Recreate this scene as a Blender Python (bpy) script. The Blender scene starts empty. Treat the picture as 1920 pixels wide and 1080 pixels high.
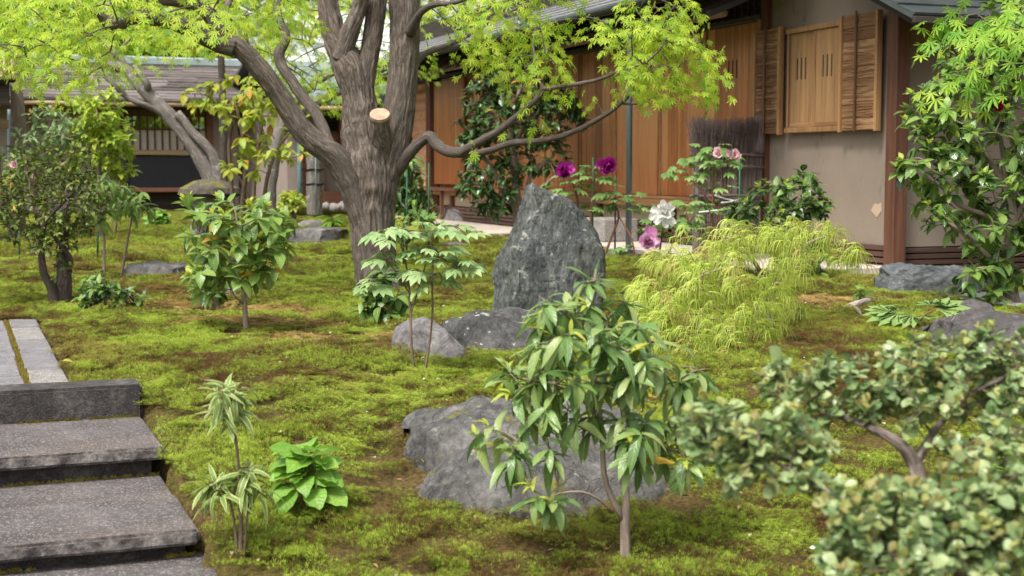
import bpy, bmesh, math, random
import numpy as np
from mathutils import Matrix, Vector

random.seed(7)
RNG = np.random.default_rng(11)
SC = bpy.context.scene
COL = SC.collection
R = math.radians

# ------------------------------------------------------------------ camera, sky, sun, exposure
F_PX = 2667.0                       # focal length in photo pixels (50 mm on a 36 mm sensor)
PITCH = math.atan(225 / F_PX)
EYE = 0.85                          # eye height above the upper garden level
cam_d = bpy.data.cameras.new('camera')
cam_d.lens = 50.0
cam_d.sensor_width = 36.0
cam_d.clip_start = 0.05
cam_d.clip_end = 3000
cam_d.dof.use_dof = True
cam_d.dof.focus_distance = 6.3
cam_d.dof.aperture_fstop = 5.2
cam = bpy.data.objects.new('camera', cam_d)
COL.objects.link(cam)
cam.location = (0, 0, EYE)
cam.rotation_euler = (math.pi / 2 - PITCH, 0, 0)
SC.camera = cam

SUN_EL, SUN_AZ = R(58), R(215)      # high bright cloud, brightest behind the left shoulder
world = bpy.data.worlds.new('World')
SC.world = world
world.use_nodes = True
wn = world.node_tree
wn.nodes.clear()
sky = wn.nodes.new('ShaderNodeTexSky')
sky.sky_type = 'NISHITA'
sky.sun_disc = False
sky.sun_elevation = SUN_EL
sky.sun_rotation = SUN_AZ
sky.dust_density = 4.0
sky.air_density = 1.0
hsv = wn.nodes.new('ShaderNodeHueSaturation')
hsv.inputs['Saturation'].default_value = 0.16      # thin even cloud: nearly white sky
hsv.inputs['Value'].default_value = 1.0
bg = wn.nodes.new('ShaderNodeBackground')
bg.inputs['Strength'].default_value = 0.125
wo = wn.nodes.new('ShaderNodeOutputWorld')
wn.links.new(sky.outputs[0], hsv.inputs['Color'])
wn.links.new(hsv.outputs[0], bg.inputs['Color'])
wn.links.new(bg.outputs[0], wo.inputs['Surface'])
sun_d = bpy.data.lights.new('sun', 'SUN')
sun_d.energy = 2.15
sun_d.angle = R(14)
sun_d.color = (1.0, 0.95, 0.87)
sun = bpy.data.objects.new('sun', sun_d)
COL.objects.link(sun)
sd = Vector((math.sin(SUN_AZ) * math.cos(SUN_EL), math.cos(SUN_AZ) * math.cos(SUN_EL), math.sin(SUN_EL)))
sun.rotation_euler = sd.to_track_quat('Z', 'Y').to_euler()
SC.view_settings.view_transform = 'Standard'
SC.view_settings.look = 'None'
SC.view_settings.gamma = 1
SC.view_settings.use_curve_mapping = False
SC.view_settings.exposure = 1.03
SC.cycles.use_denoising = True
SC.cycles.max_bounces = 7
SC.cycles.diffuse_bounces = 3
SC.cycles.glossy_bounces = 3
SC.cycles.transmission_bounces = 3
SC.cycles.caustics_reflective = False
SC.cycles.caustics_refractive = False

# ------------------------------------------------------------------ measuring: picture point -> place
CP, SP = math.cos(PITCH), math.sin(PITCH)


def ray(px, py):
    x = (px - 960) / F_PX
    y = (540 - py) / F_PX
    return np.array((x, CP + y * SP, -SP + y * CP))


def at(px, py, Y):
    d = ray(px, py)
    return np.array((0, 0, EYE)) + d * (Y / d[1])


def gr(px, py, z=0.0):
    d = ray(px, py)
    return np.array((0, 0, EYE)) + d * ((z - EYE) / d[2])


PHI = R(21.3)                        # the houses and the path share one grid, turned by this angle
BX = np.array((math.cos(PHI), math.sin(PHI), 0))
AX = np.array((-math.sin(PHI), math.cos(PHI), 0))
C0 = gr(1660, 510)                   # foot of the tea house's corner post


def loc(x, y, z=0.0):                # tea house frame -> world
    return C0 + BX * x + AX * y + np.array((0, 0, z))


def uv_path(x, y):
    return x * BX[0] + y * BX[1], x * AX[0] + y * AX[1]


def from_uv(u, v, z=0.0):
    return np.array((u * BX[0] + v * AX[0], u * BX[1] + v * AX[1], z))


# ------------------------------------------------------------------ noise
_PERM = np.random.default_rng(3).permutation(4096)
_VAL = np.random.default_rng(4).random(4096) * 2 - 1


def vnoise(P, seed=0):
    P = np.asarray(P, float)
    I = np.floor(P).astype(np.int64)
    Fr = P - I
    W = Fr * Fr * Fr * (Fr * (Fr * 6 - 15) + 10)

    def h(dx, dy, dz):
        a = _PERM[(I[..., 0] + dx + seed * 131) & 4095]
        b = _PERM[(a + I[..., 1] + dy) & 4095]
        return _VAL[_PERM[(b + I[..., 2] + dz) & 4095]]
    wx, wy, wz = W[..., 0], W[..., 1], W[..., 2]
    r = 0
    for dx in (0, 1):
        for dy in (0, 1):
            for dz in (0, 1):
                r = r + h(dx, dy, dz) * (wx if dx else 1 - wx) * (wy if dy else 1 - wy) * (wz if dz else 1 - wz)
    return r


def fbm(P, octv=4, seed=0, gain=.5):
    P = np.asarray(P, float)
    a, s, r = 1.0, 0.0, 0
    for k in range(octv):
        r = r + a * vnoise(P * (2.03 ** k) + 17.3 * k, seed + k)
        s += a
        a *= gain
    return r / s


def sstep(a, b, x):
    t = np.clip((np.asarray(x, float) - a) / (b - a), 0, 1)
    return t * t * (3 - 2 * t)


# ------------------------------------------------------------------ ground height
STEP_R = 0.635                       # right edge of the steps (path frame)


def gz(x, y):
    x = np.asarray(x, float)
    y = np.asarray(y, float)
    k = .3
    t = (5.55 - y) / k
    base = -.136 * k * np.where(t > 20, t, np.log1p(np.exp(np.minimum(t, 20))))
    base = np.maximum(base, -.62)
    P = np.stack([x, y, x * 0 + .5], -1)
    d = -((x - C0[0]) * BX[0] + (y - C0[1]) * BX[1])          # distance out from the long wall
    w = sstep(1.0, 1.6, d) * sstep(25, 19, y)
    n = .05 * fbm(P * .8, 3, 5) + .026 * fbm(P * 3.1, 3, 9) + .013 * vnoise(P * 8.0, 21) + .010 * vnoise(P * 17.0, 23)
    return base + n * w


def on_ground(px, py):
    p = gr(px, py, 0)
    for _ in range(12):
        p = gr(px, py, float(gz(p[0], p[1])))
    return p


# ------------------------------------------------------------------ tags
def tag(o, label=None, cat=None, group=None, kind=None):
    if label: o['label'] = label
    if cat: o['category'] = cat
    if group: o['group'] = group
    if kind: o['kind'] = kind
    return o


def empty(name, p, label, cat, group=None, rz=0.0):
    o = bpy.data.objects.new(name, None)
    o.empty_display_size = .1
    COL.objects.link(o)
    o.location = tuple(float(v) for v in p)
    o.rotation_euler = (0, 0, rz)
    return tag(o, label, cat, group)


def link(name, me, parent=None, loc_=None, kind=None):
    o = bpy.data.objects.new(name, me)
    COL.objects.link(o)
    if parent is not None: o.parent = parent
    if loc_ is not None: o.location = tuple(float(v) for v in loc_)
    if kind: o['kind'] = kind
    return o


# ------------------------------------------------------------------ mesh building
def mesh_np(name, V, Fs, mat=None, smooth=True, attrs=None, vecs=None):
    V = np.asarray(V, np.float32)
    me = bpy.data.meshes.new(name)
    me.vertices.add(len(V))
    me.vertices.foreach_set('co', V.ravel())
    Fs = [np.asarray(f, np.int32) for f in Fs if len(f)]
    nl = sum(f.size for f in Fs)
    npoly = sum(len(f) for f in Fs)
    me.loops.add(nl)
    me.loops.foreach_set('vertex_index', np.concatenate([f.ravel() for f in Fs]))
    me.polygons.add(npoly)
    tot = np.concatenate([np.full(len(f), f.shape[1], np.int32) for f in Fs])
    st = np.zeros(npoly, np.int32)
    st[1:] = np.cumsum(tot)[:-1]
    me.polygons.foreach_set('loop_start', st)
    me.polygons.foreach_set('use_smooth', np.full(npoly, smooth, bool))
    me.update(calc_edges=True)
    for k, v in (attrs or {}).items():
        a = me.attributes.new(k, 'FLOAT', 'POINT')
        a.data.foreach_set('value', np.asarray(v, np.float32))
    for k, v in (vecs or {}).items():
        a = me.attributes.new(k, 'FLOAT_VECTOR', 'POINT')
        a.data.foreach_set('vector', np.asarray(v, np.float32).ravel())
    me.validate()
    if mat: me.materials.append(mat)
    return me


class MB:
    def __init__(s):
        s.V, s.F, s.n, s.A, s.C = [], {}, 0, {}, []

    def add(s, V, Fs, bco=None, **at_):
        V = np.asarray(V, float)
        for f in Fs:
            f = np.asarray(f)
            if len(f): s.F.setdefault(f.shape[1], []).append(f + s.n)
        s.V.append(V)
        s.n += len(V)
        if bco is not None: s.C.append(bco)
        for k, v in at_.items():
            s.A.setdefault(k, []).append(np.broadcast_to(np.asarray(v, float), (len(V),)))
        return s

    def mesh(s, name, mat, smooth=True, origin=None):
        V = np.concatenate(s.V)
        if origin is not None: V = V - np.asarray(origin)
        return mesh_np(name, V, [np.concatenate(v) for v in s.F.values()], mat, smooth,
                       {k: np.concatenate(v) for k, v in s.A.items()},
                       {'bco': np.concatenate(s.C)} if s.C else None)


_boxes = {}


def box_mesh(dx, dy, dz, bev, mat):
    key = (round(dx, 3), round(dy, 3), round(dz, 3), round(bev, 4), mat.name)
    if key in _boxes: return _boxes[key]
    bm = bmesh.new()
    bmesh.ops.create_cube(bm, size=1, matrix=Matrix.Diagonal((dx, dy, dz, 1)))
    if bev > 0: bmesh.ops.bevel(bm, geom=bm.edges[:], offset=bev, segments=1, affect='EDGES')
    me = bpy.data.meshes.new('box')
    bm.to_mesh(me)
    bm.free()
    me.materials.append(mat)
    _boxes[key] = me
    return me


def box(name, parent, x0, x1, y0, y1, z0, z1, mat, bev=.003, kind=None, rot=None):
    me = box_mesh(abs(x1 - x0), abs(y1 - y0), abs(z1 - z0), bev, mat)
    o = link(name, me, parent, ((x0 + x1) / 2, (y0 + y1) / 2, (z0 + z1) / 2), kind)
    if rot: o.rotation_euler = rot
    return o


def boxes_joined(name, parent, lst, mat, kind=None):
    mb = MB()
    q = np.array([[0, 3, 2, 1], [4, 5, 6, 7], [0, 1, 5, 4], [1, 2, 6, 5], [2, 3, 7, 6], [3, 0, 4, 7]])
    for (x0, x1, y0, y1, z0, z1) in lst:
        mb.add([(x0, y0, z0), (x1, y0, z0), (x1, y1, z0), (x0, y1, z0), (x0, y0, z1), (x1, y0, z1), (x1, y1, z1), (x0, y1, z1)], [q], rnd=random.random())
    return link(name, mb.mesh(name, mat, False), parent, None, kind)


def resample(P, Rr, step):
    P = np.asarray(P, float)
    Rr = np.asarray(Rr, float)
    n = len(P)
    Q = np.vstack([2 * P[0] - P[1], P, 2 * P[-1] - P[-2]])
    out, rad = [], []
    for i in range(n - 1):
        p0, p1, p2, p3 = Q[i], Q[i + 1], Q[i + 2], Q[i + 3]
        m = max(2, int(np.linalg.norm(p2 - p1) / step + .5))
        t = np.arange(m)[:, None] / m
        out.append(.5 * ((2 * p1) + (-p0 + p2) * t + (2 * p0 - 5 * p1 + 4 * p2 - p3) * t ** 2 + (-p0 + 3 * p1 - 3 * p2 + p3) * t ** 3))
        tt = t[:, 0]
        tt = tt * tt * (3 - 2 * tt)
        rad.append(Rr[i] * (1 - tt) + Rr[i + 1] * tt)
    out.append(P[-1:])
    rad.append(Rr[-1:])
    return np.concatenate(out), np.concatenate(rad)


def tube(mb, P, Rr, segs=8, step=.05, amp=0.0, fr=34.0, lump=0.0, seed=0, cap=True, smooth_in=True):
    P, Rr = resample(P, Rr, step) if smooth_in else (np.asarray(P, float), np.asarray(Rr, float))
    n = len(P)
    T = np.gradient(P, axis=0)
    T /= np.linalg.norm(T, axis=1)[:, None] + 1e-12
    ref = np.array((1.0, 0, 0)) if abs(T[0, 0]) < .8 else np.array((0, 1.0, 0))
    N = np.zeros_like(P)
    nn = ref - T[0] * (ref @ T[0])
    N[0] = nn / np.linalg.norm(nn)
    for i in range(1, n):
        v = N[i - 1] - T[i] * (N[i - 1] @ T[i])
        N[i] = v / (np.linalg.norm(v) + 1e-12)
    Bn = np.cross(T, N)
    s = np.concatenate([[0], np.cumsum(np.linalg.norm(np.diff(P, axis=0), axis=1))])
    a = np.linspace(0, 2 * np.pi, segs, endpoint=False)
    ca, sa = np.cos(a)[None], np.sin(a)[None]
    rr = Rr[:, None] * np.ones((1, segs))
    bc = np.stack([ca * rr, sa * rr, s[:, None] * np.ones((1, segs))], -1)
    if lump: rr = rr * (1 + lump * fbm(bc * np.array((9, 9, 6)) + seed * 7.7, 3, seed))
    if amp:
        w = fbm(bc * np.array((10, 10, 7)) + seed, 2, seed + 3)[..., None] * np.array((.016, .016, .0))
        q = (bc + w) * np.array((fr, fr, fr * .13))
        rid = 1 - np.abs(vnoise(q + seed * 3.1, seed)) * 2.2
        rid2 = 1 - np.abs(vnoise(q * 1.9 + 5 + seed, seed + 1)) * 2.2
        rr = rr + amp * (rid * .7 + rid2 * .35 - .5)
    V = P[:, None] + N[:, None] * (ca * rr)[..., None] + Bn[:, None] * (sa * rr)[..., None]
    V = V.reshape(-1, 3)
    i = np.arange(n - 1)[:, None] * segs
    j = np.arange(segs)[None]
    j2 = (j + 1) % segs
    Q = np.stack([i + j, i + j2, i + segs + j2, i + segs + j], -1).reshape(-1, 4)
    bcv = bc.reshape(-1, 3) + seed * 1.37
    Fs = [Q]
    if cap:
        V = np.vstack([V, P[0], P[-1]])
        bcv = np.vstack([bcv, bcv[0], bcv[-2]])
        c0, c1 = n * segs, n * segs + 1
        jj = np.arange(segs)
        t0 = np.stack([np.full(segs, c0), (jj + 1) % segs, jj], -1)
        t1 = np.stack([np.full(segs, c1), (n - 1) * segs + jj, (n - 1) * segs + (jj + 1) % segs], -1)
        Fs.append(np.vstack([t0, t1]))
    mb.add(V, Fs, bco=bcv, rnd=random.random())
    return P, Rr


def limb(pts):                        # (px, py, depth, width px) list -> world points, radii
    P, Rr = [], []
    for (px, py, Y, w) in pts:
        P.append(at(px, py, Y))
        Rr.append(w * .5 * Y / F_PX)
    return np.array(P), np.array(Rr)


# ------------------------------------------------------------------ materials
class NT:
    def __init__(s, name):
        s.m = bpy.data.materials.new(name)
        s.m.use_nodes = True
        s.t = s.m.node_tree
        s.t.nodes.clear()
        s.out = s.t.nodes.new('ShaderNodeOutputMaterial')

    def n(s, typ, props=None, **ins):
        nd = s.t.nodes.new(typ)
        for k, v in (props or {}).items(): setattr(nd, k, v)
        for k, v in ins.items(): s.set(nd, k, v)
        return nd

    def set(s, nd, k, v):
        k2 = k.replace('_', ' ')
        sock = nd.inputs[int(k[1:])] if (k[0] == 'i' and k[1:].isdigit()) else nd.inputs[k2]
        if isinstance(v, bpy.types.NodeSocket): s.t.links.new(v, sock)
        elif hasattr(v, 'outputs'): s.t.links.new(v.outputs[0], sock)
        else:
            if sock.type == 'RGBA' and len(v) == 3: v = (*v, 1)
            sock.default_value = v

    def math(s, op, a, b=0.0, c=None, clamp=False):
        nd = s.n('ShaderNodeMath', {'operation': op, 'use_clamp': clamp}, i0=a, i1=b)
        if c is not None: s.set(nd, 'i2', c)
        return nd.outputs[0]

    def mix(s, fac, a, b, typ='MIX'):
        nd = s.n('ShaderNodeMix', {'data_type': 'RGBA', 'blend_type': typ, 'clamp_factor': True})
        for i, v in ((0, fac), (6, a), (7, b)):
            if isinstance(v, bpy.types.NodeSocket): s.t.links.new(v, nd.inputs[i])
            elif hasattr(v, 'outputs'): s.t.links.new(v.outputs[0], nd.inputs[i])
            else: nd.inputs[i].default_value = (*v, 1) if isinstance(v, tuple) and len(v) == 3 else v
        return nd.outputs[2]

    def ramp(s, fac, stops, interp='LINEAR'):
        nd = s.n('ShaderNodeValToRGB', i0=fac)
        nd.color_ramp.interpolation = interp
        e = nd.color_ramp.elements
        while len(e) > 1: e.remove(e[0])
        e[0].position = stops[0][0]
        e[0].color = (*stops[0][1], 1)
        for p, c in stops[1:]:
            k = e.new(p)
            k.color = (*c, 1)
        return nd.outputs[0]

    def fac(s, f, lo, hi):
        return s.n('ShaderNodeMapRange', {'clamp': True}, i0=f, i1=lo, i2=hi).outputs[0]

    def attr(s, name, vec=False):
        return s.n('ShaderNodeAttribute', {'attribute_name': name}).outputs['Vector' if vec else 'Fac']

    def noise(s, co, scale, detail=4.0, rough=.55, dist=0.0):
        return s.n('ShaderNodeTexNoise', Vector=co, Scale=scale, Detail=detail, Roughness=rough, Distortion=dist).outputs[0]

    def vmul(s, co, v):
        return s.n('ShaderNodeVectorMath', {'operation': 'MULTIPLY'}, i0=co, i1=v).outputs[0]

    def vadd(s, a, b):
        return s.n('ShaderNodeVectorMath', {'operation': 'ADD'}, i0=a, i1=b).outputs[0]

    def obj(s):
        return s.n('ShaderNodeTexCoord').outputs['Object']

    def pos(s):
        return s.n('ShaderNodeNewGeometry').outputs['Position']

    def orand(s):
        return s.n('ShaderNodeObjectInfo').outputs['Random']

    def bump(s, h, strength=.5, dist=.01):
        return s.n('ShaderNodeBump', Height=h, Strength=strength, Distance=dist).outputs[0]

    def principled(s, col, rough=.6, normal=None, spec=.5, metallic=0.0, **kw):
        nd = s.n('ShaderNodeBsdfPrincipled', **kw)
        s.set(nd, 'Base Color', col)
        s.set(nd, 'Roughness', rough)
        nd.inputs['Specular IOR Level'].default_value = spec
        nd.inputs['Metallic'].default_value = metallic
        if normal is not None: s.set(nd, 'Normal', normal)
        return nd.outputs[0]

    def done(s, sh):
        s.t.links.new(sh, s.out.inputs['Surface'])
        return s.m


def leaf_mat(name, cols, rough=.4, trans=.35, spec=.5, rib=.0, margin=None, tcol=None, mott=.55):
    """cols: colours picked leaf by leaf; rib: paler midrib; margin: colour of a leaf edge band."""
    t = NT(name)
    r = t.math('FRACT', t.math('ADD', t.attr('rnd'), t.orand()))
    stops = [(i / max(1, len(cols) - 1) * .98, c) for i, c in enumerate(cols)]
    col = t.ramp(r, stops)
    lx = t.math('ABSOLUTE', t.attr('lx'))
    nz = t.noise(t.obj(), 14.0, 2.0)
    col = t.mix(t.math('MULTIPLY', t.fac(nz, .35, .75), .25), col, tuple(c * mott for c in cols[0]))
    if rib:
        ly = t.attr('ly')
        ve = t.math('ABSOLUTE', t.math('SUBTRACT', t.math('FRACT', t.math('SUBTRACT', t.math('MULTIPLY', ly, 8.0), t.math('MULTIPLY', lx, 1.6))), .5))
        col = t.mix(t.math('MULTIPLY', t.fac(ve, .5, .36), .3), col, tuple(c * .5 for c in cols[0]))
    if rib: col = t.mix(t.math('MULTIPLY', t.fac(lx, .16, .02), rib), col, (.45, .5, .16))
    if margin: col = t.mix(t.fac(t.math('ADD', lx, t.math('MULTIPLY', nz, .5)), .75, 1.0), col, margin)
    p = t.principled(col, rough, t.bump(t.math('ADD', nz, ve), .35, .004) if rib else None, spec)
    tc = t.mix(.5, col, tcol) if tcol else col
    tr = t.n('ShaderNodeBsdfTranslucent', Color=tc).outputs[0]
    m = t.n('ShaderNodeMixShader', i0=trans, i1=p, i2=tr).outputs[0]
    return t.done(m)


def bark_mat(name, dark, light, fr=40.0, lichen=None, lich_amt=.45, bstr=.7):
    t = NT(name)
    b = t.attr('bco', True)
    w = t.n('ShaderNodeTexNoise', Vector=b, Scale=9.0, Detail=2.0).outputs[1]
    q = t.vadd(b, t.vmul(w, (.03, .03, 0)))
    q = t.vmul(q, (1, 1, .13))
    n1 = t.noise(q, fr, 5.0, .6)
    n2 = t.noise(t.vmul(b, (1, 1, .5)), fr * 2.6, 4.0, .65)
    h = t.math('ADD', t.math('MULTIPLY', t.math('ABSOLUTE', t.math('SUBTRACT', n1, .5)), 2.4), t.math('MULTIPLY', n2, .35))
    col = t.ramp(h, [(.08, dark), (.45, light), (.8, tuple(min(1, c * 1.35) for c in light))])
    big = t.noise(b, 5.0, 3.0)
    col = t.mix(t.fac(big, .4, .75), col, t.mix(.5, col, tuple(c * .7 for c in light)))
    if lichen:
        ln = t.noise(b, 13.0, 6.0, .7)
        col = t.mix(t.math('MULTIPLY', t.fac(ln, 1 - lich_amt, 1.06 - lich_amt), .8), col, lichen)
    return t.done(t.principled(col, .85, t.bump(h, bstr, .012), .25))


def wood_mat(name, c_dark, c_mid, c_light, axis='z', rough=.6, scale=1.0, vary=.5, lower=None, weather=None):
    t = NT(name)
    o = t.obj()
    r = t.orand()
    off = t.n('ShaderNodeCombineXYZ', i0=t.math('MULTIPLY', r, 37.0), i1=t.math('MULTIPLY', r, 91.0), i2=t.math('MULTIPLY', r, 53.0)).outputs[0]
    st = {'x': (1.1, 22, 22), 'y': (22, 1.1, 22), 'z': (22, 22, 1.1)}[axis]
    q = t.vmul(t.vadd(o, off), tuple(v * scale for v in st))
    g = t.noise(q, 1.0, 4.0, .6, .6)
    fine = t.noise(t.vmul(q, (5, 5, 5)), 1.0, 3.0, .6)
    h = t.math('ADD', t.math('MULTIPLY', g, .75), t.math('MULTIPLY', fine, .25))
    col = t.ramp(h, [(.32, c_dark), (.5, c_mid), (.68, c_light)])
    tone = t.math('MULTIPLY', t.math('SUBTRACT', r, .5), vary)
    col = t.mix(t.fac(tone, 0, .3), col, t.mix(.6, col, c_dark))
    col = t.mix(t.fac(tone, 0, -.3), col, t.mix(.6, col, c_light))
    if lower:                         # older redder boards lower down, paler where rain reaches: kept with the board
        z = t.n('ShaderNodeSeparateXYZ', i0=o).outputs[2]
        zz = t.math('ADD', z, t.math('MULTIPLY', t.math('SUBTRACT', t.noise(t.vmul(q, (.35, .35, .6)), 1.0, 3.0), .5), 1.2))
        col = t.mix(t.fac(zz, .35, -.75), col, t.mix(.75, col, lower))
    if weather:
        wn_ = t.noise(o, 3.5, 5.0, .6)
        col = t.mix(t.fac(wn_, .5, .75), col, t.mix(.6, col, weather))
    return t.done(t.principled(col, rough, t.bump(h, .35, .004), .35))


def stone_mat(name, dark, mid, light, scale=6.0, speck=.0, lichen=0.0, moss=0.0, stri=None, bstr=.6, rough=.85, spots=0.0, tint=None):
    t = NT(name)
    o = t.obj()
    q = t.vmul(o, stri) if stri else o
    n1 = t.noise(q, scale, 8.0, .68, .6)
    n2 = t.noise(q, scale * 5, 8.0, .78, .3)
    n3 = t.noise(o, scale * 22, 4.0, .7)
    crk = t.math('ABSOLUTE', t.math('SUBTRACT', t.noise(q, scale * 1.6, 5.0, .6, 1.2), .5))
    crk = t.fac(crk, .0, .035)
    h0 = t.math('ADD', t.math('MULTIPLY', n1, .45), t.math('MULTIPLY', n2, .4))
    h0 = t.math('ADD', h0, t.math('MULTIPLY', n3, .15))
    h = t.math('ADD', h0, t.math('MULTIPLY', crk, .10))
    col = t.ramp(h0, [(.39, dark), (.5, mid), (.6, light)])
    col = t.mix(t.math('MULTIPLY', t.math('SUBTRACT', 1.0, crk), .45 if bstr > .45 else 0.0), col, tuple(c * .6 for c in dark))
    if tint:
        col = t.mix(t.fac(t.noise(o, scale * .5, 3.0), .45, .7), col, t.mix(.5, col, tint))
    if speck:
        v = t.n('ShaderNodeTexVoronoi', Vector=o, Scale=300.0).outputs['Color']
        sx = t.n('ShaderNodeSeparateColor', i0=v).outputs[0]
        col = t.mix(t.math('MULTIPLY', t.fac(sx, .62, .9), speck), col, tuple(min(1, c * 2.4) for c in light))
        col = t.mix(t.math('MULTIPLY', t.fac(sx, .35, .1), speck * .7), col, tuple(c * .5 for c in dark))
    if lichen:
        ln = t.noise(o, 11.0, 6.0, .65)
        col = t.mix(t.math('MULTIPLY', t.fac(ln, .66 - lichen * .12, .72 - lichen * .12), .75), col, (.42, .43, .38))
    if spots:
        v = t.n('ShaderNodeTexVoronoi', Vector=t.vadd(o, t.vmul(t.n('ShaderNodeTexNoise', Vector=o, Scale=30.0).outputs[1], (.03, .03, .03))), Scale=26.0)
        msk = t.noise(o, 4.0, 2.0)
        rad = t.math('MULTIPLY', t.n('ShaderNodeSeparateColor', i0=v.outputs['Color']).outputs[0], .32)
        sp = t.math('MULTIPLY', t.math('LESS_THAN', v.outputs['Distance'], rad), t.fac(msk, .48, .6))
        col = t.mix(t.math('MULTIPLY', sp, spots), col, (.62, .62, .56))
    nrm = t.bump(h, bstr, .035)
    if moss:
        gn = t.n('ShaderNodeNewGeometry').outputs['Normal']
        up = t.n('ShaderNodeSeparateXYZ', i0=gn).outputs[2]
        mn = t.noise(o, 6.0, 5.0, .65)
        k = t.math('ADD', mn, t.math('MULTIPLY', up, .22))
        mcol = t.ramp(t.noise(o, 60.0, 3.0), [(.3, (.07, .055, .015)), (.6, (.2, .19, .03))])
        col = t.mix(t.fac(k, .86 - moss * .2, .93 - moss * .2), col, mcol)
    return t.done(t.principled(col, rough, nrm, .3))


def plaster_mat(name, c, c2, stain=(.05, .045, .045), amt=.7):
    t = NT(name)
    o = t.obj()
    n1 = t.noise(o, 1.6, 5.0, .6)
    n2 = t.noise(o, 90.0, 3.0, .6)
    col = t.mix(t.fac(n1, .35, .7), c, c2)
    col = t.mix(t.math('MULTIPLY', t.fac(n2, .55, .75), .25), col, tuple(v * 1.35 for v in c))
    st = t.noise(t.vmul(o, (1, 1, .55)), 4.2, 7.0, .72)
    col = t.mix(t.math('MULTIPLY', t.fac(st, .585, .72), amt * .8), col, stain)
    return t.done(t.principled(col, .93, t.bump(n2, .25, .004), .15))


def flat_mat(name, c, rough=.6, metallic=0.0, c2=None, sc=12.0, spec=.4):
    t = NT(name)
    col = c
    if c2: col = t.mix(t.fac(t.noise(t.obj(), sc, 5.0, .65), .38, .66), c, c2)
    return t.done(t.principled(col, rough, None, spec, metallic))


M = {}
M['bark'] = bark_mat('maple bark', (.03, .023, .019), (.205, .167, .14), 46.0, (.23, .25, .19), .36)
M['bark_thin'] = bark_mat('limb bark', (.05, .04, .034), (.15, .122, .105), 60.0, None, .3, .4)
M['bark_lichen'] = bark_mat('lichened bark', (.1, .085, .075), (.25, .22, .2), 34.0, (.4, .4, .37), .42)
M['bark_dark'] = bark_mat('dark bark', (.035, .027, .023), (.12, .095, .08), 50.0, (.2, .2, .15), .3)
M['bark_pale'] = bark_mat('pale smooth bark', (.16, .12, .095), (.31, .25, .2), 30.0, None, .3, .3)
M['twig_brown'] = bark_mat('brown twig', (.09, .06, .042), (.2, .14, .1), 60.0, None, .3, .2)
M['twig_green'] = bark_mat('green stem', (.08, .1, .03), (.16, .2, .06), 60.0, None, .3, .2)
M['twig_red'] = bark_mat('reddish stem', (.1, .045, .03), (.22, .1, .06), 60.0, None, .3, .2)


def cut_mat():
    t = NT('sawn wood')
    o = t.obj()
    ln = t.n('ShaderNodeVectorMath', {'operation': 'LENGTH'}, i0=t.vadd(o, t.vmul(t.n('ShaderNodeTexNoise', Vector=o, Scale=14.0).outputs[1], (.02, .02, .02)))).outputs['Value']
    ring = t.math('SINE', t.math('MULTIPLY', ln, 900.0))
    nz = t.noise(o, 30.0, 4.0, .6)
    col = t.ramp(t.math('ADD', t.math('MULTIPLY', ring, .12), nz), [(.25, (.3, .19, .12)), (.5, (.47, .33, .23)), (.75, (.55, .42, .3))])
    col = t.mix(t.fac(t.noise(o, 9.0, 3.0), .52, .7), col, (.3, .22, .17))
    return t.done(t.principled(col, .85))


M['cut_wood'] = cut_mat()
M['maple_leaf'] = leaf_mat('maple leaf', [(.32, .5, .035), (.5, .65, .05), (.62, .72, .08), (.42, .6, .045)], .5, .5, .3)
M['maple_leaf_b'] = leaf_mat('deeper maple leaf', [(.22, .42, .035), (.36, .55, .05), (.48, .63, .07)], .5, .48, .3)  # deeper green tone of the maple leaves, mixed in leaf by leaf
M['maple_leaf_c'] = leaf_mat('green maple leaf', [(.13, .32, .03), (.22, .44, .045), (.32, .53, .06)], .5, .45, .3)
M['far_leaf'] = leaf_mat('far tree leaf', [(.24, .36, .05), (.4, .52, .07), (.5, .56, .09)], .6, .4, .3)
M['far_dark_leaf'] = leaf_mat('far evergreen leaf', [(.04, .08, .02), (.08, .14, .03)], .5, .25, .3)
M['camellia'] = leaf_mat('camellia leaf', [(.03, .075, .02), (.055, .13, .03), (.09, .19, .045), (.042, .1, .026)], .22, .15, .6, .3)
M['camellia_mid'] = leaf_mat('young camellia leaf', [(.15, .28, .06), (.25, .41, .08), (.36, .52, .12), (.2, .35, .07)], .3, .38, .55, .4)
M['sapling_leaf'] = leaf_mat('sapling leaf', [(.12, .25, .065), (.22, .38, .1), (.34, .5, .15), (.48, .57, .19)], .34, .35, .8, .45)
M['young_leaf'] = leaf_mat('new yellow leaf', [(.48, .58, .07), (.6, .66, .1), (.62, .56, .09)], .4, .42, .4, .2)
M['yellow_leaf'] = leaf_mat('yellowed leaf', [(.55, .36, .04), (.62, .3, .03), (.5, .42, .05)], .45, .35, .4, .2)
M['bush_leaf'] = leaf_mat('holly bush leaf', [(.09, .18, .05), (.25, .38, .14), (.42, .54, .24), (.56, .65, .29), (.32, .45, .17)], .26, .28, .6, .3)
M['bush_young'] = leaf_mat('bush young leaf', [(.4, .46, .13), (.52, .52, .17), (.34, .24, .1), (.46, .5, .2)], .4, .35, .4, .1)
M['bright_leaf'] = leaf_mat('bright shrub leaf', [(.36, .54, .05), (.54, .68, .08), (.68, .75, .12)], .35, .42, .5, .3)
M['dark_small_leaf'] = leaf_mat('small dark shrub leaf', [(.1, .16, .035), (.2, .29, .055), (.34, .42, .09), (.24, .2, .06)], .33, .28, .5, .2)
M['grey_leaf'] = leaf_mat('grey green leaf', [(.2, .32, .12), (.3, .43, .18), (.4, .5, .25)], .45, .3, .4, .3)
M['peony_leaf'] = leaf_mat('peony leaf', [(.18, .34, .09), (.27, .45, .13), (.38, .55, .18)], .5, .38, .35, .3)
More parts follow.
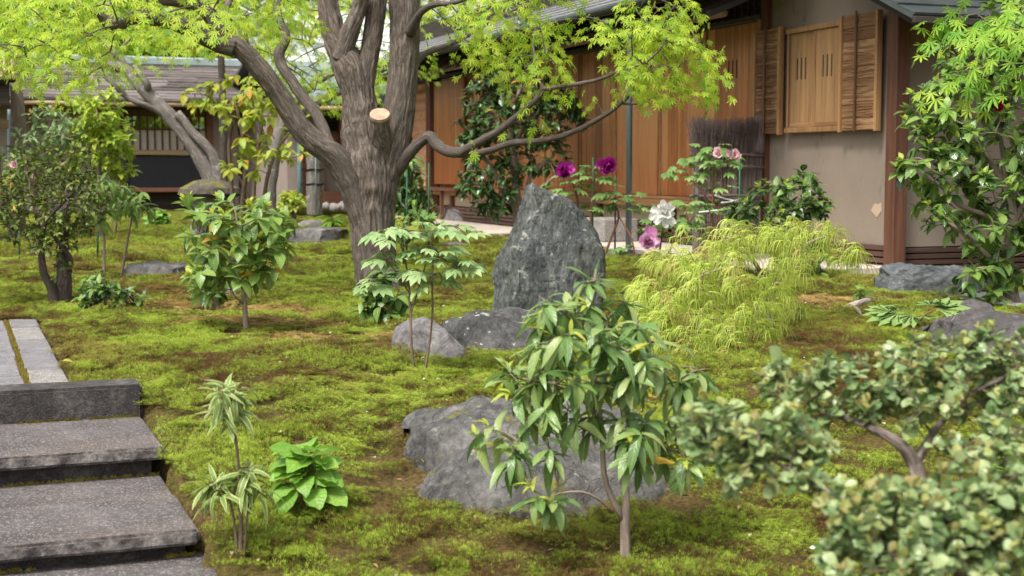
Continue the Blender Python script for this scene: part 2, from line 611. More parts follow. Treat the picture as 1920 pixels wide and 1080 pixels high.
M['peony_pale'] = leaf_mat('pale peony leaf', [(.3, .47, .18), (.42, .59, .25), (.52, .66, .32)], .5, .35, .35, .35)
M['hydrangea'] = leaf_mat('hydrangea leaf', [(.19, .42, .05), (.28, .53, .07), (.38, .62, .11)], .38, .38, .45, .45)
M['variegated'] = leaf_mat('variegated leaf', [(.13, .26, .06), (.2, .34, .08), (.27, .4, .11)], .35, .32, .5, .2, (.52, .55, .2))
M['thread'] = leaf_mat('thread leaf', [(.38, .5, .07), (.52, .63, .11), (.66, .72, .2)], .5, .48, .3)
M['thread_orange'] = leaf_mat('thread leaf new shoot', [(.5, .36, .12), (.55, .45, .15)], .5, .4, .3)
M['yellow_shrub'] = leaf_mat('yellow green leaf', [(.36, .5, .05), (.52, .6, .07), (.62, .58, .06), (.3, .46, .06)], .4, .45, .4, .3)
M['fern_leaf'] = leaf_mat('fern leaf', [(.24, .48, .04), (.34, .58, .07)], .45, .38, .4)
M['petal_magenta'] = leaf_mat('magenta petal', [(.28, .006, .17), (.42, .015, .28), (.52, .05, .38)], .5, .3, .3)
M['petal_pale'] = leaf_mat('pale pink petal', [(.8, .5, .55), (.85, .62, .66)], .5, .3, .3)
M['petal_white'] = leaf_mat('white petal', [(.9, .9, .87), (.93, .93, .9)], .5, .4, .3, mott=.95)
M['petal_pink'] = leaf_mat('violet pink petal', [(.72, .26, .55), (.82, .5, .7), (.88, .66, .79)], .5, .3, .3, mott=.85)
M['petal_red'] = leaf_mat('dark red petal', [(.2, .004, .015), (.3, .01, .03)], .5, .2, .3)
M['joint'] = leaf_mat('joint moss', [(.16, .11, .02), (.27, .22, .04), (.3, .28, .045)], .8, .2, .2)
M['litter'] = leaf_mat('dry litter', [(.2, .1, .04), (.34, .2, .08), (.45, .33, .16), (.5, .44, .28)], .7, .2, .2)
M['stamen'] = flat_mat('stamen', (.6, .4, .05), .7)
M['door'] = wood_mat('cedar door board', (.23, .09, .03), (.52, .225, .078), (.72, .4, .175), 'z', .5, 1.0, 1.3, (.3, .085, .026))
M['win_wood'] = wood_mat('cedar window board', (.15, .075, .03), (.29, .155, .065), (.4, .235, .105), 'z', .6, 1.0, .4)
M['rail'] = wood_mat('cedar rail', (.2, .095, .04), (.3, .155, .068), (.38, .21, .1), 'y', .6)
M['post'] = wood_mat('brown post wood', (.06, .024, .014), (.12, .048, .026), (.18, .08, .045), 'z', .6)
M['louvre'] = wood_mat('brown louvre wood', (.04, .022, .016), (.085, .045, .031), (.13, .075, .055), 'y', .7)
M['louvre_x'] = wood_mat('brown louvre wood across', (.04, .022, .016), (.085, .045, .031), (.13, .075, .055), 'x', .7)
M['dark_wood'] = wood_mat('smoked dark wood', (.018, .014, .011), (.04, .031, .025), (.07, .055, .043), 'y', .7)
M['dark_wood_x'] = wood_mat('smoked dark wood across', (.018, .014, .011), (.04, .031, .025), (.07, .055, .043), 'x', .7)
M['dark_wood_z'] = wood_mat('smoked dark wood upright', (.018, .014, .011), (.04, .031, .025), (.07, .055, .043), 'z', .7)
M['pole'] = wood_mat('round eave pole wood', (.14, .085, .05), (.25, .16, .1), (.34, .24, .16), 'y', .6)
M['bamboo'] = wood_mat('bamboo pole', (.22, .13, .07), (.36, .24, .13), (.46, .34, .2), 'x', .45)
M['reed'] = wood_mat('bark strip', (.1, .046, .02), (.22, .11, .048), (.36, .21, .1), 'y', .75, 1.3, 1.0)
M['redwood'] = wood_mat('red brown board', (.12, .05, .03), (.2, .085, .05), (.28, .13, .08), 'x', .65)
M['brush'] = wood_mat('brushwood twig', (.07, .05, .045), (.14, .105, .095), (.21, .165, .15), 'z', .85, 1.2)
M['plaster'] = plaster_mat('earth plaster', (.262, .212, .17), (.215, .172, .136))
M['plaster_low'] = plaster_mat('pale earth plaster', (.46, .34, .25), (.4, .3, .22), amt=.2)
M['plaster_far'] = plaster_mat('far grey plaster', (.3, .245, .215), (.26, .21, .185), amt=.15)
M['dark_panel'] = plaster_mat('dark blue grey panel', (.05, .05, .058), (.04, .04, .046), amt=.1)
M['paper'] = flat_mat('shoji paper', (.62, .56, .5), .9, 0, (.56, .5, .45), 3.0)
M['roof'] = stone_mat('slate roof', (.13, .13, .135), (.2, .2, .2), (.28, .28, .28), 5.0, rough=.6, bstr=.3)
M['shingle'] = wood_mat('old bark shingle', (.055, .044, .04), (.125, .104, .096), (.22, .19, .178), 'x', .85, 1.0, .9)
M['copper'] = flat_mat('verdigris copper sheet', (.3, .37, .36), .45, .3, (.4, .46, .45), 4.0)
M['copper_dark'] = flat_mat('aged copper', (.045, .055, .055), .5, .2, (.075, .088, .086), 4.0)
M['pale_tile'] = flat_mat('pale roof tile', (.6, .62, .63), .4, 0, (.5, .52, .54), 6.0)
M['pipe'] = flat_mat('grey green pipe', (.095, .135, .14), .5, .2, (.12, .16, .165), 5.0)
M['pipe_blue'] = flat_mat('blue green pipe', (.2, .32, .33), .5, .2, (.16, .26, .28), 5.0)
M['rope_orange'] = flat_mat('pale orange woven strip', (.72, .45, .28), .7, 0, (.62, .31, .15), 9.0)
M['stake'] = flat_mat('green garden stake', (.012, .075, .035), .5)
M['concrete'] = stone_mat('pale terrace screed', (.4, .34, .28), (.5, .43, .36), (.58, .51, .44), 3.0, speck=.15, bstr=.15)
M['granite'] = stone_mat('grey granite', (.11, .1, .1), (.18, .168, .165), (.27, .255, .25), 9.0, speck=.55, bstr=.35)
M['step_top'] = stone_mat('dark flamed granite', (.055, .048, .048), (.09, .08, .08), (.14, .127, .127), 5.0, speck=.42, bstr=.35, tint=(.105, .078, .06))
M['step_front'] = stone_mat('weathered granite edge', (.025, .021, .02), (.05, .044, .042), (.13, .117, .11), 6.0, speck=.1, bstr=.5)


def step_mat():
    t = NT('flamed granite step')
    o = t.obj()
    nz = t.n('ShaderNodeSeparateXYZ', i0=t.n('ShaderNodeNewGeometry').outputs['Normal']).outputs[2]
    n1 = t.noise(o, 3.2, 6.0, .65, .4)
    n2 = t.noise(o, 46.0, 5.0, .7)
    v = t.n('ShaderNodeSeparateColor', i0=t.n('ShaderNodeTexVoronoi', Vector=o, Scale=210.0).outputs['Color']).outputs[0]
    top = t.ramp(t.math('ADD', t.math('MULTIPLY', n1, .6), t.math('MULTIPLY', n2, .4)), [(.36, (.045, .039, .038)), (.5, (.085, .076, .075)), (.64, (.145, .132, .13))])
    top = t.mix(t.fac(t.noise(o, 1.7, 4.0, .6), .5, .68), top, t.mix(.55, top, (.11, .075, .055)))
    top = t.mix(t.math('MULTIPLY', t.fac(v, .8, .93), .5), top, (.42, .38, .36))
    e = t.noise(o, 12.0, 8.0, .8, .0)
    face = t.ramp(t.math('ADD', t.math('MULTIPLY', e, .8), t.math('MULTIPLY', n2, .2)), [(.4, (.03, .025, .024)), (.5, (.12, .105, .1)), (.6, (.3, .27, .25))])
    col = t.mix(t.fac(nz, .9, .4), top, face)
    arr = t.math('MULTIPLY', t.math('MULTIPLY', t.fac(nz, .3, .5), t.fac(nz, .97, .85)), t.fac(n1, .35, .6))
    col = t.mix(t.math('MULTIPLY', arr, .75), col, (.42, .39, .37))
    return t.done(t.principled(col, .75, t.bump(t.math('ADD', n2, t.math('MULTIPLY', v, .3)), .5, .01), .35))


M['step_top'] = step_mat()
M['paver'] = stone_mat('worn path stone', (.1, .093, .098), (.15, .142, .148), (.22, .21, .215), 7.0, speck=.3, bstr=.35)
M['pale_granite'] = stone_mat('pale split granite', (.14, .13, .122), (.22, .205, .195), (.32, .3, .285), 12.0, speck=.5, bstr=.6)
M['rock'] = stone_mat('grey garden rock', (.038, .037, .035), (.115, .112, .106), (.25, .243, .23), 3.5, lichen=.3, moss=.5, bstr=1.0, tint=(.14, .125, .105))
M['lantern'] = stone_mat('mossy lantern stone', (.05, .042, .036), (.105, .088, .074), (.18, .155, .13), 6.0, moss=.9, bstr=.7)
M['rock_lichen'] = stone_mat('lichened rock', (.03, .03, .029), (.078, .077, .074), (.15, .148, .142), 3.5, lichen=.4, moss=.1, bstr=.8, spots=.9)
M['rock_stand'] = stone_mat('upright blue grey rock', (.03, .034, .034), (.09, .098, .094), (.22, .225, .21), 5.0, lichen=.45, stri=(1.7, 1.7, .55), bstr=1.0, spots=.3, tint=(.1, .105, .07))
M['rock_flat'] = stone_mat('smooth grey rock', (.09, .083, .083), (.17, .158, .156), (.27, .255, .25), 4.0, lichen=.15, bstr=.7)
M['rock_blue'] = stone_mat('blue grey layered rock', (.06, .07, .075), (.115, .128, .135), (.2, .212, .215), 4.0, lichen=.1, stri=(1, 1, 2.5), bstr=.9, tint=(.14, .13, .1))
M['rock_dark'] = stone_mat('dark grey rock', (.06, .052, .052), (.1, .09, .09), (.16, .145, .145), 5.0, lichen=.2, moss=.12, bstr=.7)
M['white_gravel'] = flat_mat('white gravel', (.6, .58, .56), .8, 0, (.36, .35, .34), 30.0)
M['gravel'] = stone_mat('grey gravel', (.1, .1, .1), (.24, .23, .23), (.42, .41, .4), 60.0, bstr=.8)
M['drift'] = bark_mat('bleached root', (.2, .15, .12), (.42, .35, .3), 40.0)


def soil_mat():
    t = NT('mossy soil')
    p = t.pos()
    n1 = t.noise(p, 2.2, 5.0, .6)
    n2 = t.noise(p, 70.0, 4.0, .7)
    col = t.ramp(n2, [(.3, (.04, .028, .014)), (.5, (.1, .07, .026)), (.7, (.18, .13, .045))])
    col = t.mix(t.fac(n1, .45, .65), col, t.ramp(n2, [(.3, (.04, .038, .01)), (.7, (.14, .12, .03))]))
    return t.done(t.principled(col, .95, t.bump(n2, .8, .02), .1))


def gold_moss_mat():
    t = NT('dry golden moss')
    p = t.pos()
    k = t.math('ADD', t.math('MULTIPLY', t.noise(p, 14.0, 4.0, .65), .7), t.math('MULTIPLY', t.attr('rnd'), .3))
    col = t.ramp(k, [(.3, (.17, .09, .03)), (.48, (.36, .235, .075)), (.62, (.47, .35, .125)), (.78, (.42, .4, .1))])
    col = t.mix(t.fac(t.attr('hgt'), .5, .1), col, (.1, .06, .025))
    return t.done(t.principled(col, .75, None, .2))


def moss_mat():
    t = NT('moss shoot')
    p = t.pos()
    rnd = t.attr('rnd')
    h = t.attr('hgt')
    big = t.noise(p, 1.15, 4.0, .62, .5)
    mid = t.noise(t.vadd(p, (7.7, 3.1, 0.0)), 5.5, 4.0, .65, .4)
    fin = t.noise(t.vadd(p, (1.7, 5.1, 0.0)), 17.0, 3.0, .6, .2)
    k = t.math('ADD', .662, t.math('MULTIPLY', t.math('SUBTRACT', big, .5), .95))
    k = t.math('ADD', k, t.math('MULTIPLY', t.math('SUBTRACT', mid, .5), .75))
    k = t.math('ADD', k, t.math('MULTIPLY', t.math('SUBTRACT', fin, .5), .95))
    k = t.math('ADD', k, t.math('MULTIPLY', t.math('SUBTRACT', t.noise(p, 48.0, 2.0), .5), .45))
    k = t.math('ADD', k, t.math('MULTIPLY', t.math('SUBTRACT', rnd, .5), .22))
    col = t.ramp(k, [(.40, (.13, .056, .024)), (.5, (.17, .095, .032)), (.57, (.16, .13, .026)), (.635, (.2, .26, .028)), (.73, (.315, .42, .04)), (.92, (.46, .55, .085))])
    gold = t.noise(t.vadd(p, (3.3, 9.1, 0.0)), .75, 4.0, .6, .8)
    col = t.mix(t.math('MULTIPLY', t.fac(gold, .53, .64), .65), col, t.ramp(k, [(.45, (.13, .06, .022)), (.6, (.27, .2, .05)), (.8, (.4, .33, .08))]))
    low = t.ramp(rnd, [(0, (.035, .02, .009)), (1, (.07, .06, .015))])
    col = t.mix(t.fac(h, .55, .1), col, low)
    pr = t.principled(col, .65, None, .25)
    tr = t.n('ShaderNodeBsdfTranslucent', Color=col).outputs[0]
    return t.done(t.n('ShaderNodeMixShader', i0=.3, i1=pr, i2=tr).outputs[0])


M['soil'] = soil_mat()
M['moss'] = moss_mat()
M['gold_moss'] = gold_moss_mat()


# ------------------------------------------------------------------ leaves and growth
def blade(ws, ts, fold=.25, curl=.25, twist=0.0, stalk=0.0, wave=0.0):
    V, lx, Fq, Ft = [], [], [], []
    for t_, w in zip(ts, ws):
        z = -curl * t_ * t_
        y = t_ * (1 - .25 * curl * t_)
        tw = twist * math.sin(t_ * 5)
        wv = wave * math.sin(t_ * 19)
        V += [(-w, y, z + fold * w + tw * w + wv), (0, y, z), (w, y, z + fold * w - tw * w - wv)]
        lx += [-1, 0, 1]
    n = len(ts)
    for i in range(n - 1):
        a = 3 * i
        Fq += [(a, a + 1, a + 4, a + 3), (a + 1, a + 2, a + 5, a + 4)]
    if stalk:
        b = len(V)
        V += [(-.012, -stalk, .02), (.012, -stalk, .02), (.012, .03, 0), (-.012, .03, 0)]
        lx += [0, 0, 0, 0]
        Fq += [(b, b + 1, b + 2, b + 3)]
    return np.array(V, float), [np.array(Fq)], np.array(lx, float)


def join_tmpl(parts):                 # [(template, 4x4)]
    V, Q, T, L, n = [], [], [], [], 0
    for (v, fs, lx), mtx in parts:
        v2 = v @ mtx[:3, :3].T + mtx[:3, 3]
        V.append(v2)
        L.append(lx)
        for f in fs: (Q if f.shape[1] == 4 else T).append(f + n)
        n += len(v)
    Fs = ([np.concatenate(Q)] if Q else []) + ([np.concatenate(T)] if T else [])
    return np.concatenate(V), Fs, np.concatenate(L)


def rotz4(a, s=1.0, off=(0, 0, 0)):
    m = np.eye(4)
    m[:3, :3] = np.array(((math.cos(a), -math.sin(a), 0), (math.sin(a), math.cos(a), 0), (0, 0, 1))) * s
    m[:3, 3] = off
    return m


def star_leaf(lobes, droop=.25, notch=.34, width=.105):
    V, Tt = [(0, 0, 0)], []
    lx = [0]
    n = len(lobes)
    for i, (ang, L) in enumerate(lobes):
        a = R(ang)
        da = R((lobes[min(n - 1, i + 1)][0] - lobes[max(0, i - 1)][0]) / 2 / (2 if 0 < i < n - 1 else 1))

        def pt(r_, off):
            x = math.sin(a) * r_ + math.cos(a) * off
            y = math.cos(a) * r_ - math.sin(a) * off
            return (x, y, -droop * r_ * r_)
        nr = notch * L
        aw = math.tan(min(abs(da) / 2 + .05, .6)) * nr
        b = len(V)
        V += [pt(nr, -aw), pt(.62 * L, -width * L), pt(L, 0), pt(.62 * L, width * L), pt(nr, aw)]
        lx += [1, 1, 0, 1, 1]
        Tt += [(0, b + 1, b), (0, b + 2, b + 1), (0, b + 3, b + 2), (0, b + 4, b + 3)]
    V = np.array(V)
    V[:, 1] += .1
    return V, [np.array(Tt)], np.array(lx, float)


S6 = (0, .14, .34, .58, .82, 1)
S9 = (0, .08, .2, .34, .48, .62, .76, .9, 1)
T_ = {}
T_['oval'] = [blade((.02, .17, .25, .24, .13, .0), S6, .3, c, 0, .1) for c in (.12, .3, .5)]
T_['lance'] = [blade((.012, .085, .135, .15, .1, .0), S6, .35, c, .15, .12) for c in (.2, .55, .9)]
T_['round'] = [blade((.03, .17, .29, .36, .28, .06), S6, .22, c) for c in (.05, .2, .35)]
T_['narrow'] = [blade((.01, .07, .1, .095, .055, .0), S6, .4, c, .3) for c in (.25, .6, 1.0)]
T_['broad'] = [blade((.05, .2, .31, .37, .38, .34, .26, .12, .0), S9, .16, c, .05, .22, .03) for c in (.1, .3, .6)]
T_['maple'] = [star_leaf([(-118, .45), (-78, .72), (-38, .93), (0, 1.0), (38, .93), (78, .72), (118, .45)], d) for d in (.05, .2, .4)]
T_['quad'] = [blade((.05, .3, .0), (0, .45, 1), .2, .3)]


def peony_tmpl(d):
    b = blade((.03, .17, .25, .19, .1, 0), (0, .22, .45, .65, .82, 1), .14, .15 + d * .6)
    parts = []
    for a, off, s in ((0, .45, .6), (40, .45, .46), (-40, .45, .46), (60, .22, .56), (-60, .22, .56), (98, .2, .4), (-98, .2, .4), (28, .24, .45), (-28, .24, .45)):
        parts.append((b, rotz4(R(a), s, (0, off * .9, -d * off * off))))
    st = (np.array([(-.012, 0, 0), (.012, 0, 0), (.012, .5, -.02), (-.012, .5, -.02)], float), [np.array([(0, 1, 2, 3)])], np.zeros(4))
    parts.append((st, np.eye(4)))
    return join_tmpl(parts)


T_['peony'] = [peony_tmpl(d) for d in (.1, .3, .5)]
T_['lobed'] = [star_leaf([(-70, .62), (-38, .8), (-12, .95), (12, 1.0), (40, .8), (70, .6)], d, .6, .2) for d in (.15, .4)]


def thread_tmpl(seed):
    r_ = random.Random(seed)
    V, Q, lx = [], [], []
    for k in range(7):
        a = R(-75 + 25 * k + r_.uniform(-9, 9))
        L = (1 - .3 * abs(k - 3) / 3) * r_.uniform(.85, 1.1)
        n = 5
        b = len(V)
        for i in range(n + 1):
            t_ = i / n
            rr = L * (t_ - .28 * t_ * t_)
            z = .1 * t_ - .85 * L * t_ ** 2.2
            w = .015 * (1 - .75 * t_) + .0035
            for sgn in (-1, 1):
                V.append((math.sin(a) * rr + sgn * w * math.cos(a), math.cos(a) * rr - sgn * w * math.sin(a), z + .012 * sgn))
                lx.append(sgn)
        Q += [(b + 2 * i, b + 2 * i + 1, b + 2 * i + 3, b + 2 * i + 2) for i in range(n)]
    return np.array(V), [np.array(Q)], np.array(lx, float)


T_['thread'] = [thread_tmpl(s) for s in (1, 2, 3)]


def petal_tmpl(curl, ruffle, seed):
    r_ = random.Random(seed)
    n, m = 5, 6
    V, lx = [], []
    for i in range(n + 1):
        t_ = i / n
        w = .08 + .5 * math.sin(min(1, t_ * 1.15) * math.pi * .62)
        for j in range(m + 1):
            s = j / m * 2 - 1
            x = s * w * (1 - .12 * t_)
            y = t_ * (1 - .1 * s * s) + (r_.uniform(-.06, .04) if i == n else 0)
            z = curl * t_ * t_ + .32 * x * x * 1.4 + ruffle * t_ * math.sin(s * 7 + seed) * .5
            V.append((x, y, z))
            lx.append(s)
    k = m + 1
    Q = [(i * k + j, i * k + j + 1, (i + 1) * k + j + 1, (i + 1) * k + j) for i in range(n) for j in range(m)]
    return np.array(V), [np.array(Q)], np.array(lx, float)


T_['petal'] = [petal_tmpl(.35, .16, 1), petal_tmpl(.15, .2, 2), petal_tmpl(.55, .14, 3)]
T_['petal_long'] = [(v * np.array((.45, 1, .8)), f, l) for v, f, l in T_['petal']]

_lm = {}


def leaf_mesh(kind, var, mat):
    key = (kind, var, mat.name)
    if key not in _lm:
        V, Fs, lx = T_[kind][var]
        _lm[key] = mesh_np('leaf_' + kind, V, Fs, mat, True, {'lx': lx, 'ly': V[:, 1]})
    return _lm[key]


def orient(p, d, up, s, roll=0.0):
    """4x4 putting a unit leaf at p, growing along d with its face towards up"""
    d = d / (np.linalg.norm(d) + 1e-9)
    x = np.cross(d, up)
    nx = np.linalg.norm(x)
    if nx < 1e-3:
        x = np.cross(d, (1, 0, .1))
        nx = np.linalg.norm(x)
    x = x / nx
    z = np.cross(x, d)
    if roll:
        c, s_ = math.cos(roll), math.sin(roll)
        x, z = x * c + z * s_, z * c - x * s_
    m = np.eye(4)
    m[:3, 0], m[:3, 1], m[:3, 2], m[:3, 3] = x * s, d * s, z * s, p
    return m


def in_view(p, pad=0.03):
    q = p - np.array((0, 0, EYE))
    fw = q[1] * CP - q[2] * SP
    if fw < .2: return False
    up = q[1] * SP + q[2] * CP
    return abs(q[0] / fw) < .36 + pad and abs(up / fw) < .2025 + pad


def put_leaves(root, mats, kind, mat, cap=300, name='leaf', mats2=None, p2=0.0, rng=None, rest='leaves'):
    """mats: list of 4x4 world matrices. The largest in view become leaf objects, the rest one mesh."""
    rng = rng or random
    org = np.array(root.location)
    sc = []
    for m in mats:
        p = m[:3, 3]
        s = np.linalg.norm(m[:3, 1]) / max(.3, np.linalg.norm(p - np.array((0, 0, EYE))))
        sc.append(s * (1 if in_view(p) else .02))
    order = sorted(range(len(mats)), key=lambda i: -sc[i])
    nv = len(T_[kind])
    cap = min(cap, sum(1 for s in sc if s > .0004))
    for i in order[:cap]:
        m = mats[i].copy()
        m[:3, 3] -= org
        mt = mats2 if (mats2 and rng.random() < p2) else mat
        o = bpy.data.objects.new(name, leaf_mesh(kind, rng.randrange(nv), mt))
        COL.objects.link(o)
        o.parent = root
        o.matrix_basis = Matrix(m.tolist())
    left = order[cap:]
    if left:
        groups = {}
        for i in left:
            mt = mats2 if (mats2 and rng.random() < p2) else mat
            groups.setdefault((rng.randrange(nv), mt.name), []).append(i)
        mb = {}
        for (v, mn), ids in groups.items():
            V, Fs, lx = T_[kind][v]
            A = np.array([mats[i] for i in ids])
            W = np.einsum('nij,vj->nvi', A[:, :3, :3], V) + A[:, None, :3, 3] - org
            n, k = len(ids), len(V)
            FF = [(f[None] + (np.arange(n) * k)[:, None, None]).reshape(-1, f.shape[1]) for f in Fs]
            mb.setdefault(mn, MB()).add(W.reshape(-1, 3), FF, rnd=np.repeat(RNG.random(n), k), lx=np.tile(lx, n), ly=np.tile(V[:, 1], n))
        for mn, b in mb.items():
            link(rest, b.mesh(rest, bpy.data.materials[mn], True), root, None, 'stuff')


def grow(tips, skel, up_pref=.6, seg=.06, sag=.12, rng=None):
    """join every tip to the nearest wood already grown; returns twig polylines (world)"""
    rng = rng or random
    nodes = [np.asarray(p, float) for p in skel]
    arr = np.array(nodes)
    d0 = [np.min(np.linalg.norm(arr - t, axis=1)) for t in tips]
    order = np.argsort(d0)
    twigs = []
    cnt = len(arr)
    buf = np.zeros((cnt + len(tips) * 8, 3))
    buf[:cnt] = arr
    for i in order:
        t = np.asarray(tips[i], float)
        dv = t - buf[:cnt]
        d = np.linalg.norm(dv, axis=1)
        cost = d + up_pref * np.maximum(0, -dv[:, 2]) + .12 * np.maximum(0, .05 - d)
        j = int(np.argmin(cost))
        a = buf[j]
        L = d[j]
        mid = (a + t) / 2 + np.array((0, 0, sag * L)) + np.array([rng.uniform(-.1, .1) * L for _ in range(3)])
        k = max(3, min(7, int(L / seg) + 2))
        tt = np.linspace(0, 1, k)[:, None]
        line = (1 - tt) ** 2 * a + 2 * tt * (1 - tt) * mid + tt ** 2 * t
        twigs.append((i, line))
        add = line[1:]
        buf[cnt:cnt + len(add)] = add
        cnt += len(add)
    return twigs


def blob_tips(blobs, n, rng, shell=.45):
    """blobs: (px, py, Y, rx px, ry px, depth m) -> world points spread through those clumps"""
    w = np.array([b[3] * b[4] for b in blobs], float)
    w /= w.sum()
    out = []
    for k, b in enumerate(blobs):
        m = int(round(n * w[k]))
        px, py, Y, rx, ry, dp = b
        c = at(px, py, Y)
        ax, az = rx * Y / F_PX, ry * Y / F_PX
        for _ in range(m):
            while True:
                v = np.array([rng.uniform(-1, 1) for _ in range(3)])
                q = np.linalg.norm(v)
                if .05 < q < 1: break
            v = v / q * (q ** shell)
            out.append(c + v * np.array((ax, dp, az)))
    return out


def whorl(tip, d, n, L, rng, spread=(50, 85), droop=.25, jit=.25, back=.0):
    out = []
    d = d / (np.linalg.norm(d) + 1e-9)
    a0 = rng.uniform(0, 6.28)
    e1 = np.cross(d, (0.31, .2, .93))
    e1 /= np.linalg.norm(e1) + 1e-9
    e2 = np.cross(d, e1)
    for k in range(n):
        a = a0 + k * 2.4 + rng.uniform(-.3, .3)
        sp = R(rng.uniform(*spread)) * (.55 + .45 * (k + 1) / n)
        r_ = d * math.cos(sp) + (e1 * math.cos(a) + e2 * math.sin(a)) * math.sin(sp)
        r_ = r_ + np.array((0, 0, -droop * rng.uniform(.4, 1.6)))
        p = tip - d * back * rng.random()
        up = np.array((rng.uniform(-jit, jit), rng.uniform(-jit, jit) - .1, 1.0)) + d * .35
        out.append(orient(p, r_, up, L * rng.uniform(.7, 1.15)))
    return out


def spray_flat(tip, d, n, L, rng, length, droop=.2, fan=55):
    """leaves in a nearly level fan on both sides of a fine twig"""
    out = []
    h = np.array((d[0], d[1], d[2] * .25 - .06))
    h /= np.linalg.norm(h) + 1e-9
    side = np.cross(h, (0, 0, 1))
    side /= np.linalg.norm(side) + 1e-9
    for k in range(n):
        t = (k + .5) / n
        p = tip + h * length * (t - .2) + side * rng.uniform(-.55, .55) * length * (1 - .3 * t) + np.array((0, 0, rng.uniform(-.05, .04) * length * 2 - droop * length * t * t))
        a = R(rng.uniform(-fan, fan))
        dd = h * math.cos(a) + side * math.sin(a) + np.array((0, 0, -rng.uniform(.0, .4)))
        up = np.array((rng.uniform(-.35, .35), rng.uniform(-.6, .1), 1.0))
        out.append(orient(p, dd, up, L * rng.uniform(.65, 1.15)))
    return out


def stems_part(root, limbs, mat, name='stem', segs=8, step=.03, amp=0.0, lump=.1, seed=1, base=True, separate=True):
    """each limb (world points, radii) one tube; returns the skeleton points"""
    org = np.array(root.location)
    sk = []
    mb = MB()
    for k, (P, Rr) in enumerate(limbs):
        m1 = MB() if separate else mb
        Q, _ = tube(m1, np.asarray(P) - org, Rr, segs, step, amp, lump=lump, seed=seed + k)
        sk += list(Q + org)
        if separate: link(name, m1.mesh(name, mat), root)
    if not separate: link(name, mb.mesh(name, mat), root)
    return sk


def twigs_part(root, lines, r0, r1, mat, name='twigs', segs=4):
    org = np.array(root.location)
    mb = MB()
    for (_, l) in lines:
        n = len(l)
        tube(mb, l - org, np.linspace(r0, r1, n), segs, .2, 0, cap=False, smooth_in=False)
    if lines: link(name, mb.mesh(name, mat), root, None, 'stuff')


def shrub(name, label, cat, base, limbs, blobs, ntips, kind, mat, L, per=(5, 7), group=None, wood='twig_brown', tw=(.0035, .0015), droop=.25,
          spread=(45, 85), mats2=None, p2=0.0, cap=300, stem='stem', seed=1, amp=0.0, segs=8, shell=.5, young=None, ny=0, up=.55, along=True, sag=.1, jit=.3, lump=.12, yl=.6):
    rng = random.Random(seed)
    root = empty(name, base, label, cat, group)
    W = [limb(l) for l in limbs]
    for P, Rr in W:
        if abs(P[0][2] - base[2]) < .07 and np.linalg.norm(P[0][:2] - base[:2]) < .25: P[0][2] = min(P[0][2], float(gz(P[0][0], P[0][1])) - .02)
    sk = stems_part(root, W, M[wood], stem, segs, .03, amp, lump, seed)
    lowz = min(p[2] for p in sk)
    sk2 = [p for p in sk if p[2] > lowz + .25 * (max(q[2] for q in sk) - lowz)] or sk
    tips = blob_tips(blobs, ntips, rng, shell)
    tws = grow(tips, sk2, rng=rng, sag=sag)
    twigs_part(root, tws, tw[0], tw[1], M[wood])
    ms, ys = [], []
    for i, l in tws:
        d = l[-1] - l[-2]
        d = d / (np.linalg.norm(d) + 1e-9) + np.array((0, 0, up))
        ms += whorl(l[-1], d, rng.randint(*per), L, rng, spread, droop, jit, back=L * .5)
        if along and len(l) > 3:
            q = l[-2]
            ms += whorl(q, d, 2, L * .9, rng, (60, 95), droop, jit)
        if ny and rng.random() < ny: ys += whorl(l[-1] + d * .01, d + np.array((0, 0, .8)), rng.randint(3, 5), L * yl, rng, (12, 40), 0, .4)
    put_leaves(root, ms, kind, M[mat], cap, 'leaf', M[mats2] if mats2 else None, p2, rng)
    if ys: put_leaves(root, ys, kind, M[young or 'young_leaf'], max(0, min(60, 300 - cap) if cap < 300 else 0), 'leaf', rng=rng, rest='young_leaves')
    return root, sk


def flower(root, p, face, r, mat, n=(6, 8, 7), kind='petal', seed=1, stamens=True):
    """a peony bloom: heart of stamens with rings of petals as its pieces"""
    rng = random.Random(seed)
    org = np.array(root.location)
    face = np.asarray(face, float)
    face /= np.linalg.norm(face)
    mb = MB()
    for k in range(26):
        v = np.array([rng.gauss(0, 1) for _ in range(3)])
        v = face + v * .35
        v /= np.linalg.norm(v)
        tube(mb, np.array([(0, 0, 0), v * r * .2, v * r * .34]), np.array((.012, .012, .03)) * r, 4, 1, smooth_in=False)
    f = link('flower', mb.mesh('flower', M['stamen']), root, np.asarray(p) - org)
    e1 = np.cross(face, (.3, .1, .9))
    e1 /= np.linalg.norm(e1)
    e2 = np.cross(face, e1)
    for ring, m in enumerate(n):
        for k in range(m):
            a = (k + .5 * ring + rng.uniform(-.25, .25)) / m * 6.283
            tilt = R((24, 55, 88, 100)[ring] + rng.uniform(-24, 24))
            d = face * math.cos(tilt) + (e1 * math.cos(a) + e2 * math.sin(a)) * math.sin(tilt)
            mt = orient(np.zeros(3), d, face + np.array((rng.uniform(-.2, .2), 0, rng.uniform(-.2, .2))), r * (.8 + .12 * ring) * rng.uniform(.7, 1.2))
            o = bpy.data.objects.new('petal', leaf_mesh(kind, rng.randrange(3), mat))
            COL.objects.link(o)
            o.parent = f
            o.matrix_basis = Matrix(mt.tolist())
    return f


# ------------------------------------------------------------------ ground
def excl(x, y, pad=.0):
    """1 where paving, steps or terrace lie (no moss, ground kept below)"""
    u, v = uv_path(x, y)
    a = (u < STEP_R + pad) & (v < 5.75 + pad) & (v > -6)
    b = (u < .405 + pad) & (v >= 5.75) & (v < 8.44 + pad)
    lx = (x - C0[0]) * BX[0] + (y - C0[1]) * BX[1]
    ly = (x - C0[0]) * AX[0] + (y - C0[1]) * AX[1]
    c = (lx > -.99) & (ly > -.06) & (ly < 13.5)
    d = (lx > -.5) & (ly > -.45)
    return a | b, c | d


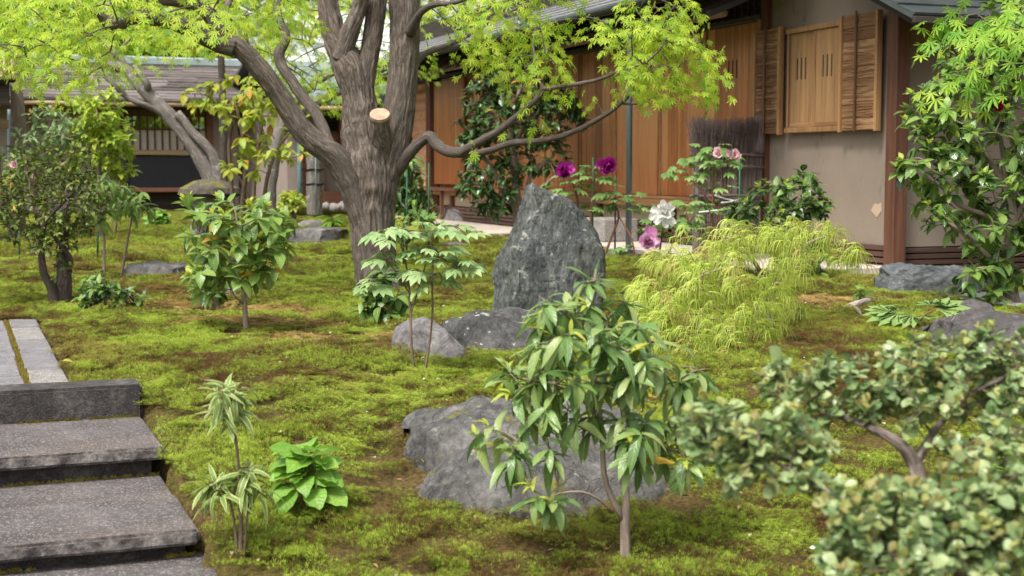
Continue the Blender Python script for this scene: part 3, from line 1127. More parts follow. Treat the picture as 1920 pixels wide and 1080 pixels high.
def build_ground():
    def axis(lo, hi, st, far):
        core = np.arange(lo, hi + st / 2, st)
        out = np.array([.3, 1, 2.5, 6, 14, 30, 70, 160, far])
        return np.concatenate([lo - out[::-1], core, hi + out])
    X = axis(-9, 9, .07, 400)
    Y = axis(.8, 27, .08, 900)
    gx, gy = np.meshgrid(X, Y)
    z = gz(gx, gy)
    a, c = excl(gx, gy)
    u, v = uv_path(gx, gy)
    din = np.maximum(np.minimum(STEP_R - u, 5.72 - v), np.minimum(.41 - u, 8.44 - v))     # how far inside the paving
    z = z - .5 * sstep(-.01, .075, din)
    z = np.where(c, -.05, z) - .014
    n, m = gx.shape
    V = np.stack([gx, gy, z], -1).reshape(-1, 3)
    i = np.arange(n - 1)[:, None] * m + np.arange(m - 1)[None]
    Q = np.stack([i, i + 1, i + m + 1, i + m], -1).reshape(-1, 4)
    link('ground', mesh_np('ground', V, [Q], M['soil']), None, None, 'structure')


build_ground()

TAN = [at(395, 585, 8.6), at(330, 555, 9.4), at(640, 632, 7.15), at(560, 628, 7.25), at(470, 607, 7.8), at(310, 530, 10.2), at(1600, 560, 9.0)]
TANR = [(.75, .42), (.5, .4), (.5, .16), (.4, .14), (.42, .25), (.4, .4), (.6, .35)]
ROCKS = []                            # (x, y, rx, ry): moss keeps off


def moss_patch(seed, n=200, rad=.085, mat='moss'):
    r_ = np.random.default_rng(seed)
    a = r_.random(n) * 6.283
    q = np.sqrt(r_.random(n)) * rad
    V, T3, rnd, hg = [], [], [], []
    for k in range(n):
        cx, cy = math.cos(a[k]) * q[k], math.sin(a[k]) * q[k]
        edge = 1 - (q[k] / rad) ** 2 * .5
        h = (.008 + .017 * r_.random()) * edge
        rr = .0062 + .005 * r_.random()
        a0 = r_.random() * 6.28
        tone = r_.random()
        lean = r_.normal(0, .006, 2)
        for tier, (hh, sc, m) in enumerate(((h, .8, 5), (h * .45, 1.15, 4))):
            for j in range(m):
                aa = a0 + j * 6.283 / m + tier * .6
                w = .35
                b = len(V)
                ox, oy = cx + lean[0] * hh / .02, cy + lean[1] * hh / .02
                V += [(ox + math.cos(aa - w) * rr * .28, oy + math.sin(aa - w) * rr * .28, hh),
                      (ox + math.cos(aa + w) * rr * .28, oy + math.sin(aa + w) * rr * .28, hh),
                      (ox + math.cos(aa) * rr * sc, oy + math.sin(aa) * rr * sc, hh + rr * (.75 if tier == 0 else .25))]
                T3.append((b, b + 1, b + 2))
                rnd += [tone] * 3
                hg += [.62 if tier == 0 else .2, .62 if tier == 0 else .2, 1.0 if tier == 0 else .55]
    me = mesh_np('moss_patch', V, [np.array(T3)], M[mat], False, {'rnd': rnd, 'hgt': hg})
    return bpy.data.objects.new('moss_patch', me)


def build_moss():
    r_ = np.random.default_rng(5)
    P = []
    for (y0, y1, dens, sc) in ((3.3, 8.0, 150, .95), (8.0, 12.5, 80, 1.35), (12.5, 26, 34, 2.1)):
        hw = .40 * y1 + .6
        n = int((y1 - y0) * 2 * hw * dens)
        x = r_.uniform(-hw, hw, n)
        y = r_.uniform(y0, y1, n)
        k = np.abs(x) < .40 * y + .6
        x, y = x[k], y[k]
        P.append(np.stack([x, y, np.full(len(x), sc)], 1))
    P = np.concatenate(P)
    x, y = P[:, 0], P[:, 1]
    a, c = excl(x, y, .045)
    keep = ~(a | c)
    pr = np.ones(len(x))
    gold = np.zeros(len(x), bool)
    for t, (rx, ry) in zip(TAN, TANR):
        d = ((x - t[0]) / rx) ** 2 + ((y - t[1]) / ry) ** 2 + .5 * vnoise(np.stack([x, y, x * 0], 1) * 4)
        gold |= r_.random(len(x)) < sstep(1.25, .7, d) * .92
    bare = fbm(np.stack([x, y, x * 0 + 9], 1) * 1.3, 3, 40)
    pr *= np.where(bare > .36, .6, 1)
    keep &= r_.random(len(x)) < pr
    for (rx_, ry_, ax, ay) in ROCKS:
        keep &= ((x - rx_) / ax) ** 2 + ((y - ry_) / ay) ** 2 > 1
    x, y, s, gold = x[keep], y[keep], P[keep, 2], gold[keep]
    e = .05
    z = gz(x, y)
    nx = -(gz(x + e, y) - z) / e
    ny = -(gz(x, y + e) - z) / e
    cush = 1 + .9 * np.clip(fbm(np.stack([x, y, x * 0 + 3], 1) * 2.4, 3, 60), -.4, .8)
    me = bpy.data.meshes.new('moss')
    V = np.stack([x, y, z - .004], 1).astype(np.float32)
    me.vertices.add(len(V))
    me.vertices.foreach_set('co', V.ravel())
    rot = np.stack([-ny * .9 + r_.normal(0, .08, len(x)), nx * .9 + r_.normal(0, .08, len(x)), r_.random(len(x)) * 6.283], 1).astype(np.float32)
    at1 = me.attributes.new('rotv', 'FLOAT_VECTOR', 'POINT')
    at1.data.foreach_set('vector', rot.ravel())
    scl = (s * r_.uniform(.85, 1.2, len(x)))
    scv = np.stack([scl, scl, scl * cush * np.where(gold, .5, 1)], 1).astype(np.float32)
    at2 = me.attributes.new('sclv', 'FLOAT_VECTOR', 'POINT')
    at2.data.foreach_set('vector', scv.ravel())
    o = link('moss', me, None, None, 'stuff')
    o['label'] = 'lime green and rust brown moss carpet of the garden'
    ng = bpy.data.node_groups.new('moss_spread', 'GeometryNodeTree')
    ng.interface.new_socket('Geometry', in_out='INPUT', socket_type='NodeSocketGeometry')
    ng.interface.new_socket('Geometry', in_out='OUTPUT', socket_type='NodeSocketGeometry')
    gi = ng.nodes.new('NodeGroupInput')
    go = ng.nodes.new('NodeGroupOutput')
    at3 = me.attributes.new('gold', 'FLOAT', 'POINT')
    at3.data.foreach_set('value', gold.astype(np.float32))
    jout = ng.nodes.new('GeometryNodeJoinGeometry')
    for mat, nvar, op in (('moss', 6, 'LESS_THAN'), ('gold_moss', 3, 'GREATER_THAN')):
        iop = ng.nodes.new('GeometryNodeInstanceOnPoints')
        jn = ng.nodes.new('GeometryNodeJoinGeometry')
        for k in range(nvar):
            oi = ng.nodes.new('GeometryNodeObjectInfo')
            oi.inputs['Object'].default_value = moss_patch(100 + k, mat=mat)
            oi.inputs['As Instance'].default_value = True
            ng.links.new(oi.outputs['Geometry'], jn.inputs[0])
        for nm, sk in (('rotv', 'Rotation'), ('sclv', 'Scale')):
            na = ng.nodes.new('GeometryNodeInputNamedAttribute')
            na.data_type = 'FLOAT_VECTOR'
            na.inputs['Name'].default_value = nm
            ng.links.new(na.outputs['Attribute'], iop.inputs[sk])
        na = ng.nodes.new('GeometryNodeInputNamedAttribute')
        na.data_type = 'FLOAT'
        na.inputs['Name'].default_value = 'gold'
        cp = ng.nodes.new('FunctionNodeCompare')
        cp.data_type = 'FLOAT'
        cp.operation = op
        cp.inputs[1].default_value = .5
        ng.links.new(na.outputs['Attribute'], cp.inputs[0])
        ng.links.new(cp.outputs[0], iop.inputs['Selection'])
        iop.inputs['Pick Instance'].default_value = True
        ng.links.new(gi.outputs[0], iop.inputs['Points'])
        ng.links.new(jn.outputs[0], iop.inputs['Instance'])
        ng.links.new(iop.outputs[0], jout.inputs[0])
    ng.links.new(jout.outputs[0], go.inputs[0])
    md = o.modifiers.new('moss_spread', 'NODES')
    md.node_group = ng


# ------------------------------------------------------------------ path and steps (path frame: x = u, y = v)
path = link('path', mesh_np('path', [(-4, 5.76, -.06), (.41, 5.76, -.06), (.41, 8.44, -.06), (-4, 8.44, -.06)], [np.array([(0, 1, 2, 3)])], M['soil']), None, None, 'structure')
path.rotation_euler = (0, 0, PHI)


def paver(x0, x1, y0, y1, mat, dz=0.0):
    g = .006
    box('paver', path, x0 + g, x1 - g, y0 + g, y1 - g, -.05, .003 + dz, M[mat], .007)


vv = [5.76, 6.28, 6.86, 7.42, 8.02, 8.44]
for i in range(5): paver(.245, .405, vv[i], vv[i + 1], 'pale_granite' if i in (0, 3) else 'paver', random.uniform(-.006, .004))
for i, (a_, b_) in enumerate(((5.76, 6.12), (6.12, 6.74), (6.74, 6.95), (6.95, 7.5), (7.5, 8.2), (8.2, 8.44))):
    e0 = .238 - .006 * (i % 2)
    xs = [e0, e0 - (.62 if i % 2 else .8), e0 - 1.5, e0 - 2.3, e0 - 3.0]
    for j in range(4): paver(xs[j + 1], xs[j], a_, b_, 'paver', random.uniform(-.006, .004))
mj = MB()                              # yellow moss grown into the joint between slabs and border
for k in range(600):
    v_ = random.uniform(5.78, 8.42)
    u_ = .238 + random.uniform(-.01, .009)
    b_ = np.array((u_, v_, -.03))
    mj.add([b_ + (-.012, 0, 0), b_ + (.012, 0, 0), b_ + (random.uniform(-.01, .01), random.uniform(-.01, .01), .032 + random.uniform(0, .012))], [np.array([(0, 1, 2)])], rnd=.3 + .6 * random.random(), hgt=1.0)
link('joint_moss', mj.mesh('joint_moss', M['joint'], False), path, None, 'stuff')

def rough_slab(name, parent, x0, x1, y0, y1, z0, z1, mat, bev, chip=.004):
    bm = bmesh.new()
    bmesh.ops.create_cube(bm, size=1, matrix=Matrix.Diagonal((x1 - x0, y1 - y0, z1 - z0, 1)))
    bmesh.ops.bevel(bm, geom=bm.edges[:], offset=bev, segments=2, affect='EDGES')
    for k in range(1, 110):
        xx = -(x1 - x0) / 2 + (x1 - x0) * k / 110
        bmesh.ops.bisect_plane(bm, geom=bm.verts[:] + bm.edges[:] + bm.faces[:], plane_co=(xx, 0, 0), plane_no=(1, 0, 0))
    bm.verts.ensure_lookup_table()
    V = np.array([v.co[:] for v in bm.verts])
    nv = np.array([v.normal[:] for v in bm.verts])
    bm.normal_update()
    w = fbm(V * 9 + x0 + y0 * 7, 4, 6, .65)
    c_ = np.maximum(0, fbm(V * 6 + y0 * 3, 3, 16) - .22) * 3
    for v, a_, b_, q_ in zip(bm.verts, w, c_, V):
        edge = 1.0 if abs(q_[1]) < (y1 - y0) / 2 - 1e-5 and abs(q_[2]) < (z1 - z0) / 2 - 1e-5 else .45
        d_ = Vector((0, q_[1] / max(1e-6, abs(q_[1])), q_[2] / max(1e-6, abs(q_[2]))))
        v.co += d_ * (chip * .35 * a_ - chip * b_ * edge)
    me = bpy.data.meshes.new(name)
    bm.to_mesh(me)
    bm.free()
    me.materials.append(mat)
    return link(name, me, parent, ((x0 + x1) / 2, (y0 + y1) / 2, (z0 + z1) / 2))


steps = empty('stone_steps', (0, 0, 0), 'dark granite garden steps with overhanging treads beside the moss', 'steps', None, PHI)
rough_slab('kerb_stone', steps, -3.4, .645, 5.56, 5.755, -.16, .022, M['step_front'], .012)
rough_slab('tread_slab', steps, -3.4, .638, 4.905, 5.585, -.145, -.10, M['step_top'], .009)
rough_slab('tread_slab', steps, -3.4, .625, 4.612, 4.985, -.245, -.205, M['step_top'], .004)
rough_slab('tread_slab', steps, -3.4, .632, 4.13, 4.607, -.247, -.20, M['step_top'], .009)
box('riser', steps, -3.4, .60, 4.96, 5.2, -.21, -.146, M['step_front'], .004)
box('riser', steps, -3.4, .60, 4.19, 4.5, -.32, -.248, M['step_front'], .004)
sj = MB()                              # moss and grit along the foot of the risers
for (v0, zf) in ((5.553, -.1), (4.953, -.205), (4.185, -.288)):
    for k in range(420):
        u_ = .62 - random.random() ** 1.4 * 2.4
        if fbm(np.array([[u_ * 3, v0, 0.]]), 2, 3)[0] < -.05: continue
        b_ = np.array((u_, v0 - random.random() ** 2 * .02, zf + .001))
        s_ = random.uniform(.004, .011)
        sj.add([b_ + (-s_, 0, 0), b_ + (s_, 0, 0), b_ + (random.uniform(-s_, s_), -s_ * .6, s_ * 1.3)], [np.array([(0, 1, 2)])], rnd=random.random())
link('joint_moss', sj.mesh('joint_moss', M['joint'], False), steps, None, 'stuff')
low = link('lower_path', mesh_np('lower_path', [(-4, 1.0, -.34), (.70, 1.0, -.34), (.70, 4.3, -.34), (-4, 4.3, -.34)], [np.array([(0, 1, 2, 3)])], M['soil']), None, None, 'structure')
low.rotation_euler = (0, 0, PHI)
for i in range(4):
    for j in range(3):
        box('paver', low, .66 - .9 * (i + 1) + .005, .66 - .9 * i - .005, 4.22 - .85 * (j + 1) + .005, 4.22 - .85 * j - .005, -.345, -.288, M['step_top'], .006)


# ------------------------------------------------------------------ terrace along the tea house
terr = link('terrace', box_mesh(1.0, 13.6, .1, .012, M['concrete']), None, loc(-.5 + .005, 6.75, 0), 'structure')
terr.rotation_euler = (0, 0, PHI)
mbk = MB()
gst = link('terrace_gravel', mesh_np('terrace_gravel', [loc(-1.28, 1.5, .004), loc(-.995, 1.5, .004), loc(-.995, 13, .004), loc(-1.28, 13, .004)], [np.array([(0, 3, 2, 1)])], M['gravel']), None, None, 'structure')
for k in range(2600):
    p = loc(random.uniform(-1.3, -1.0), random.uniform(2.0, 12.5), .008)
    s = random.uniform(.008, .02)
    q = np.array([(1, 0, 0), (-.5, .87, 0), (-.5, -.87, 0), (0, 0, .9)]) * s
    a_ = random.random() * 6
    c_, s_ = math.cos(a_), math.sin(a_)
    q = q @ np.array(((c_, s_, 0), (-s_, c_, 0), (0, 0, 1)))
    mbk.add(q + p, [np.array([(0, 1, 3), (1, 2, 3), (2, 0, 3)])])
link('gravel', mbk.mesh('gravel', M['gravel'], False), None, None, 'stuff')
# raked white gravel at the right end
wg = MB()
for k in range(5200):
    p = at(random.uniform(1830, 2160), random.uniform(560, 625), random.uniform(8.4, 9.3))
    x_, y_ = p[0] + random.uniform(-.1, .1), p[1]
    if x_ < 2.82 + (y_ - 8.6) * -.35: continue
    s = random.uniform(.008, .017)
    q = np.array([(1, 0, 0), (-.5, .87, 0), (-.5, -.87, 0), (0, 0, .9)]) * s
    wg.add(q + np.array((x_, y_, float(gz(x_, y_)) + .03)), [np.array([(0, 1, 3), (1, 2, 3), (2, 0, 3)])])
link('white_gravel', wg.mesh('white_gravel', M['white_gravel'], False), None, None, 'stuff')

# ------------------------------------------------------------------ tea house (frame: x out of the garden, y along the wall, z up)
TH = empty('tea_house', C0, 'cedar boarded tea house with plaster walls and low slate eaves', 'house', None, PHI)
b = box
b('corner_post', TH, -.02, .11, -.12, .01, -.04, 2.75, M['post'], .006)
# window wall: plaster in two stretches round the window bay
b('plaster_wall', TH, .03, .12, .01, 1.86, .215, 3.0, M['plaster'], 0)
b('post', TH, -.02, .1, 1.86, 1.97, .0, 2.5, M['post'], .005)
b('wall_core', TH, .16, .3, .16, 13.2, 0, 3.2, M['dark_wood'], 0)
b('louvre_backing', TH, .13, .155, .01, 13.1, -.02, .23, M['dark_wood'], 0)
b('foundation_kerb', TH, -.06, .12, .02, 13.0, -.06, .012, M['granite'], .006)
for k in range(4): b('slat', TH, -.005, .05, .012, 1.858, .018 + k * .052, .058 + k * .052, M['louvre'], .004)
for k in range(4):
    for y0, y1 in ((1.972, 4.6), (4.61, 7.9), (7.91, 11.0), (11.01, 13.0)): b('slat', TH, .0, .05, y0, y1, .06 + k * .052, .10 + k * .052, M['louvre'], .004)
b('plaster_base', TH, .06, .13, 1.975, 12.9, .27, .432, M['plaster_low'], 0)
for y0 in (3.75, 5.6, 7.4, 9.2, 11.0): b('short_post', TH, .0, .058, y0, y0 + .09, .02, .43, M['post'], .004)
b('sill', TH, -.05, .1, 1.975, 11.9, .435, .512, M['rail'], .005)
b('sill_lip', TH, -.02, .1, 1.975, 11.9, .514, .55, M['rail'], .004)
b('lintel', TH, -.03, .1, 1.975, 13.0, 2.235, 2.29, M['dark_wood'], .004)
# boarded doors: seven leaves, each of narrow boards with rails
y = 2.02
n_leaf = 9
wl = (11.55 - 2.02) / n_leaf
for k in range(n_leaf):
    y0 = 2.02 + wl * k
    dx = 0.0 if k % 2 == 0 else .028
    d = empty('door_leaf', (0, 0, 0), None, None)
    d.parent = TH
    d.location = (dx, y0, 0)
    if k == 0: d['label'] = 'boarded door leaf with three finger slots'
    nb = 5
    ws = [random.uniform(.8, 1.2) for _ in range(nb)]
    ws = [w * (wl - .012) / sum(ws) for w in ws]
    yy = .004
    for w in ws:
        w2 = round(w / .02) * .02
        box('plank', d, .02, .045, yy + .0035, yy + w - .0035, .555, 2.23, M['door'], .0035)
        yy += w
    box('door_stile', d, .004, .019, wl - .038, wl - .006, .555, 2.23, M['rail'], .003)
    if k == 0:
        for j in range(3): box('finger_slot', d, .012, .0195, .44 + .075 * j, .456 + .075 * j, 1.72, 1.9, M['dark_wood_z'], .003)
b('door_post', TH, -.03, .1, 1.972, 2.018, .55, 2.235, M['win_wood'], .004)
# lattice transom under the roof
lat = b('transom_panel', TH, .1, .12, 1.98, 13.0, 2.29, 2.75, M['dark_wood'], 0)
for k in range(92): b('transom_bar', TH, .03, .052, 2.05 + k * .118, 2.075 + k * .118, 2.292, 2.72, M['dark_wood_z'], .002)
for z in (2.4, 2.5, 2.6): b('transom_rail', TH, .053, .07, 1.98, 13.0, z, z + .02, M['dark_wood'], .002)
# far end: narrow return leaf with ledge, post, woven screen
e = empty('end_door', (0, 0, 0), None, None)
e.parent = TH
b('plank', e, -.05, -.02, 10.42, 11.68, .6, 2.19, M['door'], .003)
b('plank', e, -.049, -.021, 10.3, 10.415, .6, 2.19, M['door'], .003)
b('ledge', e, -.14, -.02, 10.42, 11.72, .5, .55, M['post'], .004)
b('ledge_leg', e, -.1, -.05, 11.2, 11.26, .02, .5, M['post'], .003)
b('post', TH, -.1, .05, 11.74, 11.95, .02, 2.24, M['post'], .005)
sc_ = empty('woven_screen', (0, 0, 0), None, None)
sc_.parent = TH
b('screen_backing', sc_, .02, .05, 12.0, 13.0, .5, 2.24, M['door'], 0)
for k in range(16):
    mb_ = MB()
    zz = np.linspace(.5, 2.23, 60)
    yb = 12.03 + k * .062
    tube(mb_, np.stack([.0 + .012 * np.cos(zz * 42), yb + .018 * np.sin(zz * 42), zz], 1), np.full(60, .013), 6, 1, smooth_in=False)
    link('woven_strip', mb_.mesh('woven_strip', M['rope_orange']), sc_)
b('post', TH, -.06, .1, 13.02, 13.15, .0, 2.6, M['post'], .005)
# shuttered window bay on the plaster
wbay = empty('window', (0, 0, 0), None, None)
wbay.parent = TH
b('window_frame', wbay, -.045, .028, .62, 1.50, 2.055, 2.10, M['win_wood'], .004)
b('window_frame', wbay, -.05, .028, .62, 1.50, 1.165, 1.21, M['win_wood'], .004)
b('sliding_panel', wbay, -.025, .0, .632, 1.055, 1.213, 2.052, M['win_wood'], .003)
b('sliding_panel', wbay, -.01, .015, 1.065, 1.488, 1.213, 2.052, M['win_wood'], .003)
for y0 in (1.03, 1.462): b('panel_stile', wbay, -.034, -.0255, y0, y0 + .026, 1.213, 2.052, M['win_wood'], .002)
b('panel_rail', wbay, -.034, -.0265, .632, 1.029, 1.213, 1.25, M['rail'], .002)
b('panel_rail', wbay, -.02, -.0115, 1.066, 1.461, 1.213, 1.25, M['rail'], .002)
for y0, xf in ((.78, -.0265), (1.21, -.0115)):
    for j in range(3): b('finger_slot', wbay, xf - .004, xf + .004, y0 + .065 * j, y0 + .014 + .065 * j, 1.64, 1.83, M['dark_wood_z'], .002)
for (y0, y1) in ((.06, .60), (1.54, 2.0)):
    bl = empty('bark_blind', (0, 0, 0), None, None)
    bl.parent = TH
    for j in range(9):
        z0 = 1.165 + j * .106
        t_ = random.uniform(-.004, .004)
        o = box('bark_strip', bl, -.062 + t_, -.05 + t_, y0 + .03, y1 - .012, z0, z0 + .112, M['reed'], .004)
        o.rotation_euler = (random.uniform(-.006, .006), .06 + random.uniform(-.012, .012), 0)
    mb_ = MB()
    for j in range(150):
        z0 = random.uniform(1.17, 2.11)
        a_ = random.uniform(y0 + .03, y1 - .2)
        l_ = random.uniform(.1, .3)
        tube(mb_, np.array([(-.068, a_, z0), (-.071, a_ + l_ * .5, z0 + random.uniform(-.003, .003)), (-.067, min(y1 - .01, a_ + l_), z0 + random.uniform(-.004, .004))]), np.full(3, .002), 4, 1, smooth_in=False, cap=False)
    link('bark_fibre', mb_.mesh('bark_fibre', M['reed']), bl, None, 'stuff')
    for yy in (y0, y1 - .03): b('blind_stile', bl, -.085, -.03, yy, yy + .034, 1.15, 2.13, M['win_wood'], .004)
    ym = (y0 + y1) / 2 + .02
    b('blind_batten', bl, -.088, -.076, ym, ym + .022, 1.15, 2.15, M['post'], .003)
# stain patch of bare plaster (knocked-off corner)
hp = MB()
hp.add([(.026, .2, .56), (.026, .255, .5), (.026, .17, .44), (.026, .1, .5), (.026, .11, .57), (.026, .16, .55)], [np.array([(0, 5, 4, 3), (0, 3, 2, 1)])])
# right-hand wall facing the garden
b('plaster_wall', TH, .115, 6.5, .02, .14, .2, 3.0, M['plaster'], 0)
for k in range(4): b('slat', TH, .112, 6.5, -.01, .045, .0 + k * .05, .04 + k * .05, M['louvre_x'], .004)
b('wall_post', TH, 2.1, 2.22, -.02, .12, 0, 2.9, M['post'], .005)
b('foundation_kerb', TH, .12, 6.4, -.03, .1, -.1, -.006, M['granite'], .006)
link('bare_patch', hp.mesh('bare_patch', M['plaster_low'], False), TH)


def pitched(name, parent, x0, z0, x1, z1, y0, y1, mat, thick=.05, courses=0, axis='y', kind=None, piece='roof_course', batten=None):
    """roof plane rising from (x0,z0) at the eave to (x1,z1); axis tells which way the eave runs"""
    L = math.hypot(x1 - x0, z1 - z0)
    ux, uz = (x1 - x0) / L, (z1 - z0) / L
    nx, nz = -uz, ux
    if nz < 0: nx, nz = -nx, -nz

    def pt(t, h, y): return (x0 + ux * t + nx * h, y, z0 + uz * t + nz * h) if axis == 'y' else (y, x0 + ux * t + nx * h, z0 + uz * t + nz * h)
    q = np.array([[0, 3, 2, 1], [4, 5, 6, 7], [0, 1, 5, 4], [1, 2, 6, 5], [2, 3, 7, 6], [3, 0, 4, 7]])

    def slab(t0, t1, h0, h1, ya, yb, nm, mt, par):
        mb_ = MB()
        mb_.add([pt(t0, h0, ya), pt(t1, h0, ya), pt(t1, h0, yb), pt(t0, h0, yb), pt(t0, h1, ya), pt(t1, h1, ya), pt(t1, h1, yb), pt(t0, h1, yb)], [q])
        return link(nm, mb_.mesh(nm, mt, False), par)
    rf = slab(0, L, -thick, 0, y0, y1, name, mat, parent)
    for k in range(courses):
        t0 = L * k / courses - .012
        mb_ = MB()
        j = random.uniform(-.01, .01)
        mb_.add([pt(t0, .002, y0), pt(t0 + L / courses * 1.0, .002, y0), pt(t0 + L / courses * 1.0, .002, y1), pt(t0, .002, y1),
                 pt(t0, .022 + j * .2, y0), pt(t0 + L / courses, .006, y0), pt(t0 + L / courses, .006, y1), pt(t0, .022, y1)], [q])
        link(piece, mb_.mesh(piece, mat, False), rf)
    return rf


rf = pitched('roof', TH, -1.02, 2.44, 2.6, 3.9, 1.0, 13.4, M['roof'], .05, 16)
b('eave_fascia', TH, -1.03, -.985, 1.0, 13.4, 2.365, 2.415, M['copper_dark'], .004)
mb_ = MB()
tube(mb_, np.array([(-1.07, 1.0, 2.41), (-1.07, 13.4, 2.41)]), np.array((.04, .04)), 10, 4)
link('gutter', mb_.mesh('gutter', M['copper_dark']), TH)
mb_ = MB()
tube(mb_, np.array([(-.62, 1.6, 2.235), (-.62, 13.3, 2.235)]), np.array((.036, .036)), 12, 4)
link('eave_pole', mb_.mesh('eave_pole', M['pole']), TH)
for k in range(27): b('rafter', TH, -.98, .1, 1.3 + k * .45, 1.35 + k * .45, 2.36, 2.41, M['dark_wood_x'], .003, None, (0, -R(21.9), 0))
for yy in (3.9, 7.6, 11.2): b('eave_strut', TH, -.655, -.585, yy, yy + .06, 2.272, 2.5, M['dark_wood_z'], .003)
# small eave over the right-hand wall
rf2 = pitched('side_roof', TH, -.85, 1.99, .6, 2.62, -.42, 6.6, M['copper_dark'], .035, 7, 'x')
b('side_eave_fascia', TH, -.42, 6.6, -.87, -.835, 1.925, 1.975, M['dark_wood_x'], .004)
for k in range(14): b('rafter', TH, -.3 + k * .5, -.26 + k * .5, -.8, .1, 2.08, 2.12, M['dark_wood'], .003, None, (R(23.5), 0, 0))
b('upper_wall', TH, .12, 6.5, .142, .3, 2.3, 3.6, M['dark_wood_x'], 0)
pitched('upper_roof', TH, -.6, 3.45, 3.0, 5.0, -1.2, 6.8, M['roof'], .06, 10, 'x')
b('back_wall', TH, 6.4, 6.5, .3, 13.2, 0, 3.2, M['plaster'], 0)
b('end_wall', TH, .3, 6.4, 13.05, 13.2, 0, 3.2, M['plaster'], 0)
pitched('rear_roof', TH, 7.3, 2.3, 2.6, 3.9, 1.0, 13.4, M['roof'], .05)
# rain pipe standing in front of the doors
y_p, z_p = 3.12, 0
mb_ = MB()
tube(mb_, np.array([(-.86, 3.03, .03), (-.86, 3.03, 2.0), (-.86, 3.03, 2.42)]), np.array((.03, .03, .03)), 14, 1, smooth_in=False)
tube(mb_, np.array([(-.86, 3.03, .5), (-.86, 3.03, .53)]), np.array((.034, .034)), 14, 1, smooth_in=False)
link('rain_pipe', mb_.mesh('rain_pipe', M['pipe']), TH)

# brushwood sleeve fence standing out from the wall
bf = empty('brushwood_fence', loc(-.42, 1.92, .04), 'short sleeve fence of bundled grey brushwood with flared top against the wall', 'fence', None, PHI)
rng = random.Random(8)
fb, ft = MB(), MB()
for k in range(520):
    x = rng.uniform(-.3, .36)
    yb = rng.uniform(-.06, .06)
    top = rng.uniform(.92, 1.0)
    tube(fb, np.array([(x, yb, 0), (x + rng.uniform(-.012, .012), yb, .5), (x + rng.uniform(-.015, .015), yb, top)]), np.array((.0045, .005, .004)), 4, 1, smooth_in=False, cap=False)
for k in range(900):
    x = rng.uniform(-.31, .37)
    y_ = rng.uniform(-.06, .06)
    h = rng.uniform(1.18, 1.27) + .03 * abs(x) / .3
    fx = .05 * (x / .33) ** 3
    tube(ft, np.array([(x, y_, .92), (x + fx * .5 + rng.uniform(-.012, .012), y_ * 1.3, 1.06), (x + fx + rng.uniform(-.03, .03), y_ * 1.8 + rng.uniform(-.02, .02), h)]), np.array((.004, .003, .0015)), 3, 1, smooth_in=False, cap=False)
link('brushwood', fb.mesh('brushwood', M['brush']), bf, None, 'stuff')
link('flared_top', ft.mesh('flared_top', M['brush']), bf, None, 'stuff')
for z in (.25, .55, .82, .93):
    for s_ in (-1, 1):
        mb_ = MB()
        tube(mb_, np.array([(-.32, s_ * .075, z), (.0, s_ * .08, z + .006), (.38, s_ * .075, z - .003)]), np.array((.012, .014, .012)), 7, .1)
        link('binding_rod', mb_.mesh('binding_rod', M['brush']), bf)
mb_ = MB()
tube(mb_, np.array([(.34, -.02, .95), (.36, -.03, 1.1), (.37, -.03, 1.3)]), np.array((.06, .055, .065)), 10, .05, lump=.4)
link('end_bundle', mb_.mesh('end_bundle', M['brush']), bf)


# ------------------------------------------------------------------ houses across the garden
def on_plane(px, py, org, yoff=0.0):
    d = ray(px, py)
    o = np.array((0, 0, EYE))
    t = ((org - o) @ AX + yoff) / (d @ AX)
    p = o + d * t - org
    return float(p @ BX), float(p[2])


LO = at(240, 398, 26.0)
LH = empty('shingled_house', LO, 'low house with old bark shingle roof and barred window at the back left', 'house', None, PHI)


def lx(px, py=300, yo=0.0): return on_plane(px, py, LO, yo)[0]
def lz(px, py, yo=0.0): return on_plane(px, py, LO, yo)[1]


xl, xr = lx(-160), lx(590)
ze = lz(240, 187, -.9)
zr = lz(300, 122, 1.9)
q = M
rfl = pitched('roof', LH, -.95, ze, 1.95, zr, xl - .5, xr, M['shingle'], .09, 0, 'x')
ncrs = 13
for k in range(ncrs):                  # courses of bark shingle, each broken into lengths that lift and sag a little
    xa = xl - .5
    while xa < xr:
        w = random.uniform(.5, 1.7)
        xb = min(xr, xa + w)
        t0, t1 = k / ncrs - .006, (k + 1.15) / ncrs
        f0 = random.uniform(.018, .05)
        y0, y1 = -.95 + 2.9 * t0 - random.uniform(0, .03), -.95 + 2.9 * t1
        z0, z1 = ze + (zr - ze) * t0, ze + (zr - ze) * t1
        mb_ = MB()
        n = 9
        xs = np.linspace(xa, xb, n)
        j = np.array([random.uniform(-.022, .012) for _ in range(n)])
        V = np.concatenate([np.stack([xs, y0 + j, np.full(n, z0 + f0) + j * .4], 1), np.stack([xs, np.full(n, y1), np.full(n, z1 + .012)], 1),
                            np.stack([xs, y0 + j, np.full(n, z0 - .01)], 1)])
        a_ = np.arange(n - 1)
        mb_.add(V, [np.concatenate([np.stack([a_, a_ + 1, a_ + n + 1, a_ + n], 1), np.stack([a_ + 2 * n, a_ + 2 * n + 1, a_ + 1, a_], 1)])])
        link('shingle', mb_.mesh('shingle', M['shingle'], False), rfl)
        xa = xb + .004
pitched('rear_roof', LH, 4.9, ze, 1.95, zr, xl - .5, xr, M['shingle'], .09, 0, 'x')
box('ridge_cap', LH, xl - .5, xr, 1.72, 2.2, zr - .02, zr + .15, M['copper'], .03)
mb_ = MB()
tube(mb_, np.array([(xl - .5, -.93, ze - .07), (xr, -.93, ze - .07)]), np.array((.045, .045)), 10, 8)
link('bamboo_gutter', mb_.mesh('bamboo_gutter', M['bamboo']), LH)
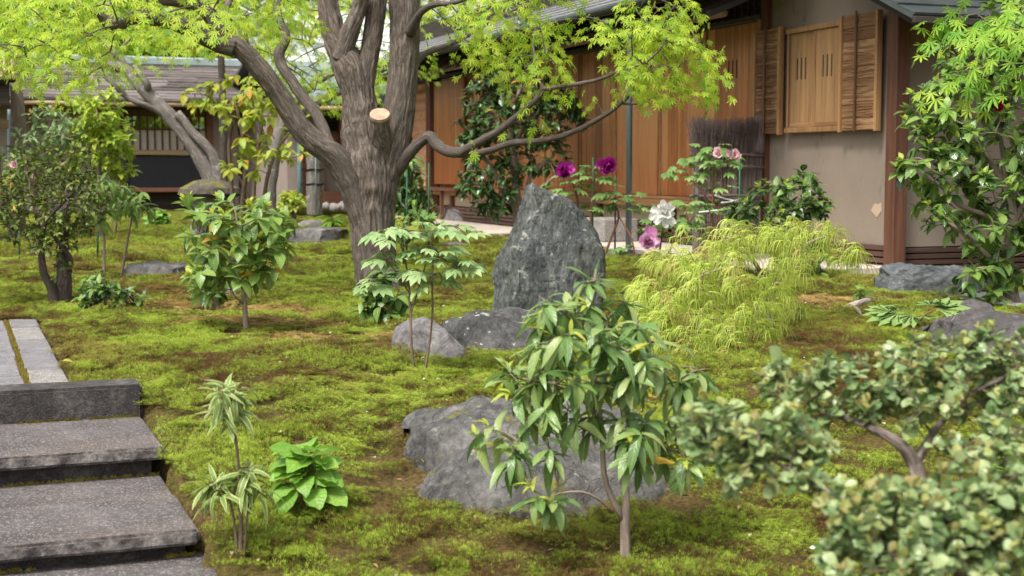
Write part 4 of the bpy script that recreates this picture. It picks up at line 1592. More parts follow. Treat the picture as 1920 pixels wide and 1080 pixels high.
box('eave_edge', LH, xl - .5, xr, -.97, -.9, ze - .03, ze + .005, M['copper_dark'], .004)
w0, w1 = lx(236), lx(388)
z_s, z_t = lz(240, 281), lz(240, 205)
zm = lz(240, 242)
# wall around the barred opening
box('wall', LH, xl, w0, 0, .12, 0, 2.3, M['plaster_far'], 0)
box('wall', LH, w1, xr, .0, .12, 0, 2.3, M['plaster_far'], 0)
box('wall', LH, w0, w1, .0, .12, z_t, 2.3, M['dark_wood_x'], 0)
box('dark_panel', LH, w0, w1, .02, .12, lz(240, 352), lz(240, 291), M['dark_panel'], 0)
box('base_board', LH, w0, w1, .05, .12, 0, lz(240, 361), M['dark_wood_x'], 0)
box('window_sill', LH, w0 - .1, w1 + .1, -.06, .13, lz(240, 290), z_s, M['bamboo'], .006)
box('ledge', LH, w0 - .1, w1 + .3, -.3, .04, lz(240, 360), lz(240, 352), M['redwood'], .006)
nbar = 11
for k in range(nbar + 1):
    x = w0 + (w1 - w0) * k / nbar
    box('window_bar', LH, x - .014, x + .014, .03, .06, z_s, z_t, M['post'], .002)
    if k < nbar: box('paper_pane', LH, x + .016, x + (w1 - w0) / nbar - .016, .065, .07, z_s + .005, zm - .01, M['paper'], 0)
box('window_rail', LH, w0, w1, .025, .062, zm - .014, zm + .014, M['post'], .002)
for px in (62, 172, 232, 393, 452): box('post', LH, lx(px) - .05, lx(px) + .05, -.05, .05, 0, 2.3, M['redwood'] if px in (62, 393) else M['dark_wood_z'], .004)
box('floor', LH, xl, xr, .12, 4, 0, .3, M['dark_wood_x'], 0)
box('back_wall', LH, xl, w0 - .6, 3.9, 4, 0, 2.3, M['plaster_far'], 0)
box('back_wall', LH, w1 + .6, xr, 3.9, 4, 0, 2.3, M['plaster_far'], 0)
box('back_wall', LH, w0 - .6, w1 + .6, 3.9, 4, 0, .75, M['plaster_far'], 0)
box('side_wall', LH, xl, xl + .1, .12, 3.9, 0, 2.3, M['plaster_far'], 0)
box('side_wall', LH, xr - .1, xr, .12, 3.9, 0, 2.3, M['plaster_far'], 0)

# copper roofed wing right of it
RO = at(610, 392, 24.0)
RH = empty('copper_roofed_wing', RO, 'plastered wing with ribbed verdigris copper roof behind the big maple trunk', 'house', None, PHI)


def rx(px, py=300, yo=0.0): return on_plane(px, py, RO, yo)[0]
def rz_(px, py, yo=0.0): return on_plane(px, py, RO, yo)[1]


xa, xb = rx(505, 300), rx(800, 300)
ze, zr = rz_(600, 196, -.8), rz_(600, 118, 2.2)
pitched('roof', RH, -.85, ze, 2.2, zr, xa, xb, M['copper_dark'], .06, 0, 'x')
for k in range(26):
    t = k / 26
    box('roof_sheet', RH, xa, xb, -.85 + 3.05 * t, -.85 + 3.05 * (t + .75 / 26), ze + (zr - ze) * t + .012, ze + (zr - ze) * t + .05, M['copper'], .012)
pitched('rear_roof', RH, 5.2, ze, 2.2, zr, xa, xb, M['copper_dark'], .06, 0, 'x')
mb_ = MB()
tube(mb_, np.array([(xa, -.84, ze - .06), (xb, -.84, ze - .06)]), np.array((.04, .04)), 10, 8)
link('bamboo_gutter', mb_.mesh('bamboo_gutter', M['bamboo']), RH)
box('wall', RH, xa + .3, rx(606), 0, .15, .25, ze, M['plaster_far'], 0)
box('wall', RH, rx(606), xb, .3, .45, .25, ze + .1, M['dark_wood_x'], 0)
box('base_board', RH, xa + .3, xb, -.02, .13, .0, .3, M['redwood'], .004)
zt, zb = rz_(630, 246), rz_(630, 290)
xq = rx(620)
for k in range(7): box('plank', RH, xq + k * .22 + .003, xq + (k + 1) * .22 - .003, .1, .14, zb, zt, M['redwood'], .003)
box('plank_rail', RH, xq, xq + 1.54, .08, .1, zt - .04, zt, M['post'], .003)
box('wall', RH, xq - .1, xb, .16, .28, .3, zb, M['plaster_far'], 0)
for px in (572, 643, 760): box('post', RH, rx(px) - .05, rx(px) + .05, -.03, .1, .3, ze, M['redwood'], .004)
mb_ = MB()
tube(mb_, np.array([(rx(559), -.12, 0), (rx(559), -.12, ze - .1)]), np.array((.045, .045)), 12, 3)
link('rain_pipe', mb_.mesh('rain_pipe', M['pipe_blue']), RH)
box('back_wall', RH, xa + .3, xb, 4.2, 4.35, 0, ze, M['plaster_far'], 0)
box('side_wall', RH, xa + .3, xa + .42, .15, 4.2, 0, ze, M['plaster_far'], 0)
for k in range(16):                    # pale cobbles along the foot of the wing
    px = 520 + k * 15
    p = RO + BX * rx(px) + AX * -.55
    mb_ = MB()
    a_ = random.uniform(.05, .12)
    tube(mb_, np.array([(-a_, 0, .03), (0, random.uniform(-.02, .02), .05), (a_, 0, .03)]), np.array((.05, .085, .05)), 9, .03, lump=.5, seed=k)
    tag(link('cobble', mb_.mesh('cobble', M['pale_granite']), None, p), 'pale rounded cobble in the row along the foot of the plastered wing', 'stone', 'cobbles along the plastered wing')

# pale tiled hall roof further back
HO = at(600, 330, 36.0)
HH = empty('tiled_hall', HO, 'distant hall with broad pale grey tiled roof above the copper wing', 'house', None, PHI)
hx0, hx1 = on_plane(455, 100, HO)[0], on_plane(790, 100, HO)[0]
hz0, hz1 = on_plane(600, 122, HO, -1)[1], on_plane(600, 22, HO, 3.4)[1]
rt = pitched('roof', HH, -1.0, hz0, 3.4, hz1, hx0, hx1, M['pale_tile'], .1, 0, 'x')
nr = 17
for k in range(nr):
    t0, t1 = k / nr, (k + 1) / nr
    n = int((hx1 - hx0) / .28)
    xs = hx0 + (hx1 - hx0) * np.arange(n * 6 + 1) / (n * 6)
    w = .03 * np.cos(np.arange(n * 6 + 1) / 6 * 6.283)
    y0, y1 = -1 + 4.4 * t0 - .03, -1 + 4.4 * t1
    z0, z1 = hz0 + (hz1 - hz0) * t0 + .06, hz0 + (hz1 - hz0) * t1 + .03
    V = np.concatenate([np.stack([xs, xs * 0 + y0, z0 + w], 1), np.stack([xs, xs * 0 + y1, z1 + w], 1), np.stack([xs, xs * 0 + y0, z0 + w - .06], 1)])
    m_ = len(xs)
    a_ = np.arange(m_ - 1)
    mb_ = MB()
    mb_.add(V, [np.concatenate([np.stack([a_, a_ + 1, a_ + m_ + 1, a_ + m_], 1), np.stack([a_ + 2 * m_, a_ + 2 * m_ + 1, a_ + 1, a_], 1)])])
    link('tile_course', mb_.mesh('tile_course', M['pale_tile']), rt)
pitched('rear_roof', HH, 7.8, hz0, 3.4, hz1, hx0, hx1, M['pale_tile'], .1, 0, 'x')
box('wall', HH, hx0 + .5, hx1 - .5, 0, 6.8, -1, hz0, M['plaster_far'], 0)

# roofed gate with split bamboo roof at the left edge
GO = at(-20, 405, 15.6)
GO[2] = 0
GT = empty('bamboo_roofed_gate', GO, 'small gate roof of split bamboo laid with tied poles at the left edge', 'gate', None, PHI)


def gx_(px, py, yo=0.0): return on_plane(px, py, GO, yo)


g0, gz0 = gx_(29, 148, -.5)
gz1 = gx_(10, 78, .4)[1]
rg = pitched('roof', GT, -.55, gz0, .45, gz1, g0 - 2.4, g0, M['dark_wood_x'], .05, 0, 'x')
for k in range(62):
    x = g0 - .02 - k * .039
    mb_ = MB()
    tube(mb_, np.array([(x, -.58, gz0 + .0), (x, .45, gz1 + .02)]), np.array((.018, .018)), 6, 2, smooth_in=False)
    link('split_bamboo', mb_.mesh('split_bamboo', M['bamboo']), rg)
for t in (.12, .45, .8):
    mb_ = MB()
    tube(mb_, np.array([(g0 - 2.4, -.55 + t, gz0 + (gz1 - gz0) * t + .05), (g0 + .1, -.55 + t, gz0 + (gz1 - gz0) * t + .05)]), np.array((.026, .024)), 8, 2, smooth_in=False)
    link('batten_pole', mb_.mesh('batten_pole', M['bamboo']), rg)
mb_ = MB()
tube(mb_, np.array([(g0 - .1, -.56, gz0 + .06), (g0 - .1, .4, gz1 + .06)]), np.array((.02, .02)), 8, 2, smooth_in=False)
link('batten_pole', mb_.mesh('batten_pole', M['bamboo']), rg)
pitched('rear_roof', GT, 1.45, gz0, .45, gz1, g0 - 2.4, g0, M['dark_wood_x'], .05, 0, 'x')
box('gable_board', GT, g0 - 2.3, g0 - .06, -.42, -.36, gz0 - .28, gz0 - .04, M['dark_wood_x'], .004)
for x in (g0 - .25, g0 - 2.1): box('post', GT, x - .06, x + .06, .39, .51, -.1, gz0 + .3, M['dark_wood_z'], .005)
box('cross_beam', GT, g0 - 2.3, g0 - .05, .4, .5, gz0 - .5, gz0 - .4, M['bamboo'], .005)


# ------------------------------------------------------------------ rocks
def add_rock_mesh(name, V, n, m, mat, label, cat='rock', group=None, amp=.03, sc=4.0, seed=0, kind=None, st3=(1, 1, 1), cuts=9, cdir=(.6, .8, .55)):
    """V: n stations x m points round; displaced along its normal"""
    c = V.mean(0)
    i = np.arange(n - 1)[:, None] * m + np.arange(m - 1)[None]
    Q = np.stack([i, i + m, i + m + 1, i + 1], -1).reshape(-1, 4)
    G = V.reshape(n, m, 3)
    du = np.gradient(G, axis=0)
    dv = np.gradient(G, axis=1)
    N = np.cross(dv, du).reshape(-1, 3)
    N /= np.linalg.norm(N, axis=1)[:, None] + 1e-9
    if cuts:                           # split the lump along a few flat breaks
        rg = np.random.default_rng(seed + 500)
        for _ in range(cuts):
            d = rg.normal(0, 1, 3) * np.array(cdir)
            d[1] = -abs(d[1]) - .25 if rg.random() < .8 else abs(d[1]) + .25
            d[2] = abs(d[2])
            d /= np.linalg.norm(d)
            pr = (V - c) @ d
            lim = np.quantile(pr, rg.uniform(.82, .94))
            V = V - d * np.maximum(0, pr - lim)[:, None] * .92
    Vs = V * np.array(st3)
    f = fbm(Vs * sc + seed * 5.1, 5, seed)
    rd = 1 - np.abs(fbm(Vs * sc * .7 + 9 + seed, 3, seed + 8)) * 3
    st = np.floor(f * 5 + .5) / 5
    fine = fbm(Vs * sc * 4.5 + seed, 5, seed + 4, .62)
    wnd = np.repeat(np.clip(np.sin(np.pi * np.arange(n) / (n - 1)) * 7, 0, 1), m) if cdir[0] > .5 else 1.0
    V2 = V + N * (wnd * amp * (f * .8 + st * .6 + .25 * rd - .1 + .38 * fine))[:, None]
    base = np.array((c[0], c[1], V2[:, 2].min()))
    o = link(name, mesh_np(name, V2 - base, [Q], mat, True), None, base)
    tag(o, label, cat, group, kind)
    return o


def rock(name, label, st, depth, mat, e=2.6, amp=.03, sc=4.0, seed=0, tilt=.45, sink=.06, group=None, block=True, cuts=9, cdir=(.6, .8, .55)):
    """st: (px, top py, base py) along the face; depth in metres"""
    st = np.array(st, float)
    n, m = 110, 70
    k = np.linspace(0, len(st) - 1, n)
    S = np.stack([np.interp(k, np.arange(len(st)), st[:, c]) for c in range(3)], 1)
    S[1:-1] = (S[:-2] + 2 * S[1:-1] + S[2:]) / 4
    V = []
    xs = []
    z0 = float(np.mean([on_ground(s_[0], s_[2])[2] for s_ in st]))
    for a, (px, pt, pb) in enumerate(S):
        B = gr(px, pb, z0)
        t = a / (n - 1) * 2 - 1
        d = depth * (1 - abs(t) ** 3.2) ** .45 + .02
        Yc = B[1] + d * tilt
        T = at(px, pt, Yc)
        h = max(.01, T[2] - B[2])
        xs.append((B[0], B[1] + d / 2, d / 2))
        for j in range(m):
            u = j / (m - 1) * 2 - 1            # -1 front foot, 1 back foot
            s = np.sign(u) * (1 - (1 - abs(u)) ** 1.6)
            hz = (1 - abs(s) ** e) ** (1 / e)
            y = B[1] + d * (tilt + s * (tilt if s < 0 else 1 - tilt))
            V.append((B[0] + (T[0] - B[0]) * hz, y, B[2] - sink + (h + sink) * hz))
    V = np.array(V)
    o = add_rock_mesh(name, V, n, m, M[mat], label, amp=amp, sc=sc, seed=seed, group=group, cuts=cuts, cdir=cdir)
    if block:
        a = np.array(xs)
        for q in range(6, n - 6, 10): ROCKS.append((a[q, 0], a[q, 1], depth * .16, max(.02, a[q, 2] * .75 - .05)))
    return o


rock('boulder', 'large grey ridged boulder behind the small drooping sapling, mossy in its hollow',
     [(736, 946, 952), (765, 912, 956), (800, 884, 960), (840, 858, 964), (880, 838, 968), (940, 826, 974), (1010, 818, 978), (1090, 815, 976), (1160, 822, 966), (1215, 842, 954), (1255, 880, 944), (1285, 930, 935)], .5, 'rock', 1.55, .045, 4.5, 3, .8, cuts=5, cdir=(.12, .8, .7))
rock('boulder', 'rounded upper ledge of grey rock rising behind the largest boulder',
     [(762, 806, 838), (770, 784, 852), (800, 772, 880), (850, 762, 900), (900, 754, 905), (980, 752, 905), (1080, 758, 905), (1180, 774, 890), (1235, 815, 870)], .62, 'rock', 2.6, .03, 5.0, 5, .72, cuts=5, cdir=(.15, .8, .6))
rock('boulder', 'low rock speckled with white lichen at the foot of the standing stone',
     [(800, 640, 655), (825, 604, 662), (880, 586, 666), (930, 583, 664), (980, 583, 660), (1040, 588, 655), (1090, 600, 648), (1125, 635, 640)], .75, 'rock_lichen', 1.6, .045, 4.5, 7, .66)
rock('boulder', 'smooth grey rock lobe in front of the lichen speckled rock, beside two thin stems',
     [(736, 640, 655), (744, 614, 662), (765, 601, 668), (800, 604, 674), (835, 620, 678), (858, 648, 678), (870, 674, 679)], .36, 'rock_flat', 1.7, .022, 4.0, 9, .6)
rock('flat_rock', 'long flat grey stone lying in the moss left of the glossy shrub',
     [(226, 506, 512), (240, 496, 520), (270, 494, 524), (300, 496, 524), (335, 495, 522), (352, 500, 520)], .55, 'rock_flat', 3.0, .025, 4.0, 11, .4)
rock('stepping_stone', 'round flat topped cut stepping stone left of the maple trunk',
     [(524, 436, 452), (532, 432, 462), (560, 430, 465), (590, 430, 466), (622, 430, 465), (640, 432, 460), (648, 438, 450)], 1.0, 'rock_flat', 4.5, .02, 3.0, 13, .3)
rock('stepping_stone', 'pale low stone just behind the round stepping stone',
     [(545, 424, 430), (565, 416, 432), (595, 414, 432), (620, 420, 430)], .8, 'pale_granite', 3.0, .02, 3.0, 14, .3)
rock('stepping_stone', 'flat stone sunk in moss right of the maple trunk, behind the pale peony',
     [(800, 462, 466), (820, 457, 468), (855, 455, 468), (885, 459, 465)], .6, 'rock_flat', 3.4, .01, 4.0, 15, .4)
rock('eave_rock', 'broad grey shoe stone below the boarded doors behind the camellia',
     [(815, 400, 414), (822, 391, 418), (850, 389, 422), (890, 392, 424), (925, 393, 425), (945, 400, 424), (950, 408, 420)], 1.1, 'rock_flat', 3.4, .05, 2.2, 17, .3)
rock('layered_rock', 'blue grey layered rock against the corner post of the tea house',
     [(1640, 520, 545), (1652, 502, 549), (1690, 497, 552), (1740, 497, 554), (1790, 500, 556), (1840, 505, 556), (1880, 520, 552)], .42, 'rock_blue', 3.6, .05, 3.6, 19, .35)
rock('edge_rock', 'brown mossy rock between the white gravel and the small peony seedling',
     [(1775, 578, 592), (1795, 569, 597), (1830, 564, 600), (1865, 572, 603), (1895, 592, 606)], .4, 'rock_dark', 2.4, .03, 4.0, 21, .5)
rock('edge_rock', 'dark flat rock at the right edge above the holly bush',
     [(1765, 630, 655), (1790, 606, 668), (1840, 597, 676), (1900, 598, 680), (1970, 600, 680), (2030, 640, 670)], .75, 'rock_dark', 3.0, .03, 3.4, 23, .4)
rock('edge_rock', 'grey edging stone at the terrace behind the standing stone',
     [(1128, 478, 484), (1150, 468, 488), (1180, 466, 490), (1205, 472, 488), (1215, 482, 487)], .4, 'granite', 2.6, .02, 5.0, 25, .4)
# cut granite step block on the terrace
sb = link('granite_block', box_mesh(.42, .62, .25, .015, M['pale_granite']), None, loc(-.36, 4.55, .05 + .125))
sb.rotation_euler = (0, 0, PHI)
tag(sb, 'square cut granite step block on the terrace under the doors', 'stone block')


def standing_stone():
    """upright slab, outline by height, with depth and broken facets"""
    Y = 8.05
    prof = [(592, 922, 1130), (575, 920, 1129), (540, 925, 1128), (500, 928, 1128), (470, 941, 1126), (440, 953, 1119), (415, 962, 1106), (395, 968, 1092), (380, 972, 1076), (366, 976, 1052), (357, 980, 1026), (351, 984, 1006), (348, 988, 996)]
    Pz = np.array([at(1020, p[0], Y)[2] for p in prof])
    Pz[0] = -.09
    XL = np.array([at(p[1], p[0], Y)[0] for p in prof])
    XR = np.array([at(p[2], p[0], Y)[0] for p in prof])
    n, m = 150, 200
    zz = Pz[0] + (Pz[-1] - Pz[0]) * np.linspace(0, 1, n) ** .9
    V = []
    for z in zz:
        l, r_ = np.interp(z, Pz, XL), np.interp(z, Pz, XR)
        c, hw = (l + r_) / 2, (r_ - l) / 2
        hd = .17 * (1 - .55 * ((z - Pz[0]) / (Pz[-1] - Pz[0])) ** 2)
        hd = min(hd, hw * 1.1)
        for j in range(m):
            a = j / (m - 1) * 2 * math.pi + math.pi / 2
            ca, sa = math.cos(a), math.sin(a)
            ex = 2 / 3.0
            V.append((c + hw * np.sign(ca) * abs(ca) ** ex, Y + .12 + hd * np.sign(sa) * abs(sa) ** ex - .05 * ca * 0 + .06 * (z - Pz[0]), z))
    V = np.array(V)
    o = add_rock_mesh('standing_stone', V, n, m, M['rock_stand'], 'tall upright grey stone with a slanting shoulder in the middle of the moss', 'standing stone', amp=.032, sc=5.5, seed=31, st3=(1.3, 1, .6), cuts=7, cdir=(.3, .9, .22))
    ROCKS.append((float(V[:, 0].mean()), Y + .14, .26, .12))


standing_stone()
build_moss()


# ------------------------------------------------------------------ the big maple
def tree_root(name, px, py, label, cat='tree', group=None):
    return empty(name, on_ground(px, py), label, cat, group)


MP = tree_root('maple_tree', 690, 546, 'large maple with a thick ridged trunk, forked stems and a sawn stump', 'tree')
org = np.array(MP.location)
YM = float(org[1])


def wood(root, name, pts, mat, segs, step, amp, lump=.06, seed=1, fr=34.0):
    P, Rr = limb(pts)
    mb = MB()
    o_ = np.array(root.location)
    Q, _ = tube(mb, P - o_, Rr, segs, step, amp, fr, lump, seed)
    link(name, mb.mesh(name, mat), root)
    return list(Q + o_)


y = YM
BK = M['bark']
SK = []
wood(MP, 'trunk', [(714, 592, y, 116), (713, 562, y, 100), (709, 532, y, 84), (703, 490, y, 78), (698, 440, y, 82), (696, 390, y, 86), (697, 345, y, 96), (690, 300, y, 100), (682, 255, y, 86), (676, 215, y, 70), (672, 185, y, 62), (664, 150, y, 64), (652, 118, y, 62), (636, 88, y, 48), (622, 45, y, 42), (614, 5, y, 38), (610, -60, y, 34), (600, -160, y, 26), (585, -300, y, 14)], BK, 190, .012, .0115, .07, 1)
SK += wood(MP, 'limb', [(700, 405, y, 56), (714, 345, y, 64), (729, 295, y, 66), (741, 250, y, 59), (749, 205, y, 58), (754, 160, y, 55), (758, 110, y, 54), (759, 60, y, 56), (758, 10, y, 57), (758, -60, y, 50), (765, -160, y, 38), (780, -300, y, 18)], BK, 130, .012, .0095, .06, 2)[60:]
SK += wood(MP, 'limb', [(676, 215, y, 44), (682, 165, y, 42), (688, 125, y, 38), (696, 85, y, 37), (702, 45, y, 37), (706, 0, y, 37), (708, -70, y, 30), (700, -200, y, 18)], BK, 90, .014, .006, .06, 3)[40:]
SK += wood(MP, 'limb', [(640, 112, y - .03, 40), (650, 75, y - .05, 37), (664, 40, y - .08, 33), (676, 8, y - .1, 28), (690, -50, y - .2, 22), (720, -140, y - .3, 12)], BK, 80, .014, .005, .06, 4)[20:]
# sawn stump facing the path
P, Rr = limb([(716, 305, y - .02, 56), (714, 270, y - .1, 44), (712, 240, y - .17, 38), (712, 216, y - .22, 36)])
mb = MB()
tube(mb, P - org, Rr, 70, .013, .005, 34, .05, 5)
stp = link('stump', mb.mesh('stump', BK), MP)
T = P[-1] - P[-2]
T = T / np.linalg.norm(T)
fz = np.array((0, -.72, .69))
mb = MB()
c_ = P[-1] - org
Pc = np.array([-T * .012, fz * .012])
tube(mb, Pc, np.array((Rr[-1] * 1.03, Rr[-1] * 1.02)), 40, 1, 0, smooth_in=False)
link('sawn_face', mb.mesh('sawn_face', M['cut_wood'], False), stp, c_)
# long limb to the left with its two arms
SK += wood(MP, 'limb', [(692, 440, y - .02, 50), (674, 385, y - .06, 54), (653, 335, y - .1, 53), (625, 293, y - .16, 47), (592, 268, y - .2, 45), (562, 238, y - .22, 43), (533, 193, y - .25, 40), (503, 150, y - .3, 38), (472, 112, y - .34, 37), (446, 88, y - .38, 34), (424, 72, y - .4, 30), (402, 42, y - .44, 29), (380, 17, y - .48, 27), (345, 3, y - .55, 26), (300, -2, y - .62, 22), (250, -10, y - .7, 18), (180, -30, y - .8, 12)], BK, 84, .014, .0055, .08, 6)[110:]
SK += wood(MP, 'limb', [(440, 90, y - .4, 34), (412, 82, y - .42, 32), (378, 68, y - .48, 30), (345, 50, y - .55, 30), (310, 40, y - .62, 29), (275, 33, y - .7, 28), (245, 32, y - .76, 26), (222, 40, y - .8, 34), (206, 42, y - .82, 34), (196, 36, y - .84, 20), (180, 24, y - .9, 8), (150, 8, y - 1.0, 5)], M['bark_thin'], 60, .014, .003, .14, 7)
SK += wood(MP, 'branch', [(425, 60, y - .42, 16), (428, 35, y - .4, 15), (424, 18, y - .36, 13), (432, -5, y - .3, 12), (440, -60, y - .2, 8)], M['bark_thin'], 24, .02, .001, .14, 8)
SK += wood(MP, 'limb', [(616, 272, y - .18, 24), (606, 238, y - .05, 22), (588, 205, y + .1, 22), (566, 178, y + .2, 22), (545, 148, y + .25, 20), (528, 122, y + .3, 21), (524, 100, y + .32, 22), (534, 78, y + .36, 18), (536, 62, y + .4, 17), (526, 42, y + .42, 15), (520, 18, y + .45, 15), (521, -20, y + .5, 12), (515, -80, y + .5, 8)], M['bark_thin'], 44, .014, .0035, .22, 9)
RB = wood(MP, 'limb', [(728, 345, y + .02, 26), (745, 318, y - .04, 25), (768, 288, y - .12, 22), (790, 265, y - .18, 20), (806, 256, y - .22, 22), (818, 270, y - .25, 21), (836, 283, y - .3, 20), (858, 286, y - .34, 20), (872, 280, y - .36, 15), (905, 262, y - .42, 14), (945, 238, y - .5, 13), (985, 204, y - .58, 11), (1008, 184, y - .62, 11), (1018, 166, y - .64, 10)], M['bark_thin'], 34, .014, .0025, .14, 10)
RB += wood(MP, 'branch', [(1018, 167, y - .64, 9), (1040, 164, y - .68, 8), (1085, 157, y - .76, 8), (1125, 148, y - .84, 7), (1165, 132, y - .92, 6), (1205, 120, y - 1.0, 5), (1228, 102, y - 1.05, 4), (1245, 84, y - 1.1, 3)], M['bark_thin'], 16, .02, .001, .1, 11)
RB += wood(MP, 'branch', [(1018, 167, y - .64, 7), (1010, 145, y - .6, 6), (1004, 112, y - .55, 5), (1000, 80, y - .5, 4), (1006, 40, y - .45, 3)], M['bark_thin'], 12, .02, .0005, .1, 12)
RB += wood(MP, 'branch', [(850, 286, y - .34, 17), (880, 290, y - .3, 14), (920, 282, y - .3, 13), (960, 268, y - .32, 13), (1005, 265, y - .36, 12), (1050, 256, y - .42, 11), (1095, 238, y - .48, 10), (1140, 212, y - .56, 9), (1170, 188, y - .62, 8), (1195, 160, y - .68, 7), (1215, 132, y - .72, 5), (1228, 112, y - .75, 3)], M['bark_thin'], 22, .02, .0018, .12, 13)
RB += wood(MP, 'branch', [(1158, 193, y - .6, 5), (1180, 195, y - .62, 4), (1205, 192, y - .66, 4), (1235, 180, y - .7, 2.5)], M['bark_thin'], 10, .03, 0, .1, 14)
HB = wood(MP, 'branch', [(765, 130, y + .1, 20), (795, 102, y + .3, 13), (830, 88, y + .5, 11), (870, 70, y + .7, 9), (920, 40, y + .9, 7), (980, 10, y + 1.1, 5)], M['bark_thin'], 18, .03, .001, .12, 15)
HB += wood(MP, 'branch', [(770, 60, y - .1, 22), (788, 25, y - .3, 14), (815, 8, y - .45, 12), (850, 5, y - .6, 9), (930, -20, y - .8, 7), (1050, -30, y - 1.0, 5), (1200, -20, y - 1.2, 4)], M['bark_thin'], 18, .03, .001, .15, 16)
UP = SK[::6] + RB[::3] + HB[::4]

rng = random.Random(21)


def poly_pts(poly, n, rng):
    xs, ys = [p[0] for p in poly], [p[1] for p in poly]
    out = []
    while len(out) < n:
        x, y_ = rng.uniform(min(xs), max(xs)), rng.uniform(min(ys), max(ys))
        c = False
        j = len(poly) - 1
        for i in range(len(poly)):
            if (poly[i][1] > y_) != (poly[j][1] > y_) and x < (poly[j][0] - poly[i][0]) * (y_ - poly[i][1]) / (poly[j][1] - poly[i][1]) + poly[i][0]: c = not c
            j = i
        if c: out.append((x, y_))
    return out


tips = []
for poly, n, ya, yb in (
    ([(-120, -80), (560, -80), (560, 10), (470, 40), (330, 30), (240, 60), (215, 95), (260, 130), (225, 150), (150, 150), (70, 128), (-10, 95), (-120, 90)], 120, -1.9, .8),
    ([(-60, -60), (240, -60), (230, 60), (200, 110), (130, 140), (60, 120), (-60, 100)], 55, -1.6, -.3),
    ([(255, 20), (470, 20), (470, 105), (400, 70), (300, 60)], 14, .2, 1.6),
    ([(480, -60), (640, -60), (610, 70), (560, 60), (500, 75)], 22, .3, 1.6),
    ([(480, 80), (640, 80), (655, 150), (600, 185), (540, 165)], 16, .5, 1.8),
    ([(640, 60), (745, 60), (735, 150), (690, 160), (650, 130)], 8, .4, 1.5),
    ([(790, -80), (1300, -80), (1280, 60), (1130, 50), (1000, 70), (880, 55), (800, 40)], 44, -1.4, .9),
    ([(800, 10), (990, 10), (1060, 90), (1020, 120), (950, 130), (900, 95), (850, 75), (800, 55)], 22, -.9, .3),
    ([(930, 100), (1040, 100), (1070, 135), (1040, 150), (960, 145)], 8, -.75, -.3),
    ([(1130, 95), (1190, 55), (1290, 45), (1345, 80), (1335, 125), (1280, 125), (1230, 150), (1185, 135), (1140, 115)], 26, -1.2, -.55),
    ([(1120, 15), (1290, 5), (1330, 30), (1260, 60), (1150, 65)], 13, -1.2, -.4),
    ([(1200, 140), (1280, 135), (1265, 175), (1220, 175)], 4, -.85, -.55),
    ([(1290, 128), (1365, 132), (1370, 142), (1300, 145)], 5, -1.0, -.7),
    ([(560, -420), (900, -420), (1100, -150), (300, -150)], 70, -2.0, 2.0),
):
    for px, py in poly_pts(poly, n, rng): tips.append(at(px, py, y + rng.uniform(ya, yb)))
# small sprays along the two long right-hand branches
for px, py, yo in ((985, 188, -.58), (995, 172, -.6), (1115, 185, -.52), (1010, 225, -.5), (885, 268, -.4), (945, 232, -.5), (1000, 240, -.5), (1090, 170, -.75), (1060, 178, -.7)): tips.append(at(px, py, y + yo))
tw = grow(tips, UP, .4, .12, .1, rng)
twigs_part(MP, tw, .006, .0018, M['bark_thin'], 'twigs', 5)
ms = []
for i, l in tw:
    d = l[-1] - l[-2]
    far = i >= len(tips) - 9
    ms += spray_flat(l[-1], d, 6 if far else rng.randint(15, 21), .051, rng, .12 if far else (.3 if tips[i][0] < 0 else .24), .1)
put_leaves(MP, ms, 'maple', M['maple_leaf'], 300, 'leaf', M['maple_leaf_b'], .35, rng)

# maple at the right whose bright branch hangs into view
M2 = empty('maple_tree', (3.75, 6.4, float(gz(3.75, 6.4))), 'slender bright green maple at the right edge hanging its leaves over the camellia', 'tree')
o2 = np.array(M2.location)
mb = MB()
A_ = [o2, o2 + (.05, .1, .8), o2 + (-.05, 0, 1.6), o2 + (-.2, -.1, 2.4), o2 + (-.4, -.1, 3.0)]
tube(mb, np.array(A_) - o2, np.array((.07, .06, .05, .035, .015)), 20, .05, .003, lump=.1, seed=4)
link('trunk', mb.mesh('trunk', M['bark_thin']), M2)
B_ = [o2 + (-.05, 0, 1.5), o2 + (-.5, .05, 1.75), o2 + (-.95, .1, 1.72), o2 + (-1.35, .15, 1.6)]
C_ = [o2 + (-.05, 0, 1.6), o2 + (-.4, .25, 1.95), o2 + (-.9, .4, 2.05)]
sk = stems_part(M2, [(np.array(B_), np.array((.02, .014, .009, .004))), (np.array(C_), np.array((.02, .013, .005)))], M['bark_thin'], 'branch', 10)
tips = []
for poly, n, ya, yb in (([(1750, 20), (1960, -40), (1960, 150), (1880, 100), (1800, 80), (1760, 60)], 15, 5.6, 7.0), ([(1850, -40), (2150, -60), (2150, 150), (1930, 130)], 22, 5.6, 7.2), ([(1760, 110), (1850, 120), (1850, 150), (1790, 150)], 3, 6.3, 6.8)):
    for px, py in poly_pts(poly, n, rng): tips.append(at(px, py, rng.uniform(ya, yb)))
tw = grow(tips, sk, .3, .12, .1, rng)
twigs_part(M2, tw, .004, .0015, M['bark_thin'])
ms = []
for i, l in tw: ms += spray_flat(l[-1], l[-1] - l[-2], rng.randint(9, 14), .066, rng, .24, .12)
put_leaves(M2, ms, 'maple', M['maple_leaf_c'], 300, 'leaf', M['maple_leaf_b'], .35, rng)

